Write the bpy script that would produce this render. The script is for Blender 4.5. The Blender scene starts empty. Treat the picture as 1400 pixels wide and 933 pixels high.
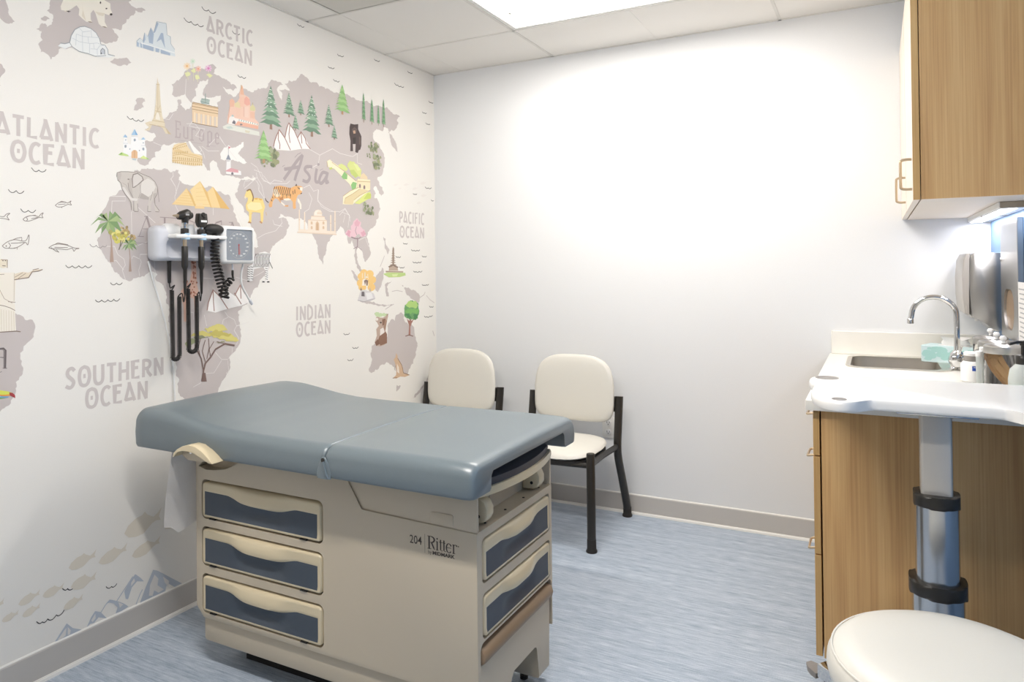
import bpy, bmesh, math, random
from mathutils import Vector, Matrix
from mathutils.geometry import tessellate_polygon
random.seed(7)
PI = math.pi
SC = bpy.context.scene
COL = SC.collection

# ------------------------------------------------------------ camera
cam_d = bpy.data.cameras.new('camera'); cam = bpy.data.objects.new('camera', cam_d); COL.objects.link(cam)
CAM = Vector((2.44323, -3.69252, 1.33433)); YAW, PITCH, ROLL, F, PX, PY = -0.476423, 0.009362, -0.010599, 965.806, 700.195, 356.881
fw = Vector((math.sin(YAW)*math.cos(PITCH), math.cos(YAW)*math.cos(PITCH), math.sin(PITCH)))
rt = Vector((math.cos(YAW), -math.sin(YAW), 0)); up = rt.cross(fw)
r2 = math.cos(ROLL)*rt + math.sin(ROLL)*up; u2 = -math.sin(ROLL)*rt + math.cos(ROLL)*up
M = Matrix(((r2.x, u2.x, -fw.x, CAM.x), (r2.y, u2.y, -fw.y, CAM.y), (r2.z, u2.z, -fw.z, CAM.z), (0, 0, 0, 1)))
cam.matrix_world = M
cam_d.sensor_fit = 'HORIZONTAL'; cam_d.sensor_width = 36.0; cam_d.lens = F*36.0/1400.0
cam_d.shift_x = (700-PX)/1400.0; cam_d.shift_y = (PY-466.5)/1400.0
cam_d.clip_start = 0.02; cam_d.clip_end = 50
SC.camera = cam

# ------------------------------------------------------------ world, exposure, lamp strengths
w = bpy.data.worlds.new('world'); SC.world = w; w.use_nodes = True
w.node_tree.nodes['Background'].inputs[0].default_value = (0.9, 0.93, 1, 1); w.node_tree.nodes['Background'].inputs[1].default_value = 0.3
SC.view_settings.view_transform = 'Standard'; SC.view_settings.look = 'None'
SC.view_settings.exposure = -0.52; SC.view_settings.gamma = 1.0; SC.view_settings.use_curve_mapping = False
CEIL_LIGHT = 41.0
STRIP_LIGHT = 190.0
TASK_LIGHT = 34.0

# ------------------------------------------------------------ materials
def lin(h, k=1.0):
    if isinstance(h, str):
        h = h.lstrip('#'); c = [int(h[i:i+2], 16)/255 for i in (0, 2, 4)]
    else: c = h
    return tuple(min(1, k*((x/12.92) if x <= .04045 else ((x+.055)/1.055)**2.4)) for x in c) + (1,)
def mat(name, col, rough=.5, metal=0, bump=None, spec=.5, coat=0, alpha=1, trans=0, emit=None):
    m = bpy.data.materials.new(name); m.use_nodes = True
    nt = m.node_tree; b = nt.nodes['Principled BSDF']
    b.inputs['Base Color'].default_value = lin(col); b.inputs['Roughness'].default_value = rough; b.inputs['Metallic'].default_value = metal
    b.inputs['Specular IOR Level'].default_value = spec; b.inputs['Coat Weight'].default_value = coat; b.inputs['Transmission Weight'].default_value = trans
    if emit:
        b.inputs['Emission Color'].default_value = lin(emit[0]); b.inputs['Emission Strength'].default_value = emit[1]
    tc = nt.nodes.new('ShaderNodeTexCoord')
    nz = nt.nodes.new('ShaderNodeTexNoise'); nz.inputs['Scale'].default_value = (bump or (6, .0))[0]; nz.inputs['Detail'].default_value = 4
    nt.links.new(tc.outputs['Object'], nz.inputs['Vector'])
    if bump:
        bp = nt.nodes.new('ShaderNodeBump'); bp.inputs['Strength'].default_value = bump[1]; bp.inputs['Distance'].default_value = .002
        nt.links.new(nz.outputs['Fac'], bp.inputs['Height']); nt.links.new(bp.outputs['Normal'], b.inputs['Normal'])
    # slight value variation so no surface is a dead flat colour
    mx = nt.nodes.new('ShaderNodeMix'); mx.data_type = 'RGBA'; mx.blend_type = 'MULTIPLY'
    cr = nt.nodes.new('ShaderNodeValToRGB'); cr.color_ramp.elements[0].color = (.96, .96, .96, 1); cr.color_ramp.elements[1].color = (1, 1, 1, 1)
    nt.links.new(nz.outputs['Fac'], cr.inputs[0]); mx.inputs[0].default_value = 1
    mx.inputs[6].default_value = lin(col); nt.links.new(cr.outputs[0], mx.inputs[7]); nt.links.new(mx.outputs[2], b.inputs['Base Color'])
    return m
def wood(name, dark, mid, light, axis='z', rough=.45):
    m = bpy.data.materials.new(name); m.use_nodes = True; nt = m.node_tree; b = nt.nodes['Principled BSDF']
    tc = nt.nodes.new('ShaderNodeTexCoord'); L = nt.links.new
    def nz(sc, s, det, dist=0):
        mp = nt.nodes.new('ShaderNodeMapping'); mp.inputs['Scale'].default_value = sc
        n = nt.nodes.new('ShaderNodeTexNoise'); n.inputs['Scale'].default_value = s; n.inputs['Detail'].default_value = det; n.inputs['Distortion'].default_value = dist
        L(tc.outputs['Object'], mp.inputs[0]); L(mp.outputs[0], n.inputs['Vector']); return n
    a = nz((1, 1, .07), 16, 5, .6); f = nz((1, 1, .012), 220, 3)
    mx = nt.nodes.new('ShaderNodeMix'); mx.inputs[0].default_value = .45; L(a.outputs['Fac'], mx.inputs[2]); L(f.outputs['Fac'], mx.inputs[3])
    cr = nt.nodes.new('ShaderNodeValToRGB'); e = cr.color_ramp.elements; e[0].position = .34; e[0].color = lin(dark); e[1].position = .68; e[1].color = lin(light)
    k = e.new(.5); k.color = lin(mid)
    L(mx.outputs[0], cr.inputs[0]); L(cr.outputs[0], b.inputs['Base Color'])
    b.inputs['Roughness'].default_value = rough; b.inputs['Specular IOR Level'].default_value = .4
    bp = nt.nodes.new('ShaderNodeBump'); bp.inputs['Strength'].default_value = .08; bp.inputs['Distance'].default_value = .001
    L(f.outputs['Fac'], bp.inputs['Height']); L(bp.outputs['Normal'], b.inputs['Normal'])
    return m
def floor_mat():
    m = bpy.data.materials.new('woven_blue_vinyl'); m.use_nodes = True; nt = m.node_tree; b = nt.nodes['Principled BSDF']; L = nt.links.new
    tc = nt.nodes.new('ShaderNodeTexCoord')
    def nz(sc, s, det):
        mp = nt.nodes.new('ShaderNodeMapping'); mp.inputs['Scale'].default_value = sc
        n = nt.nodes.new('ShaderNodeTexNoise'); n.inputs['Scale'].default_value = s; n.inputs['Detail'].default_value = det
        L(tc.outputs['Object'], mp.inputs[0]); L(mp.outputs[0], n.inputs['Vector']); return n
    a = nz((.10, 1, 1), 150, 4); f = nz((.5, 1, 1), 520, 2); g = nz((.04, 1, 1), 30, 3)
    m1 = nt.nodes.new('ShaderNodeMix'); m1.inputs[0].default_value = .42; L(a.outputs['Fac'], m1.inputs[2]); L(f.outputs['Fac'], m1.inputs[3])
    m2 = nt.nodes.new('ShaderNodeMix'); m2.inputs[0].default_value = .25; L(m1.outputs[0], m2.inputs[2]); L(g.outputs['Fac'], m2.inputs[3])
    cr = nt.nodes.new('ShaderNodeValToRGB'); e = cr.color_ramp.elements; e[0].position = .36; e[0].color = lin('8896a8'); e[1].position = .66; e[1].color = lin('ccd4dd')
    k = e.new(.5); k.color = lin('aab6c5')
    L(m2.outputs[0], cr.inputs[0]); L(cr.outputs[0], b.inputs['Base Color'])
    b.inputs['Roughness'].default_value = .55; b.inputs['Specular IOR Level'].default_value = .3
    bp = nt.nodes.new('ShaderNodeBump'); bp.inputs['Strength'].default_value = .25; bp.inputs['Distance'].default_value = .001
    L(f.outputs['Fac'], bp.inputs['Height']); L(bp.outputs['Normal'], b.inputs['Normal'])
    return m
def ink_mat():
    m = bpy.data.materials.new('wallpaper_ink'); m.use_nodes = True; nt = m.node_tree; b = nt.nodes['Principled BSDF']
    a = nt.nodes.new('ShaderNodeAttribute'); a.attribute_name = 'ink'; nt.links.new(a.outputs['Color'], b.inputs['Base Color'])
    b.inputs['Roughness'].default_value = .6; b.inputs['Specular IOR Level'].default_value = .3
    return m
def emis(name, col, s):
    m = bpy.data.materials.new(name); m.use_nodes = True; nt = m.node_tree
    b = nt.nodes['Principled BSDF']; b.inputs['Base Color'].default_value = (.8, .8, .8, 1)
    b.inputs['Emission Color'].default_value = lin(col); b.inputs['Emission Strength'].default_value = s
    return m
WALLW = 'f0ede7'
M_ = dict(
 paper=mat('wallpaper_white', WALLW, .6, bump=(260, .06), spec=.3), ink=ink_mat(),
 wall=mat('pale_grey_paint', 'e7e8e9', .6, bump=(180, .05), spec=.3), blue=mat('blue_paint', '7c9cc4', .55, bump=(180, .05), spec=.3),
 base=mat('grey_vinyl_base', 'c4c0bb', .5), white=mat('white_trim', 'ecebe7', .4),
 floor=floor_mat(), tile=mat('ceiling_tile_board', 'f2efea', .9, bump=(500, .2), spec=.1), grid=mat('ceiling_grid_paint', 'e2dfd9', .5), score=mat('tile_score', 'd6d2cb', .9),
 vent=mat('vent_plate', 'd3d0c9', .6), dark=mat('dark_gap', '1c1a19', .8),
 oak=wood('oak_laminate', 'b98f5e', 'cba26e', 'd9b580'), edge=wood('oak_edge_band', 'be965e', 'caa46c', 'd3af78'), melamine_lit_oak=mat('pale_melamine_and_lit_oak', 'efe2d3', .4),  # pale tone: melamine underside, and oak doors whitened by painted grazing light
 tan=mat('tan_moulded_plastic', 'cabda7', .4, bump=(900, .04)), tan2=mat('tan_light_plastic', 'dacbab', .28), brown=mat('brown_rubber', '927a60', .45), slate=mat('slate_insert', '454e59', .5, bump=(700, .1)),
 vinyl=mat('slate_blue_vinyl', '6b777d', .33, bump=(240, .1), spec=.85), pad=mat('dark_slate_pad', '4f5157', .5), blk=mat('black_plastic', '26231f', .35), blk2=mat('black_rubber', '221f1d', .55),
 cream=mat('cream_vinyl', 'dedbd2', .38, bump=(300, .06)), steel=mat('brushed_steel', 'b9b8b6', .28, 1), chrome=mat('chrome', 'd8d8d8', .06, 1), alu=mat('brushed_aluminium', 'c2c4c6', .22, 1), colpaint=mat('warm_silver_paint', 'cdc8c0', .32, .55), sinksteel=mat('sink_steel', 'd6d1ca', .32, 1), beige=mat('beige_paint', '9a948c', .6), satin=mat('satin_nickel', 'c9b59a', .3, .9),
 solid=mat('white_solid_surface', 'f3f1ed', .25), corian=mat('cream_counter', 'efece4', .3), sheet=mat('white_sheet', 'eceae8', .8, bump=(200, .1)),
 housing=mat('pale_grey_plastic', 'd9dbe2', .3), housing2=mat('lilac_grey_plastic', 'b9b6c0', .4), ltblue=mat('light_blue_plastic', 'b5d3ea', .35), dial=mat('grey_dial', '8c939c', .5), red=mat('red_ink', 'c7473f', .5), whitep=mat('white_plastic', 'f0f0ef', .3),
 grey=mat('grey_plastic', '8f8a86', .45), dgrey=mat('dark_grey_plastic', '5e5a58', .5), teal=mat('teal_print', 'a9d6d2', .6), aqua=mat('aqua_print', 'd3e9ec', .6), cover=mat('translucent_grey_cover', 'b3aea8', .3), bluelab=mat('blue_print', '2d55b5', .5), soap=mat('green_soap', 'cfe2cb', .2), sticks=mat('birch_sticks', 'd3ac7c', .7), ink2=mat('dark_lettering', '4c423c', .6), greytext=mat('grey_print', 'a9a9ac', .6),
 reflector=mat('gloss_white_reflector', 'f4f3f0', .35), lens=emis('lit_lens', 'fffaf4', CEIL_LIGHT), lens2=emis('strip_lit_lens', 'fffaf4', STRIP_LIGHT), task=emis('lit_task_lens', 'fdfbff', TASK_LIGHT), amber=emis('amber_indicator', 'ffcf7a', 1.6),
)
def glass_mat():
    m = bpy.data.materials.new('clear_glass'); m.use_nodes = True; nt = m.node_tree; b = nt.nodes['Principled BSDF']
    b.inputs['Base Color'].default_value = (1, 1, 1, 1); b.inputs['Roughness'].default_value = .03; b.inputs['Transmission Weight'].default_value = 1; b.inputs['IOR'].default_value = 1.2
    return m
M_['glass'] = glass_mat()
def frost_mat():
    m = glass_mat(); m.name = 'frosted_bottle'; b = m.node_tree.nodes['Principled BSDF']; b.inputs['Roughness'].default_value = .35; b.inputs['Base Color'].default_value = lin('eef3f1'); b.inputs['Transmission Weight'].default_value = .6
    return m
M_['frost'] = frost_mat()

# ------------------------------------------------------------ mesh helpers
def V(*a): return Vector(a)
def box(bm, x0, y0, z0, x1, y1, z1, bev=0, seg=2):
    r = bmesh.ops.create_cube(bm, size=1); vs = r['verts']
    for v in vs: v.co = Vector(((x0+x1)/2+v.co.x*(x1-x0), (y0+y1)/2+v.co.y*(y1-y0), (z0+z1)/2+v.co.z*(z1-z0)))
    if bev > 0:
        es = list({e for v in vs for e in v.link_edges})
        bmesh.ops.bevel(bm, geom=es, offset=bev, segments=seg, profile=.5, affect='EDGES')
    return bm
def ring_loft(bm, rings, cap0=True, cap1=True, closed=True):
    R = [[bm.verts.new(p) for p in r] for r in rings]; n = len(R[0])
    for a, b in zip(R[:-1], R[1:]):
        for i in range(n if closed else n-1):
            j = (i+1) % n
            bm.faces.new((a[i], a[j], b[j], b[i]))
    if cap0: bm.faces.new(list(reversed(R[0])))
    if cap1: bm.faces.new(R[-1])
    return R
def lathe(bm, prof, c, n=32, axis='z', cap0=True, cap1=True):
    rings = []
    for r, h in prof:
        ring = []
        for i in range(n):
            a = 2*PI*i/n; p, q = r*math.cos(a), r*math.sin(a)
            ring.append({'z': V(c[0]+p, c[1]+q, c[2]+h), 'x': V(c[0]+h, c[1]+p, c[2]+q), 'y': V(c[0]+q, c[1]+h, c[2]+p)}[axis])
        rings.append(ring)
    ring_loft(bm, rings, cap0, cap1); return bm
def cat(pts, n=6):
    out = []; P = [Vector(p) for p in pts]
    for i in range(len(P)-1):
        p0 = P[max(i-1, 0)]; p1 = P[i]; p2 = P[i+1]; p3 = P[min(i+2, len(P)-1)]
        for k in range(n):
            t = k/n
            out.append(.5*((2*p1)+(p2-p0)*t+(2*p0-5*p1+4*p2-p3)*t*t+(3*p1-p0-3*p2+p3)*t*t*t))
    out.append(P[-1]); return out
def tube(bm, pts, r, n=10, cap=True, flat=None):
    P = [Vector(p) for p in pts]; rs = r if isinstance(r, (list, tuple)) else [r]*len(P)
    T = [(P[min(i+1, len(P)-1)]-P[max(i-1, 0)]).normalized() for i in range(len(P))]
    ref = V(0, 0, 1) if abs(T[0].z) < .9 else V(1, 0, 0)
    N = (ref-T[0]*ref.dot(T[0])).normalized(); rings = []
    for i, p in enumerate(P):
        N = (N-T[i]*N.dot(T[i])).normalized(); Bn = T[i].cross(N)
        fx, fy = flat or (1, 1)
        rings.append([p+(N*math.cos(2*PI*k/n)*fx+Bn*math.sin(2*PI*k/n)*fy)*rs[i] for k in range(n)])
    ring_loft(bm, rings, cap, cap); return bm
def coil(path, r, pitch, seg=9):
    P = [Vector(p) for p in path]; out = []; dist = 0; ph = 0
    T = [(P[min(i+1, len(P)-1)]-P[max(i-1, 0)]).normalized() for i in range(len(P))]
    ref = V(1, 0, 0) if abs(T[0].x) < .9 else V(0, 1, 0); N = (ref-T[0]*ref.dot(T[0])).normalized()
    for i in range(len(P)-1):
        d = (P[i+1]-P[i]).length; k = max(1, int(round(d/pitch*seg)))
        for s in range(k):
            t = s/k; tt = T[i].lerp(T[i+1], t).normalized(); N = (N-tt*N.dot(tt)).normalized(); Bn = tt.cross(N)
            ph += 2*PI*(d/pitch)/k; rr = r(i/len(P)) if callable(r) else r
            out.append(P[i].lerp(P[i+1], t)+(N*math.cos(ph)+Bn*math.sin(ph))*rr)
    return out
def prism(bm, poly, axis, a, b, bev=0):
    # poly in the two other axes (order: x->(y,z), y->(x,z), z->(x,y)), extruded from a to b
    f = {'x': lambda p, h: V(h, p[0], p[1]), 'y': lambda p, h: V(p[0], h, p[1]), 'z': lambda p, h: V(p[0], p[1], h)}[axis]
    A = [bm.verts.new(f(p, a)) for p in poly]; Bv = [bm.verts.new(f(p, b)) for p in poly]; n = len(poly); fs = []
    for i in range(n): fs.append(bm.faces.new((A[i], A[(i+1) % n], Bv[(i+1) % n], Bv[i])))
    c0 = bm.faces.new(list(reversed(A))); c1 = bm.faces.new(Bv)
    if bev > 0:
        es = list(set(c0.edges) | set(c1.edges))
        bmesh.ops.bevel(bm, geom=es, offset=bev, segments=2, profile=.5, affect='EDGES')
    return bm
def rrect(a0, b0, a1, b1, r, n=5):
    out = []
    for cx, cy, s in ((a1-r, b1-r, 0), (a0+r, b1-r, 90), (a0+r, b0+r, 180), (a1-r, b0+r, 270)):
        for k in range(n+1):
            t = math.radians(s+90*k/n); out.append((cx+r*math.cos(t), cy+r*math.sin(t)))
    return out
def pillow(bm, outline, tf, tb, place, rings=6, power=2.5):
    # puffed cushion: outline [(s,t)], front bulge tf, back bulge tb, place(s,t,n)->world
    n = len(outline); cx = sum(p[0] for p in outline)/n; cy = sum(p[1] for p in outline)/n
    R = []
    fr = [0.0]+[math.sin(.5*PI*(k/rings)) for k in range(1, rings+1)]
    for sgn, th in ((1, tf), (-1, tb)):
        seq = []
        for f in fr[1:]:
            h = th*(max(0, 1-f**power))**(1/power)
            seq.append([place(cx+(p[0]-cx)*f, cy+(p[1]-cy)*f, sgn*h) for p in outline])
        R.append(seq)
    rr = [R[0][k] for k in range(rings)]+[R[1][k] for k in range(rings-2, -1, -1)]
    VR = [[bm.verts.new(p) for p in r] for r in rr]
    for a, b in zip(VR[:-1], VR[1:]):
        for i in range(n): bm.faces.new((a[i], a[(i+1) % n], b[(i+1) % n], b[i]))
    for ring, th, sg in ((VR[0], tf, 1), (VR[-1], tb, -1)):
        c = bm.verts.new(place(cx, cy, sg*th))
        for i in range(n): bm.faces.new((ring[i], ring[(i+1) % n], c))
    return bm
def obj(name, bm, m, parent=None, smooth=40):
    bmesh.ops.recalc_face_normals(bm, faces=bm.faces)
    me = bpy.data.meshes.new(name); bm.to_mesh(me); bm.free()
    me.materials.append(M_[m] if isinstance(m, str) else m)
    if smooth:
        for p in me.polygons: p.use_smooth = True
        me.set_sharp_from_angle(angle=math.radians(smooth))
    o = bpy.data.objects.new(name, me); COL.objects.link(o)
    if parent is not None:
        o.parent = parent; o.matrix_parent_inverse = WM(parent).inverted()
    return o
def WM(o): return Matrix.Translation(o.location) if o.type == 'EMPTY' else Matrix.Identity(4)
def thing(name, label, cat_, loc, group=None):
    o = bpy.data.objects.new(name, None); COL.objects.link(o); o.location = loc; o.empty_display_size = .05
    o['label'] = label; o['category'] = cat_
    if group: o['group'] = group
    return o
def struct(name, bm, m, smooth=40):
    o = obj(name, bm, m, None, smooth); o['kind'] = 'structure'; return o
def dup(root, delta, label, group=None):
    r = root.copy(); COL.objects.link(r); r.location = root.location+Vector(delta); r['label'] = label
    if group: r['group'] = group
    for ch in list(root.children):
        c = ch.copy(); COL.objects.link(c); c.parent = r; c.matrix_parent_inverse = ch.matrix_parent_inverse.copy()
        for g in list(ch.children):
            d = g.copy(); COL.objects.link(d); d.parent = c
    return r
def cut(o, cutters):
    for cb in cutters:
        bmesh.ops.recalc_face_normals(cb, faces=cb.faces)
        me = bpy.data.meshes.new('tmp'); cb.to_mesh(me); cb.free(); c = bpy.data.objects.new('tmp', me); COL.objects.link(c)
        md = o.modifiers.new('b', 'BOOLEAN'); md.operation = 'DIFFERENCE'; md.solver = 'EXACT'; md.object = c
        dg = bpy.context.evaluated_depsgraph_get(); dg.update()
        nm = bpy.data.meshes.new_from_object(o.evaluated_get(dg)); o.modifiers.clear(); old = o.data; nm.name = old.name; o.data = nm
        bpy.data.objects.remove(c); bpy.data.meshes.remove(me)
    for p in o.data.polygons: p.use_smooth = True
    o.data.set_sharp_from_angle(angle=math.radians(35))
def B(): return bmesh.new()
def textmesh(name, s, size, place, m, parent, bold=0, sx=1.0):
    # built-in font lettering laid flat; place(u, v) -> world
    cu = bpy.data.curves.new('t', 'FONT'); cu.body = s; cu.size = size; cu.offset = bold; cu.resolution_u = 3
    to = bpy.data.objects.new('t', cu); COL.objects.link(to)
    dg = bpy.context.evaluated_depsgraph_get(); dg.update(); me = bpy.data.meshes.new_from_object(to.evaluated_get(dg))
    for v in me.vertices: v.co = place(v.co.x*sx, v.co.y)
    bpy.data.objects.remove(to); bpy.data.curves.remove(cu)
    me.materials.clear(); me.materials.append(M_[m]); me.name = name
    o = bpy.data.objects.new(name, me); COL.objects.link(o); o.parent = parent; o.matrix_parent_inverse = WM(parent).inverted()
    return o

# ------------------------------------------------------------ room shell
RX, RY, H = 2.887, -4.35, 2.54
floor = struct('floor', box(B(), -.1, RY-.1, -.05, RX+.1, .1, 0), 'floor')
wall_left = struct('wall_left', box(B(), -.1, RY-.1, 0, 0, .1, H+.1), 'paper')
struct('wall_back', box(B(), 0, 0, 0, RX, .1, H+.1), 'wall')
struct('wall_right', box(B(), RX, RY-.1, 0, RX+.1, .1, H+.1), 'blue')
struct('wall_front', box(B(), 0, RY-.1, 0, RX, RY, H+.1), 'beige')
# ceiling: slab, lay-in tiles with a scored middle line, tee grid
ceiling = struct('ceiling', box(B(), -.1, RY-.1, H+.09, RX+.1, .1, H+.15), 'tile')
XS = [0, .815, 2.035, RX]; YS = [0, -.498, -1.108, -1.718, -2.328, -2.645, -3.255, -3.865, RY]
LIGHTS = {(1, 1)}; VENT = (0, 2)
for j in range(len(YS)-1):
    for i in range(3):
        if (i, j) in LIGHTS: continue
        x0, x1, y1, y0 = XS[i], XS[i+1], YS[j], YS[j+1]
        half = {0: .205, 1: 1.425, 2: 2.645}[i]
        spans = [(x0, x1)]
        if (i, j) == VENT: spans = [(x0, .205)]
        for a, b in spans:
            e = .0045
            bm = B()
            if a < half-.01 < b-.02:
                box(bm, a+e, y0+e, H, half-.0012, y1-e, H+.018, .002, 1); box(bm, half+.0012, y0+e, H, b-e, y1-e, H+.018, .002, 1); box(bm, half-.003, y0+e, H+.0015, half+.003, y1-e, H+.016)
            else: box(bm, a+e, y0+e, H, b-e, y1-e, H+.018, .002, 1)
            obj('ceiling_tile', bm, 'tile', ceiling)
bm = B(); t = .007
for x in XS[1:3]: box(bm, x-t, RY, H-.003, x+t, 0, H+.03)
for y in YS[1:-1]: box(bm, 0, y-t, H-.003, RX, y+t, H+.03)
box(bm, .205-t, YS[3], H-.003, .205+t, YS[2], H+.03)
for a in ((0, RY, .012, 0), (RX-.012, RY, RX, 0), (0, -.012, RX, 0), (0, RY, RX, RY+.012)): box(bm, a[0], a[1], H-.003, a[2], a[3], H+.004)
obj('ceiling_grid', bm, 'grid', ceiling)
# baseboards
def basebd(name, p0, p1, n):
    # p0->p1 along the wall, n = direction into the room
    prof = [(0, 0), (.012, 0), (.012, .012), (.007, .013), (.007, .098), (.005, .1016), (0, .1016)]
    rings = [[V(p[0]+n[0]*a, p[1]+n[1]*a, z) for a, z in prof] for p in (p0, p1)]
    bm = B(); ring_loft(bm, rings); o = struct(name, bm, 'base', 20)
    s = B(); q = [(0.0071, 0), (.0165, 0), (.0145, .009), (.010, .0135), (.0071, .0135)]
    ring_loft(s, [[V(p[0]+n[0]*a, p[1]+n[1]*a, z) for a, z in q] for p in (p0, p1)]); obj('toe_strip', s, 'white', o, 0)
    s = B(); q = [(0, .1018), (.0055, .1018), (.004, .105), (0, .1065)]
    ring_loft(s, [[V(p[0]+n[0]*a, p[1]+n[1]*a, z) for a, z in q] for p in (p0, p1)]); obj('top_bead', s, 'white', o, 0)
basebd('baseboard_left', (0, RY), (0, 0), (1, 0)); basebd('baseboard_back', (.0166, 0), (2.33, 0), (0, -1)); basebd('baseboard_front', (.0166, RY), (RX-.0166, RY), (0, 1)); basebd('baseboard_right', (RX, -1.35), (RX, RY+.0166), (-1, 0))

# ------------------------------------------------------------ printed wallpaper map (flat print on wall_left), wall millimetres
INKS="C9C0BD F6F4EF EAE6E2 CFC7C4 B9ACAC ABA0A1 9C9090 B0A5A3 6E6464 4A4644 8C8583 2E2C2C 8A7F78 7A6F68 E4DCCD EDE8E2 BBC3CE E2DFDC EFE9DC D9D0BF 4A4440 9C8F80 E2D9C7 3E3733 4A423D EEF0EF 9FA4A8 CBD0D4 C4C9D0 70747A 6A6E74 DCE3E6 A9B8CB 9AA8B5 F3F5F5 E3D6BC CDBB98 F2EBDD C8B48E F6F6F5 A9CBE6 7FB0D8 8FBCE0 E6BE96 D2A273 9DA7B2 C6DF8E 8FB868 DCEB9A A9CE86 C4D0D4 D2D6DA E8CDA9 F0DCBF D9CFC8 A98B6A 8A7258 AEBDB6 7E9088 EFCBB8 E8B9A0 E5D4A8 EBB0A0 D9D2A0 E9B79B F0C6B0 F1D2C2 EBC0A8 EEC9B5 F4EEE9 EBB79F 77737A 8A8288 7FA08F E3E3D9 C9D3CC D8D2BB D8A48C C9A25B B9A26B A8C4C4 EBD6AE E3C896 CDAF7A CDAA6E D7CFC9 CEC7C0 E1DCD6 9C938C D9D3CE C2BAB4 B5ADA7 BDB5AF E0DBD6 C4BCB6 8A817B 8C837D 9C938D A59C96 B0A7A1 B29A8C 8FA974 7C9A68 A9BC86 7D746A F0D49C E3BC78 F3D9A2 E5BE7A E0B770 E2BF7E E6C488 F1D8A8 EFD19A F4DA8E F8E6B0 E5BE62 EFE4CF 8A6B45 E8B860 B98A6A C9A052 E8B377 F3EBDD F0DCC0 E0A468 B97F52 4A3C34 F0E2D2 E6D2BC EFDFCB D9BFA2 D9BD9E C9A888 DBC2A6 F6ECDF F7F4F1 A58279 4E4140 6A5A56 C8A48A 3A302F 65544F F2EACB E2D2A6 EFE0BD E6D3AE D7DE8F C3D27A DFE7A0 8FBF7B DDE48C C9D66F C9D67A 8E7B78 C0A578 E8C6CE DFAFBB D9A3B2 DCA9B7 9B858A 8F7A80 A79384 9A8778 BCA796 8A7769 CDBBAA BFD68A D8E6A6 F2CB82 F5EBDD E8D8C0 8A7468 DAD6D6 6F676A EDEBEA A8A2A4 7E7478 C9B9A8 F2F0EE 8F95A2 D9A3A8 F5F3F1 77727A D98F95 A0A0A6 B0A8A8 6E6C76 F7DDB8 F2C68A DDEBD8 C9E0C8 F5C9B8 EFA98F EDBFDC D987BB E6E8AE E3E3B8 DDB6A2 A8674F F3F1EF 4A4748 5A5758 3A3738 D9CF7C D3C874 9AA078 C4B862 97987A 8A8C6C 7A625A BFA898 8A6653 EFE8E2 7D5A48 4A3A35 EDE4DC A68671 B9C99A C9DDB0 9B8068 6FA568 B4D67E 7FBA66 4F8A58 A8786A 7E5A50 D6B696 F0E4D6 8A6A50 F1EADD E9DFCB A79683 5F5248 7D6E60 E6D9C4 8A776A 9C8A7C DDD3C0 B5A592 C2B5A2 D9DF5C E89A4A A83A3E 6FA3C9 7FB36A"
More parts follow.
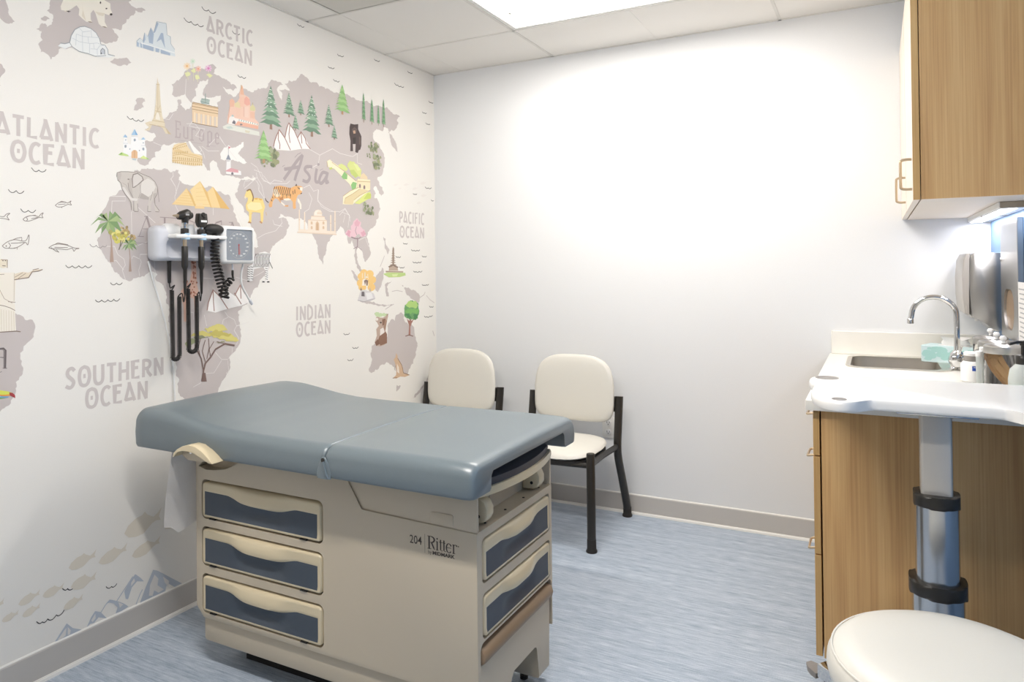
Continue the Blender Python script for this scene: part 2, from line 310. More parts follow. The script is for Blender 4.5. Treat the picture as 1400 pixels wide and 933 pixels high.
MURAL=[
('eurasia_print', [['P',0,9,[-1652,2156,-1617,2150,-1576,2141,-1539,2131,-1531,2120,-1552,2104,-1585,2104,-1607,2112,-1593,2097,-1577,2084,-1552,2079,-1520,2102,-1497,2127,-1471,2122,-1395,2151,-1363,2159,-1339,2199,-1320,2203,-1297,2202,-1263,2198,-1292,2181,-1302,2164,-1292,2145,-1273,2120,-1268,2150,-1287,2168,-1214,2172,-1238,2193,-1253,2204,-1223,2226,-1172,2249,-1139,2276,-1115,2268,-1067,2254,-1034,2254,-1023,2241,-978,2239,-944,2239,-874,2236,-825,2246,-764,2242,-700,2237,-634,2238,-566,2239,-510,2241,-453,2235,-394,2223,-357,2215,-387,2189,-372,2178,-403,2132,-440,2126,-469,2103,-397,2056,-375,2005,-419,2026,-455,2078,-469,2125,-511,2135,-519,2103,-588,2096,-606,2080,-603,2046,-569,2034,-528,1997,-500,1957,-508,1903,-530,1857,-565,1844,-572,1830,-555,1806,-514,1758,-538,1738,-586,1790,-606,1775,-586,1751,-600,1728,-560,1706,-546,1668,-561,1623,-589,1578,-643,1546,-657,1533,-670,1507,-657,1490,-642,1448,-634,1414,-659,1389,-679,1372,-700,1414,-736,1455,-755,1454,-749,1413,-731,1355,-692,1326,-712,1313,-744,1338,-762,1380,-759,1438,-786,1487,-798,1466,-817,1469,-825,1510,-846,1533,-876,1556,-906,1527,-936,1506,-978,1457,-988,1410,-1006,1359,-1022,1379,-1043,1433,-1065,1486,-1080,1512,-1107,1530,-1154,1581,-1200,1574,-1250,1582,-1284,1595,-1298,1572,-1274,1577,-1240,1561,-1230,1540,-1250,1502,-1290,1472,-1337,1445,-1384,1427,-1411,1419,-1424,1454,-1446,1509,-1467,1549,-1497,1588,-1531,1640,-1545,1659,-1530,1674,-1523,1715,-1513,1727,-1435,1735,-1433,1748,-1483,1744,-1522,1732,-1555,1739,-1588,1739,-1616,1739,-1628,1757,-1637,1784,-1655,1794,-1668,1784,-1673,1747,-1686,1747,-1698,1768,-1713,1789,-1742,1814,-1768,1835,-1786,1851,-1799,1840,-1849,1832,-1882,1826,-1897,1804,-1924,1788,-1921,1770,-1940,1756,-1949,1740,-1982,1735,-1996,1749,-1990,1802,-1956,1830,-1930,1832,-1918,1849,-1927,1863,-1956,1865,-1964,1871,-1943,1881,-1910,1894,-1883,1924,-1868,1938,-1848,1955,-1828,1966,-1820,1989,-1805,1992,-1788,1976,-1756,1998,-1703,2012,-1665,2020,-1630,2023,-1635,2037,-1617,2054,-1613,2072,-1641,2064,-1680,2049,-1704,2054,-1701,2080,-1684,2103,-1678,2122]],['P',0,9,[-1848,2026,-1849,2066,-1827,2086,-1798,2112,-1780,2138,-1740,2161,-1664,2191,-1636,2183,-1652,2156,-1680,2125,-1702,2115,-1729,2093,-1743,2068,-1737,2043,-1756,2011,-1770,2018,-1788,2044,-1799,2034,-1827,2021]],['P',1,4,[-1619,1804,-1617,1831,-1601,1854,-1579,1868,-1554,1860,-1533,1870,-1497,1894,-1502,1868,-1529,1838,-1478,1806,-1502,1798,-1538,1805,-1579,1803]],['P',0,5,[-2009,1933,-2006,1946,-1997,1959,-2001,1971,-1984,1985,-1965,1985,-1962,1975,-1975,1964,-1968,1953,-1981,1944,-2000,1934]],['P',0,3,[-1822,1989,-1824,2008,-1808,2015,-1805,2001,-1813,1990]]]),
('africa_print', [['P',0,8,[-2006,1711,-1987,1709,-1942,1723,-1916,1723,-1889,1729,-1820,1734,-1823,1722,-1812,1711,-1820,1694,-1806,1683,-1770,1677,-1741,1684,-1703,1674,-1657,1681,-1634,1665,-1576,1655,-1557,1611,-1541,1572,-1525,1539,-1495,1506,-1461,1467,-1430,1433,-1334,1442,-1349,1363,-1382,1307,-1423,1259,-1472,1209,-1511,1177,-1534,1158,-1530,1127,-1518,1079,-1523,1022,-1546,998,-1583,965,-1581,912,-1612,876,-1637,821,-1657,786,-1784,783,-1799,823,-1814,838,-1829,865,-1838,940,-1849,1003,-1849,1039,-1866,1090,-1872,1139,-1865,1175,-1879,1212,-1880,1254,-1890,1279,-1904,1291,-1925,1310,-1915,1321,-1928,1330,-1970,1315,-2002,1310,-2045,1305,-2069,1325,-2092,1348,-2110,1369,-2127,1397,-2144,1424,-2150,1446,-2132,1480,-2138,1541,-2123,1559,-2108,1588,-2097,1606,-2076,1616,-2055,1632]]]),
('south_america_print', [['P',0,7,[-2418,1206,-2402,1198,-2388,1182,-2365,1180,-2357,1154,-2362,1125,-2382,1107,-2394,1084,-2403,1077,-2403,1060,-2400,1041,-2405,1001,-2417,966,-2426,936,-2445,913,-2487,889,-2523,918,-2580,962,-2608,1063,-2613,1160,-2580,1212,-2502,1225]]]),
('greenland_print', [['P',0,14,[-2304,2246,-2306,2227,-2316,2206,-2296,2198,-2297,2176,-2310,2158,-2330,2140,-2336,2123,-2330,2104,-2344,2086,-2336,2062,-2316,2061,-2305,2046,-2291,2059,-2279,2077,-2273,2093,-2228,2118,-2134,2153,-2102,2159,-2071,2176,-2066,2189,-2081,2200,-2091,2214,-2054,2221,-2037,2250,-2023,2274,-2001,2307,-1958,2321,-1980,2324,-2012,2320,-2026,2332,-2015,2339,-2033,2366,-2197,2344,-2304,2282]],['P',0,6,[-2336,2175,-2324,2186,-2307,2181,-2319,2171,-2333,2170]],['P',0,8,[-2350,2134,-2338,2152,-2322,2162,-2316,2156,-2338,2131]],['P',0,10,[-2489,2196,-2442,2200,-2436,2184,-2434,2162,-2415,2139,-2432,2127,-2453,2133,-2489,2133]],['P',0,5,[-2469,1995,-2454,1993,-2443,1974,-2458,1949,-2474,1948]]]),
('iceland_print', [['P',0,9,[-2099,2091,-2082,2108,-2068,2109,-2051,2116,-2032,2121,-2017,2109,-2034,2093,-2065,2084,-2089,2087]]]),
('australia_print', [['P',0,6,[-658,788,-637,820,-643,875,-628,918,-597,934,-556,928,-497,950,-493,1014,-450,1050,-423,1037,-404,1071,-372,1081,-340,1069,-332,1030,-260,1006,-235,984,-219,924,-203,874,-230,808,-281,747,-327,714,-362,724,-409,740,-439,777,-499,812,-558,801,-602,784,-637,770]],['P',0,3,[-410,670,-375,663,-391,644,-413,631]],['P',0,5,[-66,718,-94,652,-165,608,-250,566,-225,593,-173,619,-112,654]]]),
('indonesia_print', [['P',0,5,[-354,1241,-306,1221,-240,1209,-186,1186,-173,1157,-187,1128,-233,1145,-290,1177,-319,1207]],['P',0,5,[-595,1284,-536,1342,-519,1319,-537,1264,-574,1206,-607,1230]],['P',0,4,[-796,1329,-762,1308,-734,1269,-740,1247,-773,1287]],['P',0,4,[-741,1182,-653,1160,-582,1143,-442,1130,-509,1124,-625,1143,-735,1168]],['P',0,4,[-508,1250,-447,1267,-493,1236,-476,1180,-500,1181]],['P',0,4,[-523,1512,-502,1502,-502,1477,-467,1438,-482,1416,-511,1460]],['L',0,4.4,[-173,1159,-129,1175,-117,1190],0],['L',0,3.2,[-103,1169,-68,1143,-17,1120],0],['L',0,3.4,[-448,1206,-402,1210,-346,1201],0],['L',0,4.1,[-510,1108,-464,1124,-431,1133],0],['L',0,4.7,[-763,1454,-760,1405,-720,1322,-682,1287],0],['L',0,4.1,[-553,1346,-524,1389,-514,1407],0],['L',0,5.4,[-38,948,-31,932,-21,916],0]]),
('border_print', [['L',2,1.6,[-2097,1541,-2094,1589,-2044,1593,-2043,1610,-2097,1606],0],['L',2,1.6,[-2019,1468,-2020,1554,-2003,1558],0],['L',2,1.7,[-1994,1574,-1923,1519],0],['L',2,1.7,[-1848,1731,-1844,1707,-1855,1694,-1834,1665,-1831,1641,-1838,1628,-1835,1591,-1814,1555],0],['L',2,1.8,[-1658,1565,-1658,1597],0],['L',2,1.7,[-1813,1695,-1834,1640],0],['L',2,1.6,[-2020,1381,-2014,1392,-1989,1381,-1986,1398,-1924,1399],0],['L',2,1.6,[-2045,1306,-2057,1340,-2045,1358,-2050,1380,-2074,1397,-2086,1426,-2121,1425],0],['L',2,1.6,[-1989,1316,-1992,1340,-1982,1369,-1986,1381],0],['L',2,1.6,[-1948,1334,-1944,1369,-1950,1393],0],['L',2,1.6,[-1925,1330,-1928,1369,-1937,1393],0],['L',2,1.7,[-2007,1427,-1956,1446,-1927,1446],0],['L',2,1.6,[-2110,1369,-2080,1375,-2051,1340],0],['L',2,1.9,[-1574,1637,-1545,1599,-1520,1553,-1495,1506],0],['L',2,1.9,[-1441,1752,-1467,1728,-1493,1722,-1498,1698],0],['L',2,2.0,[-1427,1767,-1423,1747,-1396,1714,-1379,1652],0],['L',2,2.0,[-1285,1580,-1276,1552,-1315,1514,-1380,1497,-1426,1475],0],['L',2,2.0,[-1333,1563,-1324,1542,-1276,1537],0],['L',2,1.7,[-1962,1318,-1922,1329],0],['L',2,1.8,[-1711,1305,-1665,1301,-1642,1313,-1602,1316],0],['L',2,2.0,[-1544,1305,-1485,1290,-1415,1317,-1387,1330],0],['L',2,1.9,[-1603,1161,-1587,1140,-1554,1124,-1542,1096,-1474,1108],0],['L',2,1.9,[-1587,1136,-1611,1128,-1620,1096],0],['L',2,1.9,[-1542,1096,-1555,1078,-1530,1042,-1543,1016],0],['L',2,1.9,[-1564,1005,-1568,979,-1589,958,-1621,962,-1652,995],0],['L',2,1.8,[-1621,958,-1660,911,-1699,914],0],['L',2,1.8,[-1759,868,-1726,879,-1718,894],0],['L',2,1.9,[-1589,954,-1585,908,-1597,903,-1589,888,-1581,907],0],['L',2,1.8,[-1705,1154,-1694,1108],0],['L',2,1.8,[-1786,1172,-1757,1167,-1757,1138],0],['L',2,1.9,[-1624,1898,-1600,1869,-1535,1811],0],['L',2,1.9,[-1458,1807,-1422,1791,-1396,1745,-1341,1722],0],['L',2,2.2,[-1099,1921,-1023,1901,-932,1946,-874,1930,-776,1927,-738,1949],0],['L',2,2.2,[-1023,1901,-1035,1853,-1100,1822],0],['L',2,2.3,[-738,1949,-738,1899,-700,1895],0],['L',2,2.0,[-1440,1779,-1396,1771,-1387,1736,-1331,1728,-1245,1737,-1225,1753],0],['L',2,2.0,[-1494,1691,-1423,1747,-1414,1692,-1378,1652],0],['L',2,1.9,[-1450,1753,-1410,1712,-1414,1690,-1383,1658],0],['L',2,2.0,[-1387,1760,-1350,1725,-1322,1746,-1274,1743],0],['L',2,2.2,[-1138,1727,-1096,1746,-1069,1718,-1036,1729,-1042,1682,-1015,1646,-953,1626,-883,1631],0],['L',2,2.1,[-1101,1708,-1080,1679,-1102,1628,-1134,1611],0],['L',2,2.3,[-883,1611,-841,1646,-798,1604],0],['L',2,2.2,[-854,1576,-841,1617],0],['L',2,2.3,[-886,1626,-839,1650,-807,1615,-800,1584],0],['L',2,2.2,[-1033,1727,-1041,1671,-991,1645,-916,1624],0],['L',2,1.8,[-1784,2102,-1787,2049,-1794,2019],0],['L',2,1.7,[-1843,1952,-1861,1925,-1883,1925],0],['L',2,1.8,[-1783,1923,-1745,1930,-1721,1909,-1741,1881,-1712,1877],0],['L',2,1.8,[-1682,1844,-1672,1858,-1631,1899,-1600,1869],0],['L',2,1.8,[-1722,1842,-1712,1827,-1727,1813],0],['L',2,1.8,[-1756,1938,-1771,1916,-1742,1915,-1696,1917,-1712,1888],0],['L',2,1.8,[-1712,1843,-1682,1828,-1627,1836],0],['L',2,1.8,[-1697,1794,-1705,1819,-1727,1841],0],['L',2,2.4,[-731,1488,-679,1506,-653,1456],0],['L',2,2.3,[-865,1629,-805,1617,-818,1551],0],['L',2,1.7,[-1930,1826,-1890,1817],0]]),
('arctic_lettering', [['L',3,11.5,[-1681,2329,-1666,2385],0],['L',3,11.5,[-1667,2385,-1648,2324],0],['L',3,11.5,[-1681,2329,-1651,2332],0],['L',3,11.5,[-1671,2385,-1664,2385],0],['L',3,11.5,[-1631,2325,-1631,2386],0],['L',3,11.5,[-1631,2384,-1617,2383,-1607,2377,-1607,2363,-1615,2356,-1631,2354],1],['L',3,11.5,[-1617,2356,-1613,2340,-1602,2325],0],['L',3,11.5,[-1559,2383,-1567,2388,-1577,2382,-1584,2367,-1585,2347,-1579,2330,-1569,2326,-1559,2331],1],['L',3,11.5,[-1544,2386,-1514,2387],0],['L',3,11.5,[-1529,2326,-1529,2389],0],['L',3,11.5,[-1495,2327,-1494,2390],0],['L',3,11.5,[-1447,2386,-1455,2391,-1465,2385,-1472,2370,-1473,2349,-1467,2332,-1457,2327,-1447,2332],1]]),
('arctic_lettering', [['L',3,11.6,[-1661,2301,-1673,2295,-1679,2278,-1679,2263,-1674,2245,-1662,2239,-1650,2245,-1644,2263,-1644,2278,-1649,2295,-1661,2301],1],['L',3,8.1,[-1661,2265,-1661,2276],0],['L',3,11.6,[-1597,2297,-1606,2302,-1616,2297,-1623,2282,-1624,2261,-1618,2244,-1608,2239,-1597,2244],1],['L',3,11.6,[-1552,2301,-1577,2301,-1578,2241,-1553,2241],0],['L',3,11.6,[-1578,2277,-1558,2277],0],['L',3,11.6,[-1537,2245,-1520,2303],0],['L',3,11.6,[-1522,2303,-1501,2240],0],['L',3,11.6,[-1537,2245,-1505,2247],0],['L',3,11.6,[-1526,2303,-1518,2303],0],['L',3,11.6,[-1484,2240,-1483,2303],0],['L',3,11.6,[-1483,2303,-1455,2240],0],['L',3,11.6,[-1454,2240,-1453,2303],0]]),
('atlantic_lettering', [['L',3,11.6,[-2468,1780,-2453,1838],0],['L',3,11.6,[-2454,1838,-2435,1775],0],['L',3,11.6,[-2468,1780,-2438,1782],0],['L',3,11.6,[-2458,1838,-2451,1838],0],['L',3,11.6,[-2421,1836,-2391,1836],0],['L',3,11.6,[-2406,1775,-2406,1838],0],['L',3,11.6,[-2374,1838,-2375,1777,-2351,1777],0],['L',3,11.6,[-2336,1780,-2321,1837],0],['L',3,11.6,[-2322,1837,-2303,1775],0],['L',3,11.6,[-2336,1780,-2307,1782],0],['L',3,11.6,[-2327,1837,-2319,1837],0],['L',3,11.6,[-2286,1775,-2286,1837],0],['L',3,11.6,[-2286,1837,-2260,1775],0],['L',3,11.6,[-2259,1775,-2258,1837],0],['L',3,11.6,[-2242,1835,-2212,1835],0],['L',3,11.6,[-2227,1775,-2227,1837],0],['L',3,11.6,[-2193,1775,-2193,1837],0],['L',3,11.6,[-2145,1832,-2153,1837,-2163,1832,-2170,1817,-2171,1796,-2165,1780,-2155,1775,-2145,1779],1]]),
('atlantic_lettering', [['L',3,12.0,[-2406,1756,-2418,1750,-2424,1732,-2424,1717,-2418,1699,-2406,1693,-2394,1699,-2388,1717,-2388,1732,-2394,1750,-2406,1756],1],['L',3,8.4,[-2406,1720,-2406,1731],0],['L',3,12.0,[-2342,1752,-2351,1757,-2361,1752,-2368,1736,-2369,1715,-2363,1698,-2353,1693,-2342,1698],1],['L',3,12.0,[-2297,1757,-2322,1756,-2323,1695,-2298,1695],0],['L',3,12.0,[-2322,1732,-2303,1732],0],['L',3,12.0,[-2282,1698,-2266,1758],0],['L',3,12.0,[-2267,1758,-2246,1693],0],['L',3,12.0,[-2282,1699,-2250,1701],0],['L',3,12.0,[-2271,1758,-2264,1758],0],['L',3,12.0,[-2229,1693,-2228,1759],0],['L',3,12.0,[-2228,1759,-2200,1693],0],['L',3,12.0,[-2199,1693,-2199,1759],0]]),
('southern_lettering', [['L',3,11.9,[-2232,998,-2240,1006,-2251,1002,-2255,990,-2250,979,-2239,968,-2234,957,-2239,945,-2248,941,-2259,947],1],['L',3,11.9,[-2197,1006,-2209,999,-2214,981,-2214,965,-2209,947,-2197,941,-2186,947,-2180,965,-2180,981,-2185,999,-2197,1006],1],['L',3,8.3,[-2197,968,-2197,980],0],['L',3,11.9,[-2161,1005,-2161,960,-2156,944,-2147,940,-2137,944,-2132,960,-2132,1005],1],['L',3,11.9,[-2115,1003,-2084,1002],0],['L',3,11.9,[-2100,940,-2100,1005],0],['L',3,11.9,[-2068,940,-2067,1004],0],['L',3,11.9,[-2039,940,-2038,1004],0],['L',3,11.9,[-2067,972,-2038,972],0],['L',3,11.9,[-1994,1002,-2018,1002,-2018,942,-1994,942],0],['L',3,11.9,[-2018,978,-1999,978],0],['L',3,11.9,[-1976,940,-1975,1003],0],['L',3,11.9,[-1975,1001,-1961,1000,-1950,993,-1950,979,-1959,971,-1976,970],1],['L',3,11.9,[-1961,971,-1957,955,-1945,940],0],['L',3,11.9,[-1927,939,-1927,1003],0],['L',3,11.9,[-1927,1003,-1899,939],0],['L',3,11.9,[-1898,939,-1898,1002],0]]),
('southern_lettering', [['L',3,11.7,[-2171,926,-2184,920,-2189,902,-2189,886,-2184,868,-2172,862,-2160,868,-2154,886,-2154,901,-2159,919,-2171,926],1],['L',3,8.2,[-2172,889,-2172,900],0],['L',3,11.7,[-2107,919,-2116,925,-2127,920,-2134,905,-2135,884,-2129,866,-2118,861,-2108,866],1],['L',3,11.7,[-2063,922,-2088,923,-2088,863,-2063,862],0],['L',3,11.7,[-2088,899,-2068,898],0],['L',3,11.7,[-2047,865,-2031,923],0],['L',3,11.7,[-2032,923,-2012,860],0],['L',3,11.7,[-2047,866,-2016,867],0],['L',3,11.7,[-2037,923,-2029,923],0],['L',3,11.7,[-1994,860,-1994,922],0],['L',3,11.7,[-1994,922,-1966,859],0],['L',3,11.7,[-1965,859,-1964,921],0]]),
('indian_lettering', [['L',3,11.7,[-1186,1096,-1185,1158],0],['L',3,11.7,[-1163,1096,-1162,1158],0],['L',3,11.7,[-1162,1158,-1135,1095],0],['L',3,11.7,[-1134,1095,-1133,1158],0],['L',3,11.7,[-1114,1095,-1113,1158,-1099,1156,-1087,1144,-1085,1127,-1087,1109,-1100,1097,-1114,1095],1],['L',3,11.7,[-1062,1095,-1061,1158],0],['L',3,11.7,[-1042,1100,-1026,1158],0],['L',3,11.7,[-1027,1158,-1008,1094],0],['L',3,11.7,[-1042,1100,-1011,1102],0],['L',3,11.7,[-1032,1158,-1024,1158],0],['L',3,11.7,[-991,1094,-990,1158],0],['L',3,11.7,[-990,1158,-963,1094],0],['L',3,11.7,[-962,1094,-961,1158],0]]),
('indian_lettering', [['L',3,11.4,[-1170,1080,-1182,1074,-1188,1057,-1188,1043,-1182,1026,-1170,1019,-1158,1025,-1153,1042,-1152,1057,-1158,1074,-1170,1080],1],['L',3,8.0,[-1170,1045,-1170,1056],0],['L',3,11.4,[-1106,1075,-1114,1080,-1125,1075,-1132,1060,-1133,1040,-1127,1024,-1117,1018,-1106,1023],1],['L',3,11.4,[-1061,1078,-1086,1078,-1087,1020,-1062,1019],0],['L',3,11.4,[-1086,1055,-1066,1054],0],['L',3,11.4,[-1046,1022,-1029,1079],0],['L',3,11.4,[-1030,1079,-1010,1016],0],['L',3,11.4,[-1046,1023,-1014,1024],0],['L',3,11.4,[-1035,1079,-1027,1079],0],['L',3,11.4,[-993,1016,-992,1078],0],['L',3,11.4,[-992,1078,-964,1016],0],['L',3,11.4,[-963,1015,-962,1078],0]]),
('pacific_lettering', [['L',3,11.6,[-367,1602,-366,1663],0],['L',3,11.6,[-366,1662,-351,1660,-344,1651,-345,1636,-355,1628,-366,1628],1],['L',3,11.6,[-328,1607,-313,1664],0],['L',3,11.6,[-314,1664,-296,1602],0],['L',3,11.6,[-328,1608,-300,1610],0],['L',3,11.6,[-318,1664,-311,1664],0],['L',3,11.6,[-255,1660,-263,1665,-273,1659,-279,1644,-280,1624,-275,1607,-266,1602,-256,1607],1],['L',3,11.6,[-236,1602,-235,1665],0],['L',3,11.6,[-214,1602,-213,1664,-191,1664],0],['L',3,11.6,[-214,1637,-197,1637],0],['L',3,11.6,[-171,1602,-170,1666],0],['L',3,11.6,[-125,1661,-133,1666,-142,1661,-149,1645,-150,1624,-145,1607,-135,1602,-126,1607],1]]),
('pacific_lettering', [['L',3,11.4,[-346,1579,-358,1573,-364,1556,-365,1541,-359,1524,-347,1518,-334,1524,-328,1541,-327,1556,-333,1573,-346,1579],1],['L',3,8.0,[-346,1544,-346,1554],0],['L',3,11.4,[-278,1574,-287,1579,-299,1574,-306,1559,-307,1539,-301,1523,-290,1518,-279,1523],1],['L',3,11.4,[-232,1578,-258,1578,-259,1520,-233,1520],0],['L',3,11.4,[-258,1555,-237,1555],0],['L',3,11.4,[-216,1523,-198,1580],0],['L',3,11.4,[-199,1580,-179,1518],0],['L',3,11.4,[-216,1523,-183,1525],0],['L',3,11.4,[-204,1580,-196,1580],0],['L',3,11.4,[-160,1518,-159,1580],0],['L',3,11.4,[-159,1580,-130,1518],0],['L',3,11.4,[-129,1518,-128,1580],0]]),
('europe_lettering', [['L',4,5.7,[-1830,1923,-1830,1862],0],['L',4,5.8,[-1834,1925,-1812,1924,-1812,1912],0],['L',4,5.8,[-1829,1895,-1817,1895],0],['L',4,5.8,[-1835,1861,-1814,1862,-1812,1880],0],['L',4,5.8,[-1795,1909,-1796,1868,-1788,1863,-1780,1866],0],['L',4,5.9,[-1778,1910,-1778,1863],0],['L',4,5.9,[-1758,1911,-1758,1862],0],['L',4,5.9,[-1758,1903,-1748,1909,-1740,1904],0],['L',4,6.0,[-1721,1907,-1722,1870,-1713,1864,-1704,1870,-1704,1907,-1713,1911,-1721,1907],0],['L',4,6.1,[-1682,1907,-1682,1848],0],['L',4,6.1,[-1682,1905,-1672,1911,-1664,1906,-1665,1870,-1672,1864,-1682,1867],0],['L',4,6.2,[-1644,1890,-1629,1890,-1629,1905,-1636,1910,-1644,1903,-1644,1869,-1637,1864,-1627,1869],0],['L',4,5.9,[-1765,1861,-1751,1862],0],['L',4,6.1,[-1688,1847,-1675,1848],0],['L',4,1.8,[-1821,1852,-1712,1853],0],['L',4,1.8,[-1672,1852,-1644,1853],0]]),
('asia_lettering', [['L',5,16.1,[-1262,1756,-1224,1800,-1173,1858,-1142,1884],1],['L',5,15.9,[-1142,1884,-1158,1838,-1182,1790,-1194,1758],1],['L',5,15.9,[-1259,1803,-1224,1811,-1163,1826],1],['L',5,16.3,[-1079,1836,-1116,1832,-1127,1815,-1106,1799,-1095,1781,-1112,1760,-1141,1763],1],['L',5,16.8,[-1046,1829,-1055,1789,-1052,1766,-1025,1769],1],['L',5,16.6,[-970,1816,-1002,1818,-1022,1794,-1029,1770,-1014,1762,-989,1784,-970,1812],1],['L',5,17.0,[-968,1821,-978,1788,-979,1770,-963,1776],1],['P',5,0,[-1025,1854,-1026,1851,-1028,1849,-1032,1847,-1036,1846,-1039,1847,-1042,1849,-1043,1852,-1042,1855,-1039,1858,-1036,1860,-1032,1860,-1028,1860,-1026,1857]],['L',5,3.5,[-1193,1867,-1173,1885,-1152,1895],0],['L',5,3.1,[-1273,1813,-1258,1822],0],['L',5,2.9,[-1024,1825,-1002,1836],0]]),
('africa_lettering', [['L',6,2.5,[-1990,1465,-1959,1542],0],['L',6,8.4,[-1959,1542,-1935,1465],0],['L',6,2.5,[-1975,1494,-1946,1495],0],['L',6,2.5,[-1996,1465,-1971,1465],0],['L',6,2.5,[-1947,1464,-1926,1464],0],['L',6,2.5,[-1969,1541,-1953,1542],0],['L',6,2.6,[-1903,1542,-1828,1542],0],['L',6,6.8,[-1883,1541,-1884,1464],0],['L',6,3.5,[-1793,1545,-1775,1537,-1749,1529,-1760,1506,-1793,1498],0],['L',6,6.1,[-1619,1542,-1643,1534,-1662,1514,-1663,1491,-1643,1472],0],['L',6,3.0,[-1617,1545,-1617,1526],0],['L',6,2.8,[-1562,1540,-1587,1474],0],['L',6,8.2,[-1562,1540,-1534,1472],0],['L',6,2.8,[-1578,1539,-1558,1540],0],['L',7,2.0,[-2004,1440,-1884,1442],0]]),
('south_america_lettering', [['L',8,5.1,[-2462,1097,-2452,1097,-2446,1090,-2447,1036],0],['L',8,1.6,[-2462,1094,-2454,1094,-2451,1088,-2451,1037],0],['L',8,2.3,[-2462,1070,-2451,1068],0],['L',8,2.1,[-2454,1035,-2442,1033],0],['L',8,1.6,[-2462,1023,-2457,1025],0]]),
('wave_print', [['L',9,2.7,[-1708,2417,-1701,2410,-1695,2406,-1688,2406,-1681,2408,-1675,2414,-1668,2408,-1660,2405,-1653,2406,-1646,2410,-1638,2417],0]]),
('wave_print', [['L',9,2.7,[-1792,2345,-1785,2338,-1778,2334,-1772,2333,-1765,2335,-1759,2340,-1753,2334,-1747,2331,-1741,2331,-1734,2334,-1728,2339,-1723,2334,-1717,2332,-1712,2333,-1706,2336,-1700,2341],0]]),
('wave_print', [['L',9,2.8,[-1554,2363,-1550,2358,-1546,2355,-1542,2354,-1538,2354,-1534,2356,-1530,2353,-1526,2353,-1523,2354,-1519,2356,-1515,2361],0]]),
('wave_print', [['L',9,2.8,[-1526,2180,-1522,2175,-1518,2173,-1513,2172,-1509,2174,-1504,2177,-1500,2174,-1496,2172,-1491,2172,-1487,2175,-1482,2179],0]]),
('wave_print', [['L',9,2.4,[-2035,1906,-2030,1901,-2026,1898,-2022,1897,-2018,1898,-2013,1902,-2009,1897,-2004,1895,-1999,1894,-1995,1896,-1990,1901,-1986,1898,-1981,1896,-1977,1897,-1973,1900,-1968,1905],0]]),
('wave_print', [['L',9,2.2,[-2367,1676,-2362,1670,-2358,1666,-2353,1665,-2348,1667,-2344,1671,-2339,1667,-2334,1666,-2330,1667,-2325,1670,-2321,1676],0]]),
('wave_print', [['L',9,2.1,[-2436,1599,-2432,1593,-2427,1590,-2422,1590,-2418,1592,-2413,1597,-2409,1592,-2404,1589,-2399,1590,-2395,1592,-2390,1598],0]]),
('wave_print', [['L',9,2.1,[-2400,1540,-2396,1534,-2391,1530,-2386,1530,-2382,1532,-2377,1536,-2372,1532,-2368,1530,-2363,1530,-2359,1533,-2354,1539],0]]),
('wave_print', [['L',10,1.8,[-2176,1432,-2172,1426,-2167,1423,-2162,1422,-2157,1424,-2153,1428,-2148,1422,-2143,1420,-2138,1419,-2134,1422,-2129,1426,-2126,1424,-2124,1423,-2121,1423,-2118,1425,-2115,1429],0]]),
('wave_print', [['L',9,2.2,[-2259,1358,-2255,1353,-2251,1350,-2246,1350,-2242,1352,-2237,1356,-2233,1352,-2228,1349,-2224,1349,-2219,1352,-2215,1356,-2210,1352,-2206,1349,-2201,1349,-2197,1352,-2192,1356,-2188,1352,-2183,1349,-2178,1350,-2174,1352,-2169,1357],0]]),
('wave_print', [['L',9,2.4,[-2102,1295,-2098,1290,-2093,1287,-2088,1287,-2084,1289,-2079,1293,-2075,1289,-2070,1287,-2066,1287,-2062,1289,-2057,1294],0]]),
('wave_print', [['L',9,2.4,[-2157,1236,-2153,1231,-2148,1228,-2144,1228,-2139,1230,-2135,1234,-2130,1230,-2125,1227,-2121,1227,-2116,1230,-2112,1234,-2107,1230,-2103,1228,-2098,1228,-2094,1230,-2090,1235,-2085,1230,-2081,1228,-2076,1228,-2072,1231,-2067,1236],0]]),
('wave_print', [['L',9,3.0,[-889,2439,-884,2435,-880,2433,-876,2433,-872,2434,-867,2436,-862,2434,-857,2433,-852,2434,-846,2437,-841,2442],0]]),
('wave_print', [['L',9,3.0,[-958,2359,-954,2355,-950,2353,-945,2353,-941,2354,-936,2357,-932,2354,-927,2354,-922,2355,-917,2358,-912,2362],0]]),
('wave_print', [['L',9,3.0,[-921,2302,-916,2298,-912,2296,-908,2295,-903,2296,-899,2299,-894,2296,-889,2295,-884,2296,-880,2298,-875,2303],0]]),
('wave_print', [['L',9,3.3,[-589,2491,-585,2488,-581,2486,-576,2485,-572,2486,-567,2488,-562,2486,-557,2485,-552,2486,-546,2489,-541,2493],0]]),
('wave_print', [['L',9,3.5,[-278,2500,-273,2496,-268,2494,-264,2493,-259,2494,-254,2496,-250,2494,-245,2493,-240,2494,-235,2496,-230,2500],0]]),
('wave_print', [['L',9,3.4,[-406,2400,-400,2395,-394,2392,-388,2391,-382,2392,-376,2395,-370,2391,-364,2389,-358,2389,-352,2391,-346,2395,-340,2392,-334,2391,-328,2391,-323,2394,-317,2398],0]]),
('wave_print', [['L',9,3.6,[-59,2368,-54,2364,-48,2361,-43,2361,-38,2362,-33,2364,-29,2362,-25,2361,-20,2362,-16,2363,-12,2366],0]]),
('wave_print', [['L',9,3.6,[-129,2288,-125,2284,-120,2282,-116,2282,-111,2283,-106,2285,-102,2283,-97,2282,-93,2283,-88,2286,-84,2289],0]]),
('wave_print', [['L',9,3.6,[-94,2227,-89,2223,-84,2221,-79,2220,-74,2221,-70,2223,-65,2221,-61,2221,-56,2221,-52,2224,-47,2227],0]]),
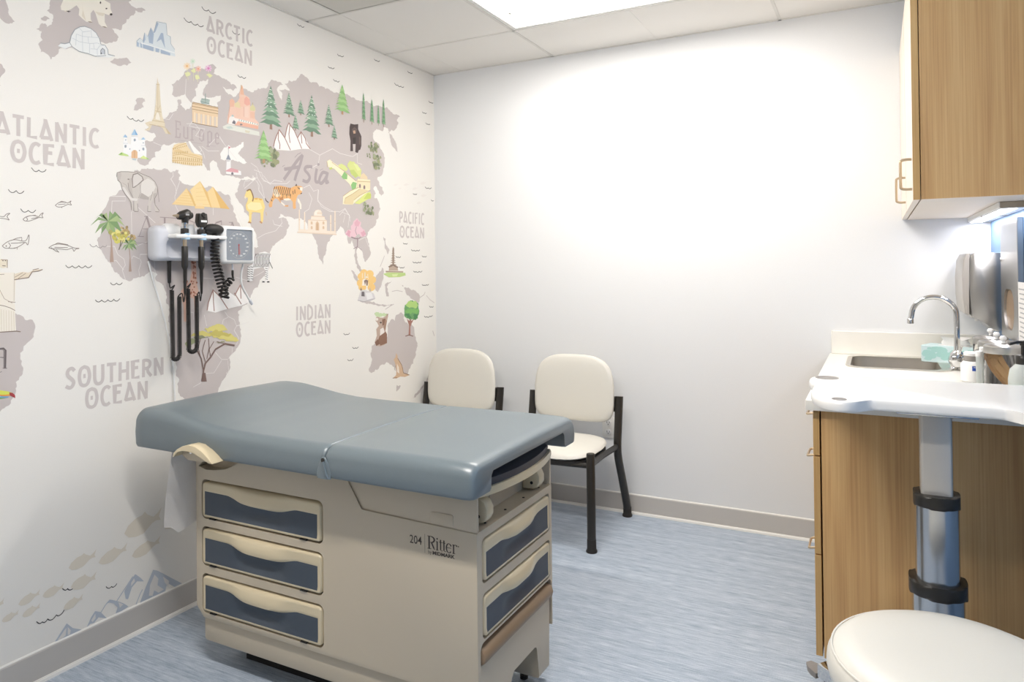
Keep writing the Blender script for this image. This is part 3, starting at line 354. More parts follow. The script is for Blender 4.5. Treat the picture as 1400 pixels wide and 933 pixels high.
('wave_print', [['L',9,3.6,[-107,1832,-100,1827,-93,1825,-87,1824,-80,1826,-73,1829,-66,1826,-59,1825,-52,1826,-46,1829,-38,1834],0]]),
('wave_print', [['L',9,3.5,[-234,1780,-230,1778,-226,1776,-221,1776,-217,1776,-213,1779,-209,1777,-205,1776,-201,1777,-198,1779,-194,1782],0]]),
('wave_print', [['L',9,3.6,[-43,1758,-38,1755,-32,1752,-27,1752,-21,1753,-15,1756],0]]),
('wave_print', [['L',9,3.4,[-337,1483,-333,1480,-328,1478,-324,1478,-320,1478,-315,1480,-311,1478,-307,1477,-302,1478,-298,1480,-294,1483],0]]),
('wave_print', [['L',9,3.5,[-257,1447,-251,1442,-245,1440,-240,1439,-234,1440,-228,1443,-222,1440,-216,1438,-211,1438,-205,1440,-199,1444,-193,1441,-187,1440,-182,1440,-176,1443,-170,1447],0]]),
('wave_print', [['L',9,3.5,[-147,1411,-142,1407,-138,1405,-133,1404,-129,1405,-124,1407,-119,1405,-114,1404,-109,1404,-104,1406,-99,1410],0]]),
('wave_print', [['L',9,3.5,[-244,1375,-238,1371,-232,1368,-226,1368,-221,1369,-215,1372,-209,1368,-202,1366,-196,1367,-190,1369,-184,1373,-178,1370,-172,1368,-166,1369,-160,1371,-154,1376],0]]),
('wave_print', [['L',9,3.5,[-238,1320,-232,1316,-227,1314,-221,1313,-215,1314,-209,1316,-203,1313,-197,1311,-191,1311,-185,1313,-178,1317,-172,1314,-166,1312,-160,1313,-153,1315,-147,1320],0]]),
('wave_print', [['L',9,3.6,[-150,1238,-145,1234,-141,1232,-136,1231,-132,1232,-127,1234,-122,1231,-117,1230,-113,1230,-108,1232,-103,1235,-98,1232,-93,1231,-88,1232,-83,1234,-78,1237],0]]),
('wave_print', [['L',9,3.4,[-409,1405,-404,1402,-400,1400,-396,1399,-391,1400,-386,1402,-382,1400,-377,1398,-372,1399,-367,1401,-362,1405],0]]),
('wave_print', [['L',9,3.4,[-375,1345,-371,1341,-366,1339,-361,1338,-356,1339,-351,1341,-346,1339,-342,1338,-337,1339,-332,1341,-327,1345],0]]),
('wave_print', [['L',9,3.0,[-859,1004,-854,1000,-850,997,-845,996,-840,996,-835,998,-831,996,-826,995,-821,996,-817,998,-812,1002],0]]),
('wave_print', [['L',9,3.1,[-791,926,-786,922,-782,919,-777,918,-772,918,-767,921,-763,918,-758,917,-753,917,-748,920,-743,923],0]]),
('wave_print', [['L',9,3.0,[-830,867,-826,862,-821,860,-817,858,-812,859,-807,861,-803,858,-798,857,-793,858,-789,861,-784,865],0]]),
('wave_print', [['L',9,3.6,[-130,1046,-124,1041,-119,1038,-113,1037,-107,1038,-102,1040,-95,1036,-89,1034,-82,1035,-76,1037,-69,1041,-64,1038,-58,1037,-52,1038,-46,1040,-40,1044],0]]),
('wave_print', [['L',9,3.6,[-74,1103,-69,1099,-64,1096,-60,1095,-55,1096,-50,1097,-46,1095,-42,1094,-37,1094,-33,1096,-29,1099],0]]),
('wave_print', [['L',9,2.8,[-1169,2510,-1165,2506,-1160,2504,-1156,2503,-1152,2505,-1147,2508,-1143,2504,-1139,2503,-1134,2503,-1130,2505,-1125,2509],0]]),
('wave_print', [['L',11,2.9,[-2276,275,-2272,269,-2268,265,-2265,263,-2262,263,-2258,265,-2254,260,-2249,257,-2245,257,-2241,258,-2236,263,-2234,261,-2232,260,-2229,261,-2227,264,-2224,267,-2221,264,-2217,263,-2214,264,-2211,266,-2207,270],0]]),
('wave_print', [['L',11,2.8,[-2357,199,-2354,194,-2350,190,-2347,188,-2343,188,-2340,190,-2336,187,-2333,185,-2329,186,-2326,188,-2323,192,-2317,186,-2312,184,-2306,184,-2301,187,-2295,193,-2290,188,-2285,187,-2280,188,-2274,192,-2269,199],0]]),
('wave_print', [['L',11,2.6,[-2124,218,-2120,212,-2116,209,-2112,207,-2108,208,-2104,210,-2100,206,-2096,205,-2092,206,-2088,208,-2084,213],0]]),
('fish_print', [['L',12,2.0,[-2393,1507,-2383,1515,-2368,1520,-2354,1520,-2345,1518,-2338,1527,-2331,1531,-2335,1522,-2332,1515,-2344,1515,-2357,1509,-2374,1502,-2388,1502,-2393,1507],1],['L',12,1.9,[-2380,1515,-2374,1519,-2355,1522],0],['L',12,1.9,[-2383,1513,-2379,1507,-2382,1503],0],['L',12,1.9,[-2368,1510,-2348,1515],0]]),
('fish_print', [['L',12,1.9,[-2454,1419,-2444,1429,-2430,1437,-2414,1440,-2394,1436,-2383,1440,-2376,1457,-2375,1445,-2379,1424,-2386,1432,-2400,1422,-2417,1413,-2436,1412,-2447,1413,-2454,1419],1],['L',12,1.9,[-2428,1437,-2414,1444,-2397,1448,-2397,1438],0],['L',12,1.8,[-2436,1430,-2430,1421,-2435,1413],0],['L',12,1.9,[-2429,1428,-2406,1430,-2389,1432],0],['L',12,1.9,[-2421,1413,-2410,1415,-2411,1409],0],['P',13,0,[-2441,1419,-2441,1418,-2442,1417,-2442,1417,-2443,1417,-2444,1417,-2444,1418,-2445,1419,-2444,1420,-2444,1421,-2443,1421,-2442,1421,-2442,1421,-2441,1420]]]),
('fish_print', [['L',12,2.0,[-2314,1416,-2301,1425,-2286,1429,-2264,1428,-2245,1423,-2229,1417,-2213,1416,-2225,1413,-2231,1406,-2237,1416,-2255,1411,-2276,1413,-2301,1413,-2314,1416],1],['L',12,2.0,[-2295,1427,-2285,1433,-2252,1428,-2249,1423],0],['L',12,2.0,[-2307,1417,-2289,1404,-2281,1401,-2289,1410],0],['L',12,2.0,[-2295,1418,-2252,1418],0]]),
('fish_print', [['L',12,2.0,[-2292,1559,-2280,1569,-2263,1572,-2251,1570,-2240,1578,-2243,1571,-2239,1564,-2251,1565,-2268,1556,-2284,1554,-2292,1559],1],['L',12,2.0,[-2280,1569,-2272,1574,-2257,1572],0],['L',12,2.0,[-2283,1562,-2259,1566],0],['L',12,2.0,[-2273,1555,-2270,1552],0]]),
('fish_print', [['L',12,1.8,[-2471,1512,-2460,1512,-2449,1512,-2442,1520,-2432,1523,-2440,1513,-2434,1502,-2444,1505,-2460,1506,-2471,1504],1]]),
('fish_print', [['L',12,1.8,[-2500,1912,-2469,1931,-2459,1924],1]]),
('pale_fish_print', [['P',14,0,[-2055,381,-2040,405,-2011,422,-1984,427,-1973,436,-1963,422,-1938,406,-1919,417,-1903,432,-1915,402,-1908,385,-1927,389,-1943,384,-1966,367,-1981,356,-2011,355,-2038,362]]]),
('pale_fish_print', [['P',14,0,[-2254,333,-2245,347,-2226,358,-2209,360,-2202,365,-2195,357,-2180,348,-2168,354,-2158,363,-2165,345,-2161,336,-2173,338,-2183,335,-2197,325,-2207,319,-2226,318,-2243,322]]]),
('pale_fish_print', [['P',14,0,[-2151,312,-2140,327,-2119,339,-2100,342,-2092,347,-2085,339,-2067,329,-2054,336,-2043,346,-2051,327,-2046,317,-2060,319,-2071,315,-2087,304,-2098,298,-2119,297,-2138,301]]]),
('pale_fish_print', [['P',14,0,[-2026,289,-2015,305,-1992,317,-1971,321,-1963,326,-1954,318,-1935,309,-1921,316,-1908,326,-1917,307,-1912,297,-1927,299,-1939,295,-1957,283,-1969,276,-1992,274,-2013,278]]]),
('pale_fish_print', [['P',14,0,[-2247,266,-2238,279,-2221,287,-2205,288,-2199,292,-2193,283,-2178,272,-2168,277,-2158,285,-2165,268,-2161,258,-2172,261,-2181,259,-2195,250,-2204,245,-2221,247,-2237,253]]]),
('pale_fish_print', [['P',14,0,[-2412,278,-2405,288,-2392,296,-2380,298,-2375,301,-2371,296,-2360,290,-2352,294,-2345,301,-2350,288,-2347,282,-2355,283,-2362,281,-2372,273,-2379,269,-2392,268,-2404,270]]]),
('pale_fish_print', [['P',14,0,[-2338,273,-2332,283,-2318,290,-2305,291,-2300,294,-2295,288,-2284,281,-2276,285,-2268,291,-2274,279,-2271,272,-2279,274,-2286,272,-2297,265,-2304,261,-2318,261,-2330,265]]]),
('pale_fish_print', [['P',14,0,[-2400,236,-2395,245,-2384,252,-2374,253,-2370,257,-2366,252,-2358,246,-2351,250,-2345,256,-2349,245,-2347,239,-2354,240,-2359,238,-2368,232,-2373,228,-2384,227,-2394,229]]]),
('pale_fish_print', [['P',14,0,[-2460,246,-2455,254,-2445,259,-2436,260,-2432,263,-2429,259,-2421,254,-2415,257,-2410,262,-2414,252,-2412,247,-2418,248,-2423,247,-2430,242,-2435,238,-2445,238,-2454,240]]]),
('pale_fish_print', [['P',14,0,[-2272,204,-2266,215,-2252,223,-2240,225,-2236,229,-2231,223,-2220,216,-2212,221,-2205,228,-2210,215,-2207,208,-2216,209,-2222,207,-2233,199,-2239,194,-2253,194,-2264,196]]]),
('pale_fish_print', [['P',14,0,[-1897,356,-1889,372,-1873,383,-1858,385,-1852,391,-1847,381,-1833,370,-1823,377,-1815,387,-1821,367,-1817,356,-1828,359,-1836,356,-1848,345,-1857,339,-1873,339,-1888,343]]]),
('pale_fish_print', [['P',14,0,[-2500,296,-2495,306,-2486,314,-2477,316,-2474,320,-2470,314,-2463,307,-2457,311,-2452,318,-2456,305,-2454,298,-2459,299,-2464,297,-2472,290,-2476,285,-2486,285,-2494,288]]]),
('pale_fish_print', [['P',15,0,[-425,1810,-420,1815,-412,1819,-403,1821,-400,1823,-397,1821,-390,1819,-385,1822,-380,1825,-383,1820,-382,1817,-387,1817,-392,1816,-398,1812,-403,1809,-412,1808,-420,1808]]]),
('pale_fish_print', [['P',15,0,[-327,1822,-321,1827,-310,1832,-300,1833,-295,1835,-291,1833,-282,1831,-275,1834,-269,1837,-274,1831,-271,1828,-278,1828,-284,1826,-293,1822,-299,1820,-310,1818,-320,1818]]]),
('pale_fish_print', [['P',15,0,[-241,1805,-236,1811,-226,1816,-217,1818,-213,1821,-209,1818,-201,1815,-195,1819,-190,1823,-193,1816,-191,1812,-198,1812,-203,1810,-211,1806,-216,1803,-226,1801,-235,1801]]]),
('pale_fish_print', [['P',15,0,[-153,1772,-147,1778,-134,1784,-123,1785,-119,1788,-114,1785,-104,1782,-97,1785,-91,1789,-95,1782,-93,1778,-100,1778,-106,1777,-116,1772,-122,1769,-134,1768,-146,1769]]]),
('pale_fish_print', [['P',15,0,[-198,1724,-192,1730,-182,1735,-172,1737,-169,1739,-165,1736,-157,1733,-150,1736,-145,1740,-149,1732,-147,1729,-153,1729,-158,1728,-166,1724,-172,1721,-182,1720,-192,1721]]]),
('pale_fish_print', [['P',15,0,[-160,1846,-153,1853,-140,1859,-128,1861,-123,1864,-118,1861,-108,1858,-100,1862,-93,1866,-98,1858,-95,1855,-103,1855,-110,1852,-120,1847,-127,1843,-140,1842,-152,1842]]]),
('pale_fish_print', [['P',15,0,[-381,1795,-377,1799,-369,1802,-362,1804,-360,1805,-357,1804,-351,1802,-346,1804,-343,1807,-345,1802,-344,1800,-348,1800,-352,1799,-358,1796,-362,1794,-369,1792,-376,1792]]]),
('mountain_print', [['P',16,0,[-2300,107,-2276,134,-2261,150,-2241,125,-2209,105,-2244,105,-2269,104]],['P',17,0,[-2292,107,-2269,131,-2262,135,-2265,111,-2276,107]],['P',17,0,[-2258,137,-2248,121,-2251,108,-2258,110]],['P',16,0,[-2193,107,-2178,134,-2164,149,-2144,137,-2122,105,-2152,122,-2167,110,-2182,112]],['P',17,0,[-2178,123,-2163,140,-2162,123,-2173,115]],['L',16,3.1,[-2145,133,-2128,153,-2112,165],0],['P',16,0,[-2124,159,-2111,167,-2085,151,-2060,132,-2040,112,-2065,107,-2089,108,-2082,126,-2097,147,-2111,156]],['P',17,0,[-2079,144,-2060,128,-2073,122]],['L',16,3.1,[-2085,150,-2056,180,-2023,214],0],['P',16,0,[-2048,185,-2024,210,-2013,219,-1993,198,-1979,179,-2006,190,-2027,176,-2042,139,-2051,144,-2056,173]],['P',17,0,[-2030,193,-2018,206,-2014,193,-2030,181]],['P',16,0,[-1998,101,-1972,154,-1941,207,-1923,197,-1817,106,-1850,106,-1882,134,-1892,101,-1924,102,-1955,100,-1976,100]],['P',17,0,[-1954,155,-1935,187,-1919,165,-1923,142,-1896,115,-1919,112,-1937,128,-1944,110,-1959,117]],['P',17,0,[-1900,166,-1873,138,-1878,116,-1893,142]],['L',16,3.0,[-2011,107,-1994,139,-1985,151],0]]),
('bear_print', [['P',18,0,[-2262,2278,-2263,2259,-2272,2235,-2270,2223,-2252,2225,-2237,2236,-2218,2256,-2209,2246,-2211,2224,-2197,2215,-2185,2209,-2163,2213,-2169,2223,-2169,2244,-2159,2259,-2152,2249,-2140,2215,-2129,2209,-2108,2212,-2118,2228,-2118,2258,-2104,2258,-2091,2264,-2091,2272,-2096,2283,-2097,2302,-2117,2306,-2133,2322]],['P',19,0,[-2261,2221,-2253,2227,-2237,2227,-2246,2223]],['P',20,0,[-2254,2225,-2246,2228,-2237,2228,-2246,2223]],['P',21,0,[-2180,2212,-2169,2215,-2161,2214,-2172,2210]],['P',21,0,[-2129,2210,-2118,2213,-2108,2211,-2119,2208]],['P',22,0,[-2200,2280,-2197,2244,-2200,2225,-2185,2211,-2197,2250]],['P',22,0,[-2155,2255,-2137,2257,-2117,2260,-2124,2248,-2140,2246]],['P',23,0,[-2089,2265,-2090,2263,-2091,2261,-2093,2260,-2096,2259,-2098,2259,-2099,2260,-2099,2262,-2099,2264,-2097,2266,-2095,2267,-2093,2268,-2091,2268,-2090,2267]],['P',24,0,[-2108,2280,-2108,2279,-2109,2278,-2111,2277,-2112,2276,-2114,2276,-2115,2277,-2115,2278,-2115,2279,-2114,2280,-2112,2281,-2111,2282,-2109,2282,-2108,2281]],['P',24,0,[-2131,2294,-2131,2292,-2132,2290,-2133,2289,-2134,2288,-2135,2289,-2136,2290,-2136,2292,-2136,2294,-2135,2296,-2134,2297,-2133,2298,-2132,2297,-2131,2296]]]),
('igloo_print', [['P',25,0,[-2273,2108,-2258,2110,-2242,2123,-2237,2146,-2225,2171,-2210,2184,-2191,2191,-2169,2190,-2150,2180,-2138,2162,-2133,2144,-2118,2145,-2107,2132,-2106,2115,-2082,2116,-2102,2105,-2148,2096,-2179,2099,-2210,2098,-2237,2109,-2258,2094,-2282,2097]],['L',26,2.6,[-2273,2110,-2258,2112,-2243,2120,-2237,2146,-2225,2170,-2208,2184,-2191,2191,-2169,2190,-2150,2180,-2138,2162,-2133,2144,-2118,2145,-2108,2132,-2106,2115,-2082,2116],0],['L',26,2.3,[-2243,2120,-2234,2108,-2210,2098,-2179,2099,-2154,2096,-2115,2109],0],['L',27,1.5,[-2219,2156,-2198,2154,-2166,2160,-2137,2167],0],['L',27,1.5,[-2234,2138,-2210,2132,-2173,2136],0],['L',27,1.5,[-2210,2180,-2197,2170,-2172,2180],0],['L',27,1.5,[-2220,2155,-2222,2116],0],['L',27,1.5,[-2199,2169,-2198,2098],0],['L',27,1.6,[-2179,2156,-2177,2135],0],['L',27,1.5,[-2169,2187,-2166,2160],0],['L',27,1.6,[-2173,2136,-2147,2145,-2134,2144],0],['L',27,1.6,[-2173,2136,-2174,2102],0],['L',27,1.6,[-2147,2121,-2146,2098],0],['L',27,1.6,[-2170,2118,-2147,2123],0],['L',27,1.6,[-2147,2121,-2138,2137,-2118,2145],0],['L',27,1.5,[-2160,2140,-2157,2122],0],['P',28,0,[-2134,2109,-2134,2122,-2127,2132,-2120,2129,-2119,2112]],['L',29,2.1,[-2134,2108,-2134,2122,-2127,2132,-2120,2128,-2119,2112],0],['P',30,0,[-2134,2108,-2132,2118,-2129,2110]]]),
('iceberg_print', [['P',31,0,[-1995,2174,-1995,2195,-1982,2210,-1970,2202,-1963,2235,-1950,2225,-1937,2262,-1925,2247,-1912,2293,-1872,2298,-1868,2254,-1854,2252,-1852,2224,-1835,2207,-1833,2179,-1902,2178]],['P',32,0,[-1948,2222,-1937,2262,-1925,2242,-1929,2202,-1945,2202]],['P',32,0,[-1927,2245,-1912,2293,-1905,2287,-1918,2252,-1924,2245]],['P',32,0,[-1914,2214,-1894,2255,-1885,2256,-1877,2199,-1894,2230]],['P',32,0,[-1971,2201,-1963,2233,-1960,2211,-1967,2194]],['P',32,0,[-1995,2178,-1995,2193,-1986,2190,-1988,2174]],['P',32,0,[-1982,2193,-1975,2191,-1973,2175,-1980,2175]],['P',32,0,[-1971,2191,-1926,2191,-1927,2174,-1970,2175]],['P',32,0,[-1918,2190,-1902,2190,-1904,2176,-1918,2175]],['P',32,0,[-1896,2190,-1855,2187,-1855,2177,-1896,2175]],['L',33,1.7,[-1995,2174,-1995,2195,-1982,2210,-1970,2202,-1963,2235,-1950,2225,-1937,2262,-1925,2247,-1912,2293,-1872,2298,-1868,2254,-1854,2252,-1852,2224,-1835,2207],0],['L',34,3.4,[-1978,2192,-1926,2193,-1835,2193],0]]),
('tower_print', [['P',35,0,[-1911,2079,-1908,2062,-1902,2054,-1901,2033,-1897,1979,-1891,1932,-1883,1915,-1880,1904,-1938,1902,-1928,1919,-1919,1975,-1916,2030,-1914,2051,-1912,2061]],['P',35,0,[-1943,1904,-1880,1905,-1880,1892,-1863,1876,-1852,1869,-1877,1868,-1890,1887,-1913,1895,-1935,1891,-1946,1868,-1966,1866,-1946,1880,-1956,1886,-1964,1894]],['P',36,0,[-1883,1903,-1879,1893,-1852,1869,-1866,1868]],['P',37,0,[-1915,1943,-1904,1943,-1900,1915,-1920,1916]],['L',38,2.3,[-1920,1948,-1895,1948],0],['L',38,2.3,[-1933,1909,-1882,1911],0],['L',38,2.3,[-1946,1892,-1880,1892],0],['L',38,2.3,[-1916,2051,-1902,2052],0],['L',36,1.7,[-1909,2049,-1911,1952],0],['L',36,1.7,[-1917,1969,-1900,1930],0],['L',36,1.7,[-1900,1973,-1924,1926],0]]),
('castle_print', [['P',39,0,[-2051,1756,-2051,1804,-2048,1824,-2036,1826,-2034,1806,-2021,1804,-2019,1835,-1993,1838,-1992,1825,-1979,1825,-1979,1829,-1965,1831,-1964,1809,-1958,1797,-1959,1762,-1995,1758,-2019,1762]],['P',40,0,[-2019,1839,-2006,1864,-1993,1843]],['P',40,0,[-2051,1826,-2043,1838,-2034,1828]],['P',40,0,[-1981,1828,-1971,1839,-1962,1831]],['P',41,0,[-2006,1864,-1993,1843,-2002,1843]],['P',42,0,[-2043,1838,-2034,1828,-2039,1827]],['P',43,0,[-2019,1754,-2019,1776,-2012,1784,-2001,1786,-1995,1780,-1995,1756]],['L',44,2.2,[-2007,1785,-2007,1755],0],['P',45,0,[-2038,1795,-2038,1792,-2039,1790,-2041,1789,-2043,1788,-2045,1789,-2046,1791,-2046,1793,-2046,1796,-2045,1798,-2043,1799,-2041,1800,-2039,1799,-2038,1797]],['P',45,0,[-2001,1824,-2002,1821,-2003,1819,-2005,1818,-2007,1817,-2008,1818,-2010,1820,-2010,1822,-2010,1825,-2008,1827,-2006,1828,-2005,1829,-2003,1828,-2002,1826]],['P',45,0,[-1967,1795,-1967,1792,-1968,1790,-1970,1789,-1972,1789,-1974,1790,-1975,1791,-1976,1794,-1975,1796,-1974,1799,-1972,1800,-1970,1800,-1968,1799,-1967,1798]],['P',45,0,[-2039,1818,-2039,1817,-2040,1816,-2041,1815,-2042,1815,-2042,1815,-2043,1816,-2043,1817,-2043,1818,-2042,1820,-2042,1820,-2041,1820,-2040,1820,-2039,1819]],['P',45,0,[-1969,1818,-1969,1817,-1970,1816,-1971,1815,-1972,1815,-1973,1815,-1973,1816,-1973,1817,-1973,1819,-1972,1820,-1972,1820,-1971,1820,-1970,1820,-1969,1819]],['P',45,0,[-2023,1787,-2023,1786,-2024,1785,-2025,1784,-2026,1784,-2027,1785,-2027,1785,-2027,1786,-2027,1787,-2027,1788,-2026,1789,-2025,1789,-2024,1789,-2023,1788]],['P',45,0,[-1985,1787,-1985,1786,-1986,1785,-1987,1784,-1988,1784,-1989,1785,-1989,1786,-1990,1786,-1989,1788,-1989,1788,-1988,1789,-1987,1789,-1986,1789,-1985,1788]],['P',46,0,[-2070,1759,-2057,1770,-2032,1764,-2029,1759,-2058,1758]],['P',47,0,[-2070,1759,-2057,1770,-2053,1763]],['P',48,0,[-1986,1758,-1971,1770,-1957,1764,-1948,1759,-1971,1757]],['P',49,0,[-1959,1765,-1946,1759,-1957,1757]],['P',50,0,[-2017,1753,-1999,1754,-2002,1747,-2015,1748]],['L',51,1.9,[-2019,1834,-1993,1837],0],['L',51,1.9,[-2051,1804,-2033,1806],0],['L',51,1.9,[-1980,1806,-1959,1809],0]]),
('gate_print', [['P',52,0,[-1758,1997,-1753,2015,-1630,2018,-1631,1993,-1633,1935,-1641,1934,-1750,1931,-1756,1936,-1757,1985]],['P',53,0,[-1749,1976,-1741,1976,-1742,1934,-1749,1934]],['P',53,0,[-1728,1976,-1720,1976,-1721,1934,-1728,1934]],['P',53,0,[-1706,1976,-1698,1977,-1699,1935,-1706,1934]],['P',53,0,[-1684,1977,-1676,1977,-1676,1935,-1684,1935]],['P',53,0,[-1661,1977,-1653,1977,-1654,1935,-1662,1935]],['P',53,0,[-1641,1978,-1633,1978,-1633,1935,-1641,1935]],['P',54,0,[-1739,1973,-1732,1973,-1732,1936,-1739,1935]],['P',54,0,[-1717,1973,-1710,1974,-1710,1936,-1717,1935]],['P',54,0,[-1695,1974,-1688,1974,-1688,1936,-1695,1935]],['P',54,0,[-1672,1974,-1665,1974,-1666,1936,-1673,1936]],['P',54,0,[-1650,1974,-1643,1975,-1643,1936,-1650,1936]],['L',55,2.5,[-1757,2010,-1629,2014],0],['L',55,2.5,[-1757,1998,-1630,2002],0],['L',55,2.5,[-1757,1987,-1630,1991],0],['L',55,2.1,[-1758,1997,-1754,2015,-1629,2018],0],['L',56,2.4,[-1756,1933,-1721,1932,-1634,1934],0],['P',57,0,[-1718,2026,-1711,2040,-1696,2039,-1695,2062,-1691,2063,-1691,2040,-1671,2042,-1676,2022,-1711,2017]],['L',58,2.4,[-1716,2025,-1674,2025],0],['L',58,2.4,[-1711,2038,-1678,2041],0],['L',58,2.1,[-1693,2063,-1693,2023],0]]),
('cathedral_print', [['P',59,0,[-1584,1961,-1581,1992,-1570,2033,-1573,2059,-1557,2071,-1544,2062,-1543,2052,-1530,2061,-1518,2083,-1521,2094,-1512,2124,-1507,2139,-1498,2128,-1493,2102,-1482,2099,-1465,2094,-1458,2073,-1460,2055,-1448,2066,-1434,2060,-1430,2043,-1437,2028,-1432,2006,-1411,1992,-1415,1964,-1528,1962]],['P',60,0,[-1570,2033,-1573,2059,-1557,2071,-1544,2062,-1549,2037]],['P',61,0,[-1543,2038,-1546,2051,-1528,2064,-1508,2057,-1513,2038]],['P',62,0,[-1494,2062,-1496,2079,-1481,2096,-1462,2086,-1460,2064,-1477,2056]],['P',63,0,[-1460,2039,-1461,2050,-1445,2071,-1430,2054,-1434,2040]],['P',64,0,[-1513,2098,-1510,2125,-1503,2140,-1498,2128,-1493,2100]],['P',65,0,[-1518,2085,-1491,2091,-1494,2048,-1516,2044]],['P',66,0,[-1494,2048,-1466,2054,-1469,2004,-1494,2004]],['P',67,0,[-1460,2033,-1434,2035,-1434,2006,-1460,2005]],['P',68,0,[-1538,2031,-1513,2036,-1514,1996,-1536,1996]],['P',69,0,[-1579,1958,-1573,1985,-1557,2001,-1544,1990,-1414,1987,-1416,1980,-1528,1980,-1544,1959]],['P',70,0,[-1544,1959,-1528,1978,-1416,1977,-1415,1963,-1522,1961]],['P',71,0,[-1557,1970,-1549,1980,-1540,1974,-1541,1962,-1558,1964]],['P',72,0,[-1517,1969,-1508,1972,-1501,1967,-1514,1962]],['P',73,0,[-1522,1988,-1519,1988,-1519,1981,-1522,1981]],['P',73,0,[-1510,1988,-1506,1988,-1507,1981,-1510,1981]],['P',73,0,[-1498,1988,-1494,1988,-1494,1981,-1498,1981]],['P',73,0,[-1485,1988,-1482,1988,-1482,1981,-1485,1981]],['P',73,0,[-1473,1987,-1470,1988,-1470,1981,-1473,1981]],['P',73,0,[-1460,1987,-1457,1988,-1457,1981,-1460,1981]],['P',73,0,[-1448,1987,-1444,1988,-1444,1981,-1448,1981]],['P',73,0,[-1435,1987,-1432,1988,-1432,1981,-1435,1981]],['P',73,0,[-1422,1987,-1419,1988,-1419,1981,-1423,1981]],['P',74,0,[-1608,1942,-1582,1957,-1495,1955,-1409,1953,-1408,1934,-1489,1933,-1603,1933]],['P',75,0,[-1592,1942,-1566,1951,-1550,1943,-1576,1937]],['P',76,0,[-1489,1947,-1461,1947,-1467,1937,-1488,1937]],['L',77,2.2,[-1494,2048,-1494,2004],0],['L',77,2.2,[-1570,2033,-1582,1962],0],['L',78,2.6,[-1508,2140,-1508,2123],0],['L',79,2.6,[-1445,2076,-1445,2067],0],['P',80,0,[-1563,1993,-1556,2003,-1548,1995]]]),
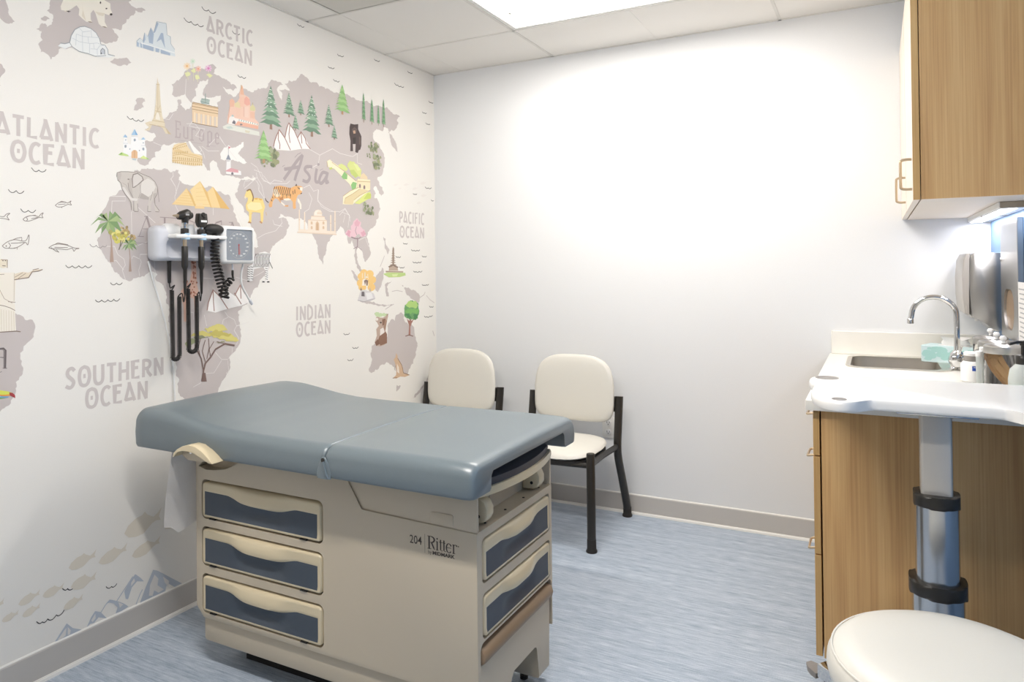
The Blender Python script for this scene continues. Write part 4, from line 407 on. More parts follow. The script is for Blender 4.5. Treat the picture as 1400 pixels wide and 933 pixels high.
('arena_print', [['P',81,0,[-1849,1762,-1848,1813,-1840,1830,-1820,1839,-1787,1847,-1775,1828,-1760,1813,-1710,1804,-1710,1766,-1750,1758,-1800,1757]],['P',82,0,[-1848,1804,-1820,1817,-1780,1805,-1749,1805,-1713,1799,-1713,1795,-1760,1799,-1800,1800]],['P',83,0,[-1846,1791,-1846,1799,-1844,1801,-1843,1800,-1843,1792]],['P',83,0,[-1839,1793,-1839,1801,-1837,1803,-1835,1802,-1835,1794]],['P',83,0,[-1831,1795,-1831,1803,-1829,1804,-1827,1803,-1827,1795]],['P',83,0,[-1823,1796,-1823,1804,-1821,1806,-1819,1805,-1819,1797]],['P',83,0,[-1815,1798,-1815,1806,-1813,1808,-1811,1806,-1811,1798]],['P',83,0,[-1806,1800,-1806,1808,-1804,1810,-1802,1808,-1803,1800]],['P',83,0,[-1798,1801,-1798,1809,-1796,1811,-1794,1810,-1794,1802]],['P',83,0,[-1790,1803,-1790,1811,-1788,1813,-1786,1812,-1786,1804]],['P',83,0,[-1782,1805,-1782,1813,-1780,1815,-1778,1813,-1778,1805]],['P',83,0,[-1847,1772,-1847,1782,-1845,1784,-1843,1782,-1843,1773]],['P',83,0,[-1838,1773,-1838,1782,-1836,1784,-1834,1783,-1834,1774]],['P',83,0,[-1828,1773,-1828,1783,-1826,1785,-1824,1783,-1825,1774]],['P',83,0,[-1819,1774,-1819,1783,-1817,1786,-1815,1784,-1815,1774]],['P',83,0,[-1810,1774,-1810,1784,-1808,1786,-1806,1784,-1806,1775]],['P',83,0,[-1801,1775,-1801,1784,-1799,1786,-1797,1785,-1797,1775]],['P',83,0,[-1792,1775,-1792,1785,-1790,1787,-1788,1785,-1788,1776]],['P',83,0,[-1782,1776,-1782,1785,-1780,1788,-1778,1786,-1778,1776]],['P',83,0,[-1773,1776,-1773,1786,-1771,1788,-1769,1786,-1769,1777]],['P',83,0,[-1763,1777,-1763,1786,-1761,1789,-1759,1787,-1759,1777]],['P',83,0,[-1754,1777,-1754,1787,-1752,1789,-1750,1788,-1750,1778]],['P',83,0,[-1744,1778,-1744,1788,-1742,1790,-1740,1788,-1740,1778]],['P',83,0,[-1735,1778,-1734,1788,-1732,1790,-1730,1789,-1730,1779]],['P',83,0,[-1725,1779,-1725,1789,-1723,1791,-1721,1789,-1721,1780]],['P',83,0,[-1715,1780,-1715,1789,-1713,1791,-1711,1790,-1711,1780]],['P',83,0,[-1847,1757,-1847,1765,-1845,1767,-1843,1765,-1843,1758]],['P',83,0,[-1838,1757,-1838,1765,-1836,1767,-1834,1766,-1834,1758]],['P',83,0,[-1829,1758,-1829,1766,-1827,1768,-1825,1766,-1825,1758]],['P',83,0,[-1820,1758,-1819,1766,-1817,1768,-1816,1767,-1816,1759]],['P',83,0,[-1810,1758,-1810,1766,-1808,1768,-1806,1767,-1806,1759]],['P',83,0,[-1801,1759,-1801,1767,-1799,1769,-1797,1767,-1797,1759]],['P',83,0,[-1792,1759,-1792,1767,-1790,1769,-1788,1768,-1788,1760]],['P',83,0,[-1782,1760,-1782,1768,-1780,1770,-1778,1768,-1778,1760]],['P',83,0,[-1773,1760,-1773,1768,-1771,1770,-1769,1769,-1769,1760]],['P',83,0,[-1764,1760,-1763,1768,-1761,1770,-1759,1769,-1759,1761]],['P',83,0,[-1754,1761,-1754,1769,-1752,1771,-1750,1770,-1750,1761]],['P',83,0,[-1744,1761,-1744,1769,-1742,1771,-1740,1770,-1740,1762]],['P',83,0,[-1735,1762,-1735,1770,-1733,1772,-1730,1770,-1731,1762]],['P',83,0,[-1725,1762,-1725,1770,-1723,1772,-1721,1771,-1721,1762]],['P',83,0,[-1715,1762,-1715,1771,-1713,1773,-1711,1771,-1711,1763]],['P',83,0,[-1844,1810,-1844,1815,-1842,1816,-1840,1816,-1840,1810]],['P',83,0,[-1836,1813,-1836,1818,-1834,1819,-1832,1818,-1832,1813]],['P',83,0,[-1828,1816,-1828,1821,-1826,1822,-1824,1822,-1824,1816]],['P',83,0,[-1820,1819,-1820,1824,-1818,1825,-1816,1825,-1816,1820]],['P',83,0,[-1812,1822,-1812,1827,-1810,1828,-1808,1828,-1808,1822]],['P',83,0,[-1803,1825,-1803,1830,-1801,1831,-1799,1831,-1799,1826]],['P',83,0,[-1795,1828,-1795,1833,-1793,1834,-1791,1834,-1791,1829]],['P',83,0,[-1787,1831,-1787,1836,-1785,1838,-1783,1837,-1783,1832]],['L',84,2.0,[-1848,1787,-1810,1797,-1710,1790],0],['L',84,2.0,[-1849,1768,-1805,1772,-1710,1777],0],['L',84,2.0,[-1847,1813,-1820,1829,-1785,1844],0],['P',85,0,[-1786,1848,-1776,1852,-1754,1822,-1747,1808,-1760,1812,-1775,1828]],['P',1,0,[-1776,1854,-1767,1855,-1749,1836,-1710,1808,-1747,1808,-1760,1826]]]),
('elephant_print', [['P',86,0,[-2076,1679,-2075,1693,-2060,1699,-2032,1702,-2011,1702,-1998,1706,-1971,1698,-1944,1691,-1924,1676,-1913,1656,-1914,1631,-1926,1611,-1924,1588,-1906,1566,-1910,1561,-1923,1563,-1929,1592,-1935,1606,-1942,1587,-1941,1562,-1955,1560,-1954,1582,-1949,1606,-1972,1606,-1989,1608,-1996,1587,-1993,1559,-2009,1557,-2011,1582,-2011,1596,-2018,1596,-2012,1568,-2016,1558,-2020,1561,-2022,1589,-2029,1601,-2046,1620,-2056,1635,-2061,1658,-2073,1667]],['P',87,0,[-1978,1671,-1953,1686,-1930,1676,-1921,1656,-1935,1629,-1958,1611,-1980,1613,-1985,1633]],['P',88,0,[-2015,1644,-2017,1679,-2013,1694,-1995,1701,-1976,1690,-1971,1678,-1989,1661,-2007,1645]],['P',89,0,[-2013,1647,-2014,1679,-2010,1692,-1995,1698,-1978,1688,-1975,1678,-1991,1663,-2007,1648]],['P',90,0,[-2033,1645,-2028,1678,-2017,1679,-2018,1646,-2013,1606,-2022,1614]],['P',91,0,[-1989,1608,-1980,1629,-1949,1614,-1950,1605,-1972,1605]],['P',92,0,[-1931,1630,-1916,1635,-1924,1611,-1923,1588,-1931,1598]],['P',93,0,[-2058,1642,-2048,1644,-2020,1606,-1994,1606,-1998,1597,-2020,1597,-2041,1616]],['P',94,0,[-2073,1669,-2075,1689,-2060,1698,-2058,1686,-2064,1666]],['P',95,0,[-2028,1674,-2028,1673,-2029,1672,-2031,1672,-2033,1672,-2034,1672,-2035,1673,-2035,1674,-2035,1675,-2034,1676,-2032,1676,-2031,1677,-2029,1676,-2028,1676]],['L',96,2.2,[-2076,1679,-2075,1693,-2060,1699,-2032,1702,-2011,1702,-1998,1706,-1971,1698,-1944,1691,-1924,1676,-1913,1656,-1914,1631,-1926,1611,-1924,1588,-1906,1566],0],['L',96,2.2,[-2073,1667,-2061,1658,-2056,1635,-2046,1620,-2029,1601,-2022,1589,-2020,1561],0],['L',96,1.9,[-2011,1596,-2011,1557],0],['L',96,1.9,[-1996,1587,-1993,1559],0],['L',96,1.9,[-1954,1582,-1955,1560],0],['L',96,2.2,[-2015,1644,-2017,1679,-2013,1694,-1995,1701,-1976,1690,-1971,1678,-1989,1661,-2013,1645],0],['L',96,1.9,[-2033,1661,-2030,1637,-2013,1606],0],['L',97,2.2,[-1913,1656,-1910,1632,-1907,1600],0],['L',98,1.9,[-1985,1658,-1983,1629,-1992,1608],0],['L',98,2.0,[-1944,1603,-1933,1638],0],['L',99,1.6,[-2056,1659,-2041,1652,-2033,1637,-2020,1610],0],['L',96,2.2,[-2009,1557,-1993,1558],0],['L',96,2.2,[-1955,1560,-1941,1561],0],['L',96,2.2,[-1923,1562,-1907,1562],0]]),
('palm_print', [['P',100,0,[-2112,1515,-2106,1515,-2095,1442,-2089,1369,-2104,1369,-2099,1442]],['P',101,0,[-2109,1515,-2146,1518,-2174,1496,-2144,1529]],['P',102,0,[-2109,1515,-2142,1534,-2161,1518,-2133,1543]],['P',103,0,[-2109,1515,-2129,1543,-2132,1534,-2114,1546]],['P',101,0,[-2109,1515,-2104,1553,-2086,1536,-2089,1540]],['P',102,0,[-2109,1515,-2084,1552,-2055,1524,-2075,1532]],['P',103,0,[-2109,1515,-2076,1538,-2047,1501,-2074,1516]],['P',101,0,[-2109,1515,-2131,1496,-2158,1469,-2141,1503]],['P',102,0,[-2109,1515,-2117,1492,-2136,1467,-2131,1494]],['P',103,0,[-2109,1515,-2100,1496,-2109,1477,-2118,1489]],['P',101,0,[-2109,1515,-2086,1502,-2082,1469,-2101,1487]],['P',102,0,[-2109,1515,-2075,1516,-2055,1475,-2084,1495]],['P',100,0,[-2033,1437,-2029,1437,-2025,1386,-2021,1334,-2032,1334,-2028,1386]],['P',101,0,[-2031,1437,-2052,1440,-2069,1427,-2051,1446]],['P',102,0,[-2031,1437,-2050,1448,-2061,1440,-2045,1453]],['P',103,0,[-2031,1437,-2042,1454,-2044,1448,-2034,1455]],['P',101,0,[-2031,1437,-2027,1459,-2017,1449,-2019,1451]],['P',102,0,[-2031,1437,-2016,1458,-2000,1441,-2011,1446]],['P',103,0,[-2031,1437,-2011,1450,-1995,1428,-2011,1437]],['P',101,0,[-2031,1437,-2044,1427,-2060,1412,-2049,1431]],['P',102,0,[-2031,1437,-2035,1424,-2047,1410,-2044,1425]],['P',103,0,[-2031,1437,-2026,1426,-2031,1416,-2036,1423]],['P',101,0,[-2031,1437,-2018,1429,-2015,1411,-2026,1421]],['P',102,0,[-2031,1437,-2011,1437,-2000,1414,-2016,1425]]]),
('autumn_tree_print', [['B','Y',-2074,1465,34,23,26],['B','N',-2045,1486,21,18,16],['B','N',-2025,1461,18,13,12],['B','Y',-2043,1463,24,14,12],['L',104,3.7,[-2062,1449,-2065,1426,-2070,1414],0],['L',104,2.7,[-2053,1449,-2063,1426],0]]),
('pyramid_print', [['P',105,0,[-1852,1595,-1785,1665,-1734,1595]],['P',106,0,[-1785,1665,-1741,1617,-1719,1594,-1749,1595]],['P',107,0,[-1770,1659,-1722,1700,-1666,1597,-1741,1595]],['P',108,0,[-1722,1700,-1692,1663,-1618,1597,-1670,1595]],['P',105,0,[-1687,1659,-1659,1683,-1618,1597,-1666,1596]],['P',109,0,[-1659,1683,-1574,1595,-1622,1596]],['L',110,1.2,[-1835,1603,-1741,1603],0],['L',111,1.2,[-1741,1604,-1677,1608],0],['L',110,1.2,[-1825,1614,-1747,1614],0],['L',111,1.2,[-1741,1620,-1684,1625],0],['L',110,1.2,[-1815,1625,-1753,1625],0],['L',111,1.2,[-1741,1636,-1691,1641],0],['L',110,1.2,[-1805,1635,-1759,1636],0],['L',111,1.2,[-1741,1652,-1697,1658],0],['L',110,1.2,[-1795,1646,-1764,1646],0],['L',111,1.2,[-1741,1668,-1704,1675],0],['P',112,0,[-1740,1609,-1710,1612,-1710,1601,-1740,1600]],['P',113,0,[-1747,1597,-1702,1599,-1702,1588,-1747,1586]]]),
('camel_print', [['P',114,0,[-1494,1659,-1483,1682,-1463,1690,-1454,1683,-1446,1653,-1424,1656,-1392,1654,-1379,1620,-1388,1594,-1390,1559,-1396,1544,-1409,1544,-1404,1554,-1406,1590,-1433,1591,-1455,1590,-1458,1545,-1478,1542,-1470,1554,-1471,1589,-1486,1598,-1489,1618,-1477,1640,-1477,1654,-1490,1648,-1496,1650]],['P',115,0,[-1481,1619,-1459,1634,-1406,1635,-1393,1611,-1433,1598,-1473,1602]],['P',116,0,[-1455,1586,-1446,1590,-1458,1579]],['P',117,0,[-1496,1650,-1492,1659,-1485,1653,-1490,1646]],['L',118,6.4,[-1481,1682,-1463,1689,-1452,1673,-1446,1656,-1450,1639],1],['P',119,0,[-1442,1653,-1419,1657,-1422,1648,-1437,1648]],['P',119,0,[-1417,1655,-1396,1653,-1399,1646,-1413,1648]],['P',120,0,[-1478,1542,-1471,1549,-1457,1544,-1460,1540]],['P',120,0,[-1414,1551,-1404,1554,-1394,1546,-1400,1542]],['L',121,2.6,[-1374,1595,-1370,1581],0]]),
('tiger_print', [['P',122,0,[-1327,1709,-1317,1717,-1289,1724,-1254,1722,-1225,1717,-1202,1728,-1184,1734,-1154,1735,-1141,1729,-1146,1713,-1154,1696,-1175,1690,-1185,1671,-1190,1652,-1188,1626,-1201,1621,-1208,1628,-1208,1654,-1220,1664,-1255,1658,-1275,1663,-1294,1658,-1275,1645,-1255,1636,-1236,1635,-1241,1629,-1260,1630,-1289,1648,-1304,1661,-1318,1663,-1332,1648,-1337,1622,-1351,1618,-1358,1628,-1346,1654,-1334,1673]],['P',123,0,[-1275,1663,-1235,1670,-1218,1664,-1250,1657]],['P',123,0,[-1177,1675,-1165,1668,-1152,1647,-1152,1624,-1163,1624,-1165,1646,-1178,1660]],['P',123,0,[-1161,1729,-1143,1730,-1146,1711,-1162,1716]],['P',124,0,[-1332,1702,-1308,1707,-1284,1677,-1308,1668,-1327,1677]],['P',123,0,[-1280,1650,-1255,1636,-1263,1631,-1284,1644]],['P',125,0,[-1258,1635,-1236,1638,-1238,1630]],['P',126,0,[-1294,1667,-1275,1672,-1265,1660,-1289,1655]],['L',127,3.7,[-1320,1716,-1326,1699,-1322,1683],0],['L',127,2.7,[-1318,1681,-1319,1665],0],['L',127,3.7,[-1308,1717,-1314,1699,-1310,1683],0],['L',127,3.7,[-1296,1717,-1302,1699,-1298,1683],0],['L',127,2.7,[-1294,1683,-1295,1667],0],['L',127,3.7,[-1284,1718,-1290,1699,-1286,1683],0],['L',127,3.7,[-1272,1718,-1278,1699,-1274,1683],0],['L',127,2.7,[-1270,1686,-1271,1669],0],['L',127,3.7,[-1260,1718,-1266,1699,-1262,1683],0],['L',127,3.8,[-1247,1719,-1253,1699,-1250,1682],0],['L',127,2.8,[-1246,1688,-1247,1671],0],['L',127,3.8,[-1235,1719,-1241,1699,-1237,1682],0],['L',127,3.8,[-1224,1720,-1230,1698,-1226,1682],0],['L',127,2.8,[-1222,1690,-1223,1673],0],['L',127,4.2,[-1190,1733,-1184,1740,-1181,1732],0],['L',127,4.2,[-1167,1724,-1162,1719],0],['L',127,4.2,[-1174,1728,-1170,1720],0],['L',127,4.2,[-1157,1697,-1149,1702],0],['L',127,4.0,[-1334,1669,-1332,1662],0],['L',127,4.0,[-1342,1654,-1337,1648],0],['L',127,4.0,[-1378,1658,-1372,1648,-1358,1640],0],['L',127,4.1,[-1208,1706,-1205,1691],0],['L',127,4.1,[-1195,1714,-1194,1696],0]]),
('palace_print', [['P',128,0,[-1112,1517,-1108,1576,-1090,1579,-1087,1595,-1068,1598,-1070,1611,-1057,1625,-1038,1630,-1021,1628,-1010,1615,-1013,1601,-993,1598,-991,1585,-977,1580,-977,1519]],['P',129,0,[-1182,1515,-905,1514,-907,1509,-1181,1510]],['P',128,0,[-1174,1528,-911,1528,-911,1514,-1174,1515]],['P',130,0,[-1172,1522,-1170,1620,-1166,1624,-1163,1620,-1163,1523]],['L',131,2.4,[-1171,1573,-1162,1573],0],['P',130,0,[-1137,1524,-1135,1609,-1132,1613,-1128,1609,-1128,1524]],['L',131,2.5,[-1137,1568,-1127,1568],0],['P',130,0,[-955,1524,-953,1606,-949,1611,-945,1607,-945,1524]],['L',131,2.6,[-954,1567,-944,1567],0],['P',130,0,[-924,1525,-921,1628,-917,1633,-913,1629,-913,1525]],['L',131,2.6,[-923,1578,-913,1579],0],['P',132,0,[-1058,1527,-1057,1562,-1045,1574,-1033,1562,-1033,1527]],['P',133,0,[-1052,1527,-1052,1556,-1045,1566,-1038,1556,-1039,1528]],['P',132,0,[-1091,1554,-1091,1566,-1084,1571,-1078,1566,-1078,1555]],['P',132,0,[-1091,1531,-1091,1543,-1084,1548,-1078,1543,-1078,1532]],['P',132,0,[-1009,1558,-1009,1570,-1002,1575,-995,1571,-995,1559]],['P',132,0,[-1009,1535,-1009,1547,-1002,1552,-996,1547,-996,1536]],['L',134,2.9,[-1070,1611,-1010,1614],0],['L',134,2.9,[-1087,1595,-993,1597],0],['L',134,2.9,[-1108,1575,-977,1579],0],['P',135,0,[-1065,1604,-1066,1613,-1054,1624,-1035,1628,-1046,1616,-1048,1603]]]),
('conifer_print', [['T','S',-1340,1975,137,200],['T','S',-1228,2051,82,116],['T','S',-1152,2075,57,73],['T','S',-1187,1996,53,76],['T','S',-1078,1984,133,204],['T','S',-957,2052,78,114],['T','S',-918,1995,53,73],['T','L',-855,2134,125,156],['T','L',-1385,1816,112,149],['T','C',-685,2123,41,160],['T','C',-615,2124,45,139],['T','C',-559,2128,33,116],['T','C',-512,2127,42,158]]),
('white_mountain_print', [['P',136,0,[-1325,1900,-1319,1924,-1290,1982,-1256,1950,-1230,2024,-1204,2004,-1174,1966,-1151,1996,-1124,1969,-1090,1922,-1148,1914,-1221,1895,-1307,1886]],['L',137,5.1,[-1325,1900,-1319,1924,-1306,1954,-1290,1982,-1256,1950,-1221,1898],0],['L',137,5.1,[-1294,1980,-1297,1937,-1287,1915,-1288,1893],0],['L',137,5.2,[-1256,1948,-1243,1998,-1230,2024,-1197,1996,-1174,1961,-1148,1916],0],['L',137,5.2,[-1223,2015,-1230,1971,-1223,1932],0],['L',137,5.3,[-1174,1963,-1151,1996,-1124,1969,-1117,1945,-1090,1922],0],['L',137,5.3,[-1151,1991,-1146,1941],0],['P',136,0,[-1691,1170,-1685,1204,-1662,1255,-1620,1221,-1602,1256,-1549,1224,-1521,1271,-1494,1232,-1462,1197,-1516,1182,-1588,1172,-1651,1160]],['L',137,4.6,[-1691,1172,-1685,1204,-1662,1255,-1627,1224,-1588,1172],0],['L',137,4.6,[-1662,1252,-1660,1203,-1657,1167],0],['L',137,4.7,[-1627,1224,-1614,1250],0],['L',137,4.7,[-1549,1231,-1521,1271,-1499,1236,-1462,1196],0],['L',137,4.7,[-1520,1267,-1518,1213],0],['L',137,4.7,[-1553,1238,-1516,1188],0]]),
('bush_tree_print', [['B','O',-1328,1852,34,44,40],['B','O',-1374,1823,25,25,16],['B','O',-605,2001,41,32,22],['B','O',-572,1928,39,45,24],['B','O',-646,1952,18,15,8],['B','O',-670,1663,26,33,18],['B','O',-626,1649,27,27,14]]),
('black_bear_print', [['P',138,0,[-799,2080,-792,2099,-761,2099,-729,2107,-730,2079,-704,2046,-705,1995,-714,1973,-727,1967,-735,1952,-755,1953,-752,1997,-775,1993,-773,1956,-795,1953,-792,2007,-802,2042]],['P',139,0,[-780,2071,-761,2086,-738,2078,-746,2056,-774,2053]],['P',140,0,[-772,2064,-755,2069,-752,2053,-768,2049]],['P',141,0,[-775,2026,-749,2034,-752,1997,-772,1994]],['P',142,0,[-724,2043,-711,2036,-711,1994,-724,2001]]]),
('great_wall_print', [['P',143,0,[-973,1878,-951,1889,-932,1879,-875,1860,-844,1840,-797,1819,-748,1797,-740,1814,-633,1820,-634,1764,-733,1706,-782,1673,-858,1670,-854,1712,-798,1744,-740,1771,-781,1756,-805,1780,-868,1816,-921,1846,-966,1849]],['P',144,0,[-846,1673,-838,1703,-782,1729,-715,1762,-647,1763,-724,1723,-770,1698,-778,1673]],['P',145,0,[-740,1809,-633,1817,-634,1767,-732,1766]],['P',146,0,[-719,1816,-714,1836,-689,1851,-659,1834,-655,1820]],['P',147,3,[-890,1868,-852,1876,-812,1859,-828,1844,-868,1850]],['P',147,3,[-820,1869,-800,1904,-755,1893,-705,1861,-714,1828,-756,1818,-796,1840]],['P',148,0,[-800,1853,-768,1859,-731,1831,-756,1816,-792,1838]],['P',149,0,[-771,1891,-738,1890,-714,1863,-739,1857]],['P',150,0,[-866,1811,-844,1840,-819,1827,-822,1802,-852,1801]],['P',150,0,[-793,1776,-777,1794,-746,1792,-752,1764,-781,1748]],['P',151,0,[-766,1682,-724,1707,-682,1738,-634,1756,-626,1726,-674,1703,-725,1680]],['P',152,0,[-691,1710,-656,1746,-626,1743,-630,1717]],['P',153,0,[-959,1844,-940,1852,-930,1844,-952,1837]],['P',154,0,[-728,1768,-728,1783,-721,1790,-713,1784,-713,1768]],['P',154,0,[-692,1764,-691,1780,-684,1787,-676,1780,-676,1765]],['L',155,2.7,[-936,1876,-844,1842,-748,1800],0],['L',155,2.7,[-854,1712,-798,1744,-732,1769],0],['L',155,2.7,[-846,1676,-838,1703,-782,1729,-715,1765],0],['L',155,2.8,[-740,1800,-633,1808],0],['L',155,2.7,[-740,1815,-740,1768],0],['L',155,2.6,[-973,1876,-970,1848],0],['L',155,2.7,[-770,1698,-724,1726,-634,1764],0]]),
('cherry_tree_print', [['P',156,3,[-796,1557,-775,1585,-742,1603,-713,1585,-718,1561,-684,1546,-668,1514,-718,1506,-735,1522,-760,1505,-809,1501,-840,1518,-824,1537,-792,1538]],['P',157,3,[-767,1580,-742,1600,-718,1582,-734,1560,-763,1561]],['P',158,3,[-836,1518,-816,1538,-796,1528,-805,1503]],['P',159,3,[-718,1528,-693,1544,-672,1522,-702,1507]],['L',160,6.2,[-744,1468,-742,1492,-748,1500],0],['L',160,3.9,[-793,1501,-760,1494,-727,1498],0],['L',161,3.1,[-750,1516,-760,1537,-751,1559],0],['L',160,6.2,[-744,1496,-744,1454,-751,1442],0],['L',160,3.5,[-776,1442,-744,1454,-712,1438],0],['L',160,4.3,[-794,1503,-744,1494,-712,1506],0]]),
('pagoda_print', [['P',162,0,[-445,1433,-440,1439,-427,1439,-422,1433]],['P',162,0,[-448,1419,-442,1426,-425,1426,-419,1420]],['P',162,0,[-451,1406,-443,1412,-424,1412,-416,1406]],['P',162,0,[-454,1392,-445,1399,-423,1399,-413,1393]],['P',162,0,[-458,1380,-446,1386,-422,1386,-411,1380]],['P',162,0,[-461,1368,-448,1374,-420,1374,-408,1368]],['P',162,0,[-471,1354,-453,1360,-415,1360,-398,1354]],['P',163,0,[-440,1448,-433,1461,-424,1448,-426,1354,-443,1354]],['P',164,0,[-472,1350,-395,1347,-388,1323,-476,1324]],['P',165,0,[-482,1347,-434,1361,-383,1343,-395,1338,-435,1350,-472,1341]],['P',166,0,[-504,1324,-339,1320,-343,1307,-501,1312]],['P',167,0,[-528,1306,-483,1314,-320,1310,-315,1295,-373,1286,-476,1286]],['P',168,0,[-447,1303,-388,1305,-403,1290,-440,1290]],['L',165,3.0,[-504,1319,-340,1315],0]]),
('temple_print', [['P',169,0,[-659,1312,-663,1302,-672,1295,-685,1291,-700,1292,-713,1296,-722,1303,-725,1312,-722,1322,-712,1329,-699,1333,-685,1333,-672,1328,-662,1321]],['P',169,0,[-610,1306,-614,1297,-623,1290,-637,1286,-652,1286,-665,1291,-674,1298,-677,1307,-674,1317,-665,1324,-651,1328,-636,1328,-623,1324,-613,1316]],['P',169,0,[-589,1275,-593,1265,-602,1258,-616,1254,-631,1255,-645,1259,-654,1267,-657,1276,-654,1285,-644,1292,-631,1296,-616,1296,-602,1292,-592,1284]],['P',169,0,[-597,1234,-600,1225,-610,1218,-624,1214,-639,1215,-652,1219,-661,1227,-664,1236,-661,1245,-652,1252,-638,1256,-623,1256,-610,1252,-600,1244]],['P',169,0,[-680,1294,-684,1285,-693,1278,-706,1274,-720,1274,-733,1279,-742,1286,-745,1295,-742,1304,-733,1311,-720,1315,-705,1315,-692,1311,-683,1303]],['P',169,0,[-688,1259,-691,1250,-700,1243,-713,1239,-728,1240,-740,1244,-749,1251,-752,1261,-749,1270,-740,1277,-727,1280,-713,1280,-700,1276,-691,1268]],['P',169,0,[-674,1236,-678,1227,-687,1220,-700,1217,-714,1217,-727,1222,-736,1229,-739,1238,-736,1247,-727,1254,-714,1258,-699,1258,-686,1253,-677,1246]],['P',169,0,[-632,1267,-635,1257,-645,1250,-658,1246,-673,1247,-686,1251,-695,1259,-698,1268,-695,1277,-686,1284,-672,1288,-658,1288,-644,1284,-635,1276]],['P',170,0,[-710,1246,-704,1277,-693,1281,-662,1276,-655,1245]],['P',171,0,[-693,1281,-690,1312,-684,1321,-679,1312,-676,1281]],['P',172,0,[-693,1272,-676,1278,-658,1272,-663,1245,-674,1245,-676,1268,-685,1246]],['L',170,3.9,[-706,1286,-706,1312],0],['L',170,3.9,[-658,1280,-662,1307],0],['P',173,0,[-746,1169,-721,1220,-694,1224,-638,1211,-610,1199,-596,1171,-639,1160,-694,1160]],['P',174,0,[-716,1190,-713,1214,-691,1213,-688,1187]],['P',175,0,[-680,1206,-631,1206,-618,1176,-667,1168]],['L',176,2.7,[-746,1169,-694,1160,-604,1171],0],['P',177,0,[-726,1221,-718,1238,-710,1220]],['P',178,0,[-652,1214,-644,1236,-631,1211]]]),
('maiden_tower_print', [['P',179,0,[-1592,1745,-1589,1795,-1567,1797,-1567,1771,-1534,1767,-1513,1764,-1511,1747,-1580,1742]],['P',180,0,[-1592,1805,-1579,1830,-1566,1806]],['P',181,0,[-1596,1756,-1567,1772,-1528,1768,-1526,1756,-1592,1754]],['P',182,0,[-1589,1795,-1589,1803,-1568,1804,-1567,1795]],['P',183,0,[-1565,1743,-1565,1751,-1558,1756,-1553,1751,-1553,1743]],['P',184,0,[-1579,1863,-1566,1860,-1577,1851]],['L',185,1.9,[-1579,1863,-1579,1826],0],['L',186,2.2,[-1592,1742,-1511,1745],0],['P',187,0,[-1586,1797,-1586,1802,-1583,1802,-1583,1797]],['P',187,0,[-1578,1798,-1578,1803,-1575,1804,-1575,1798]]]),
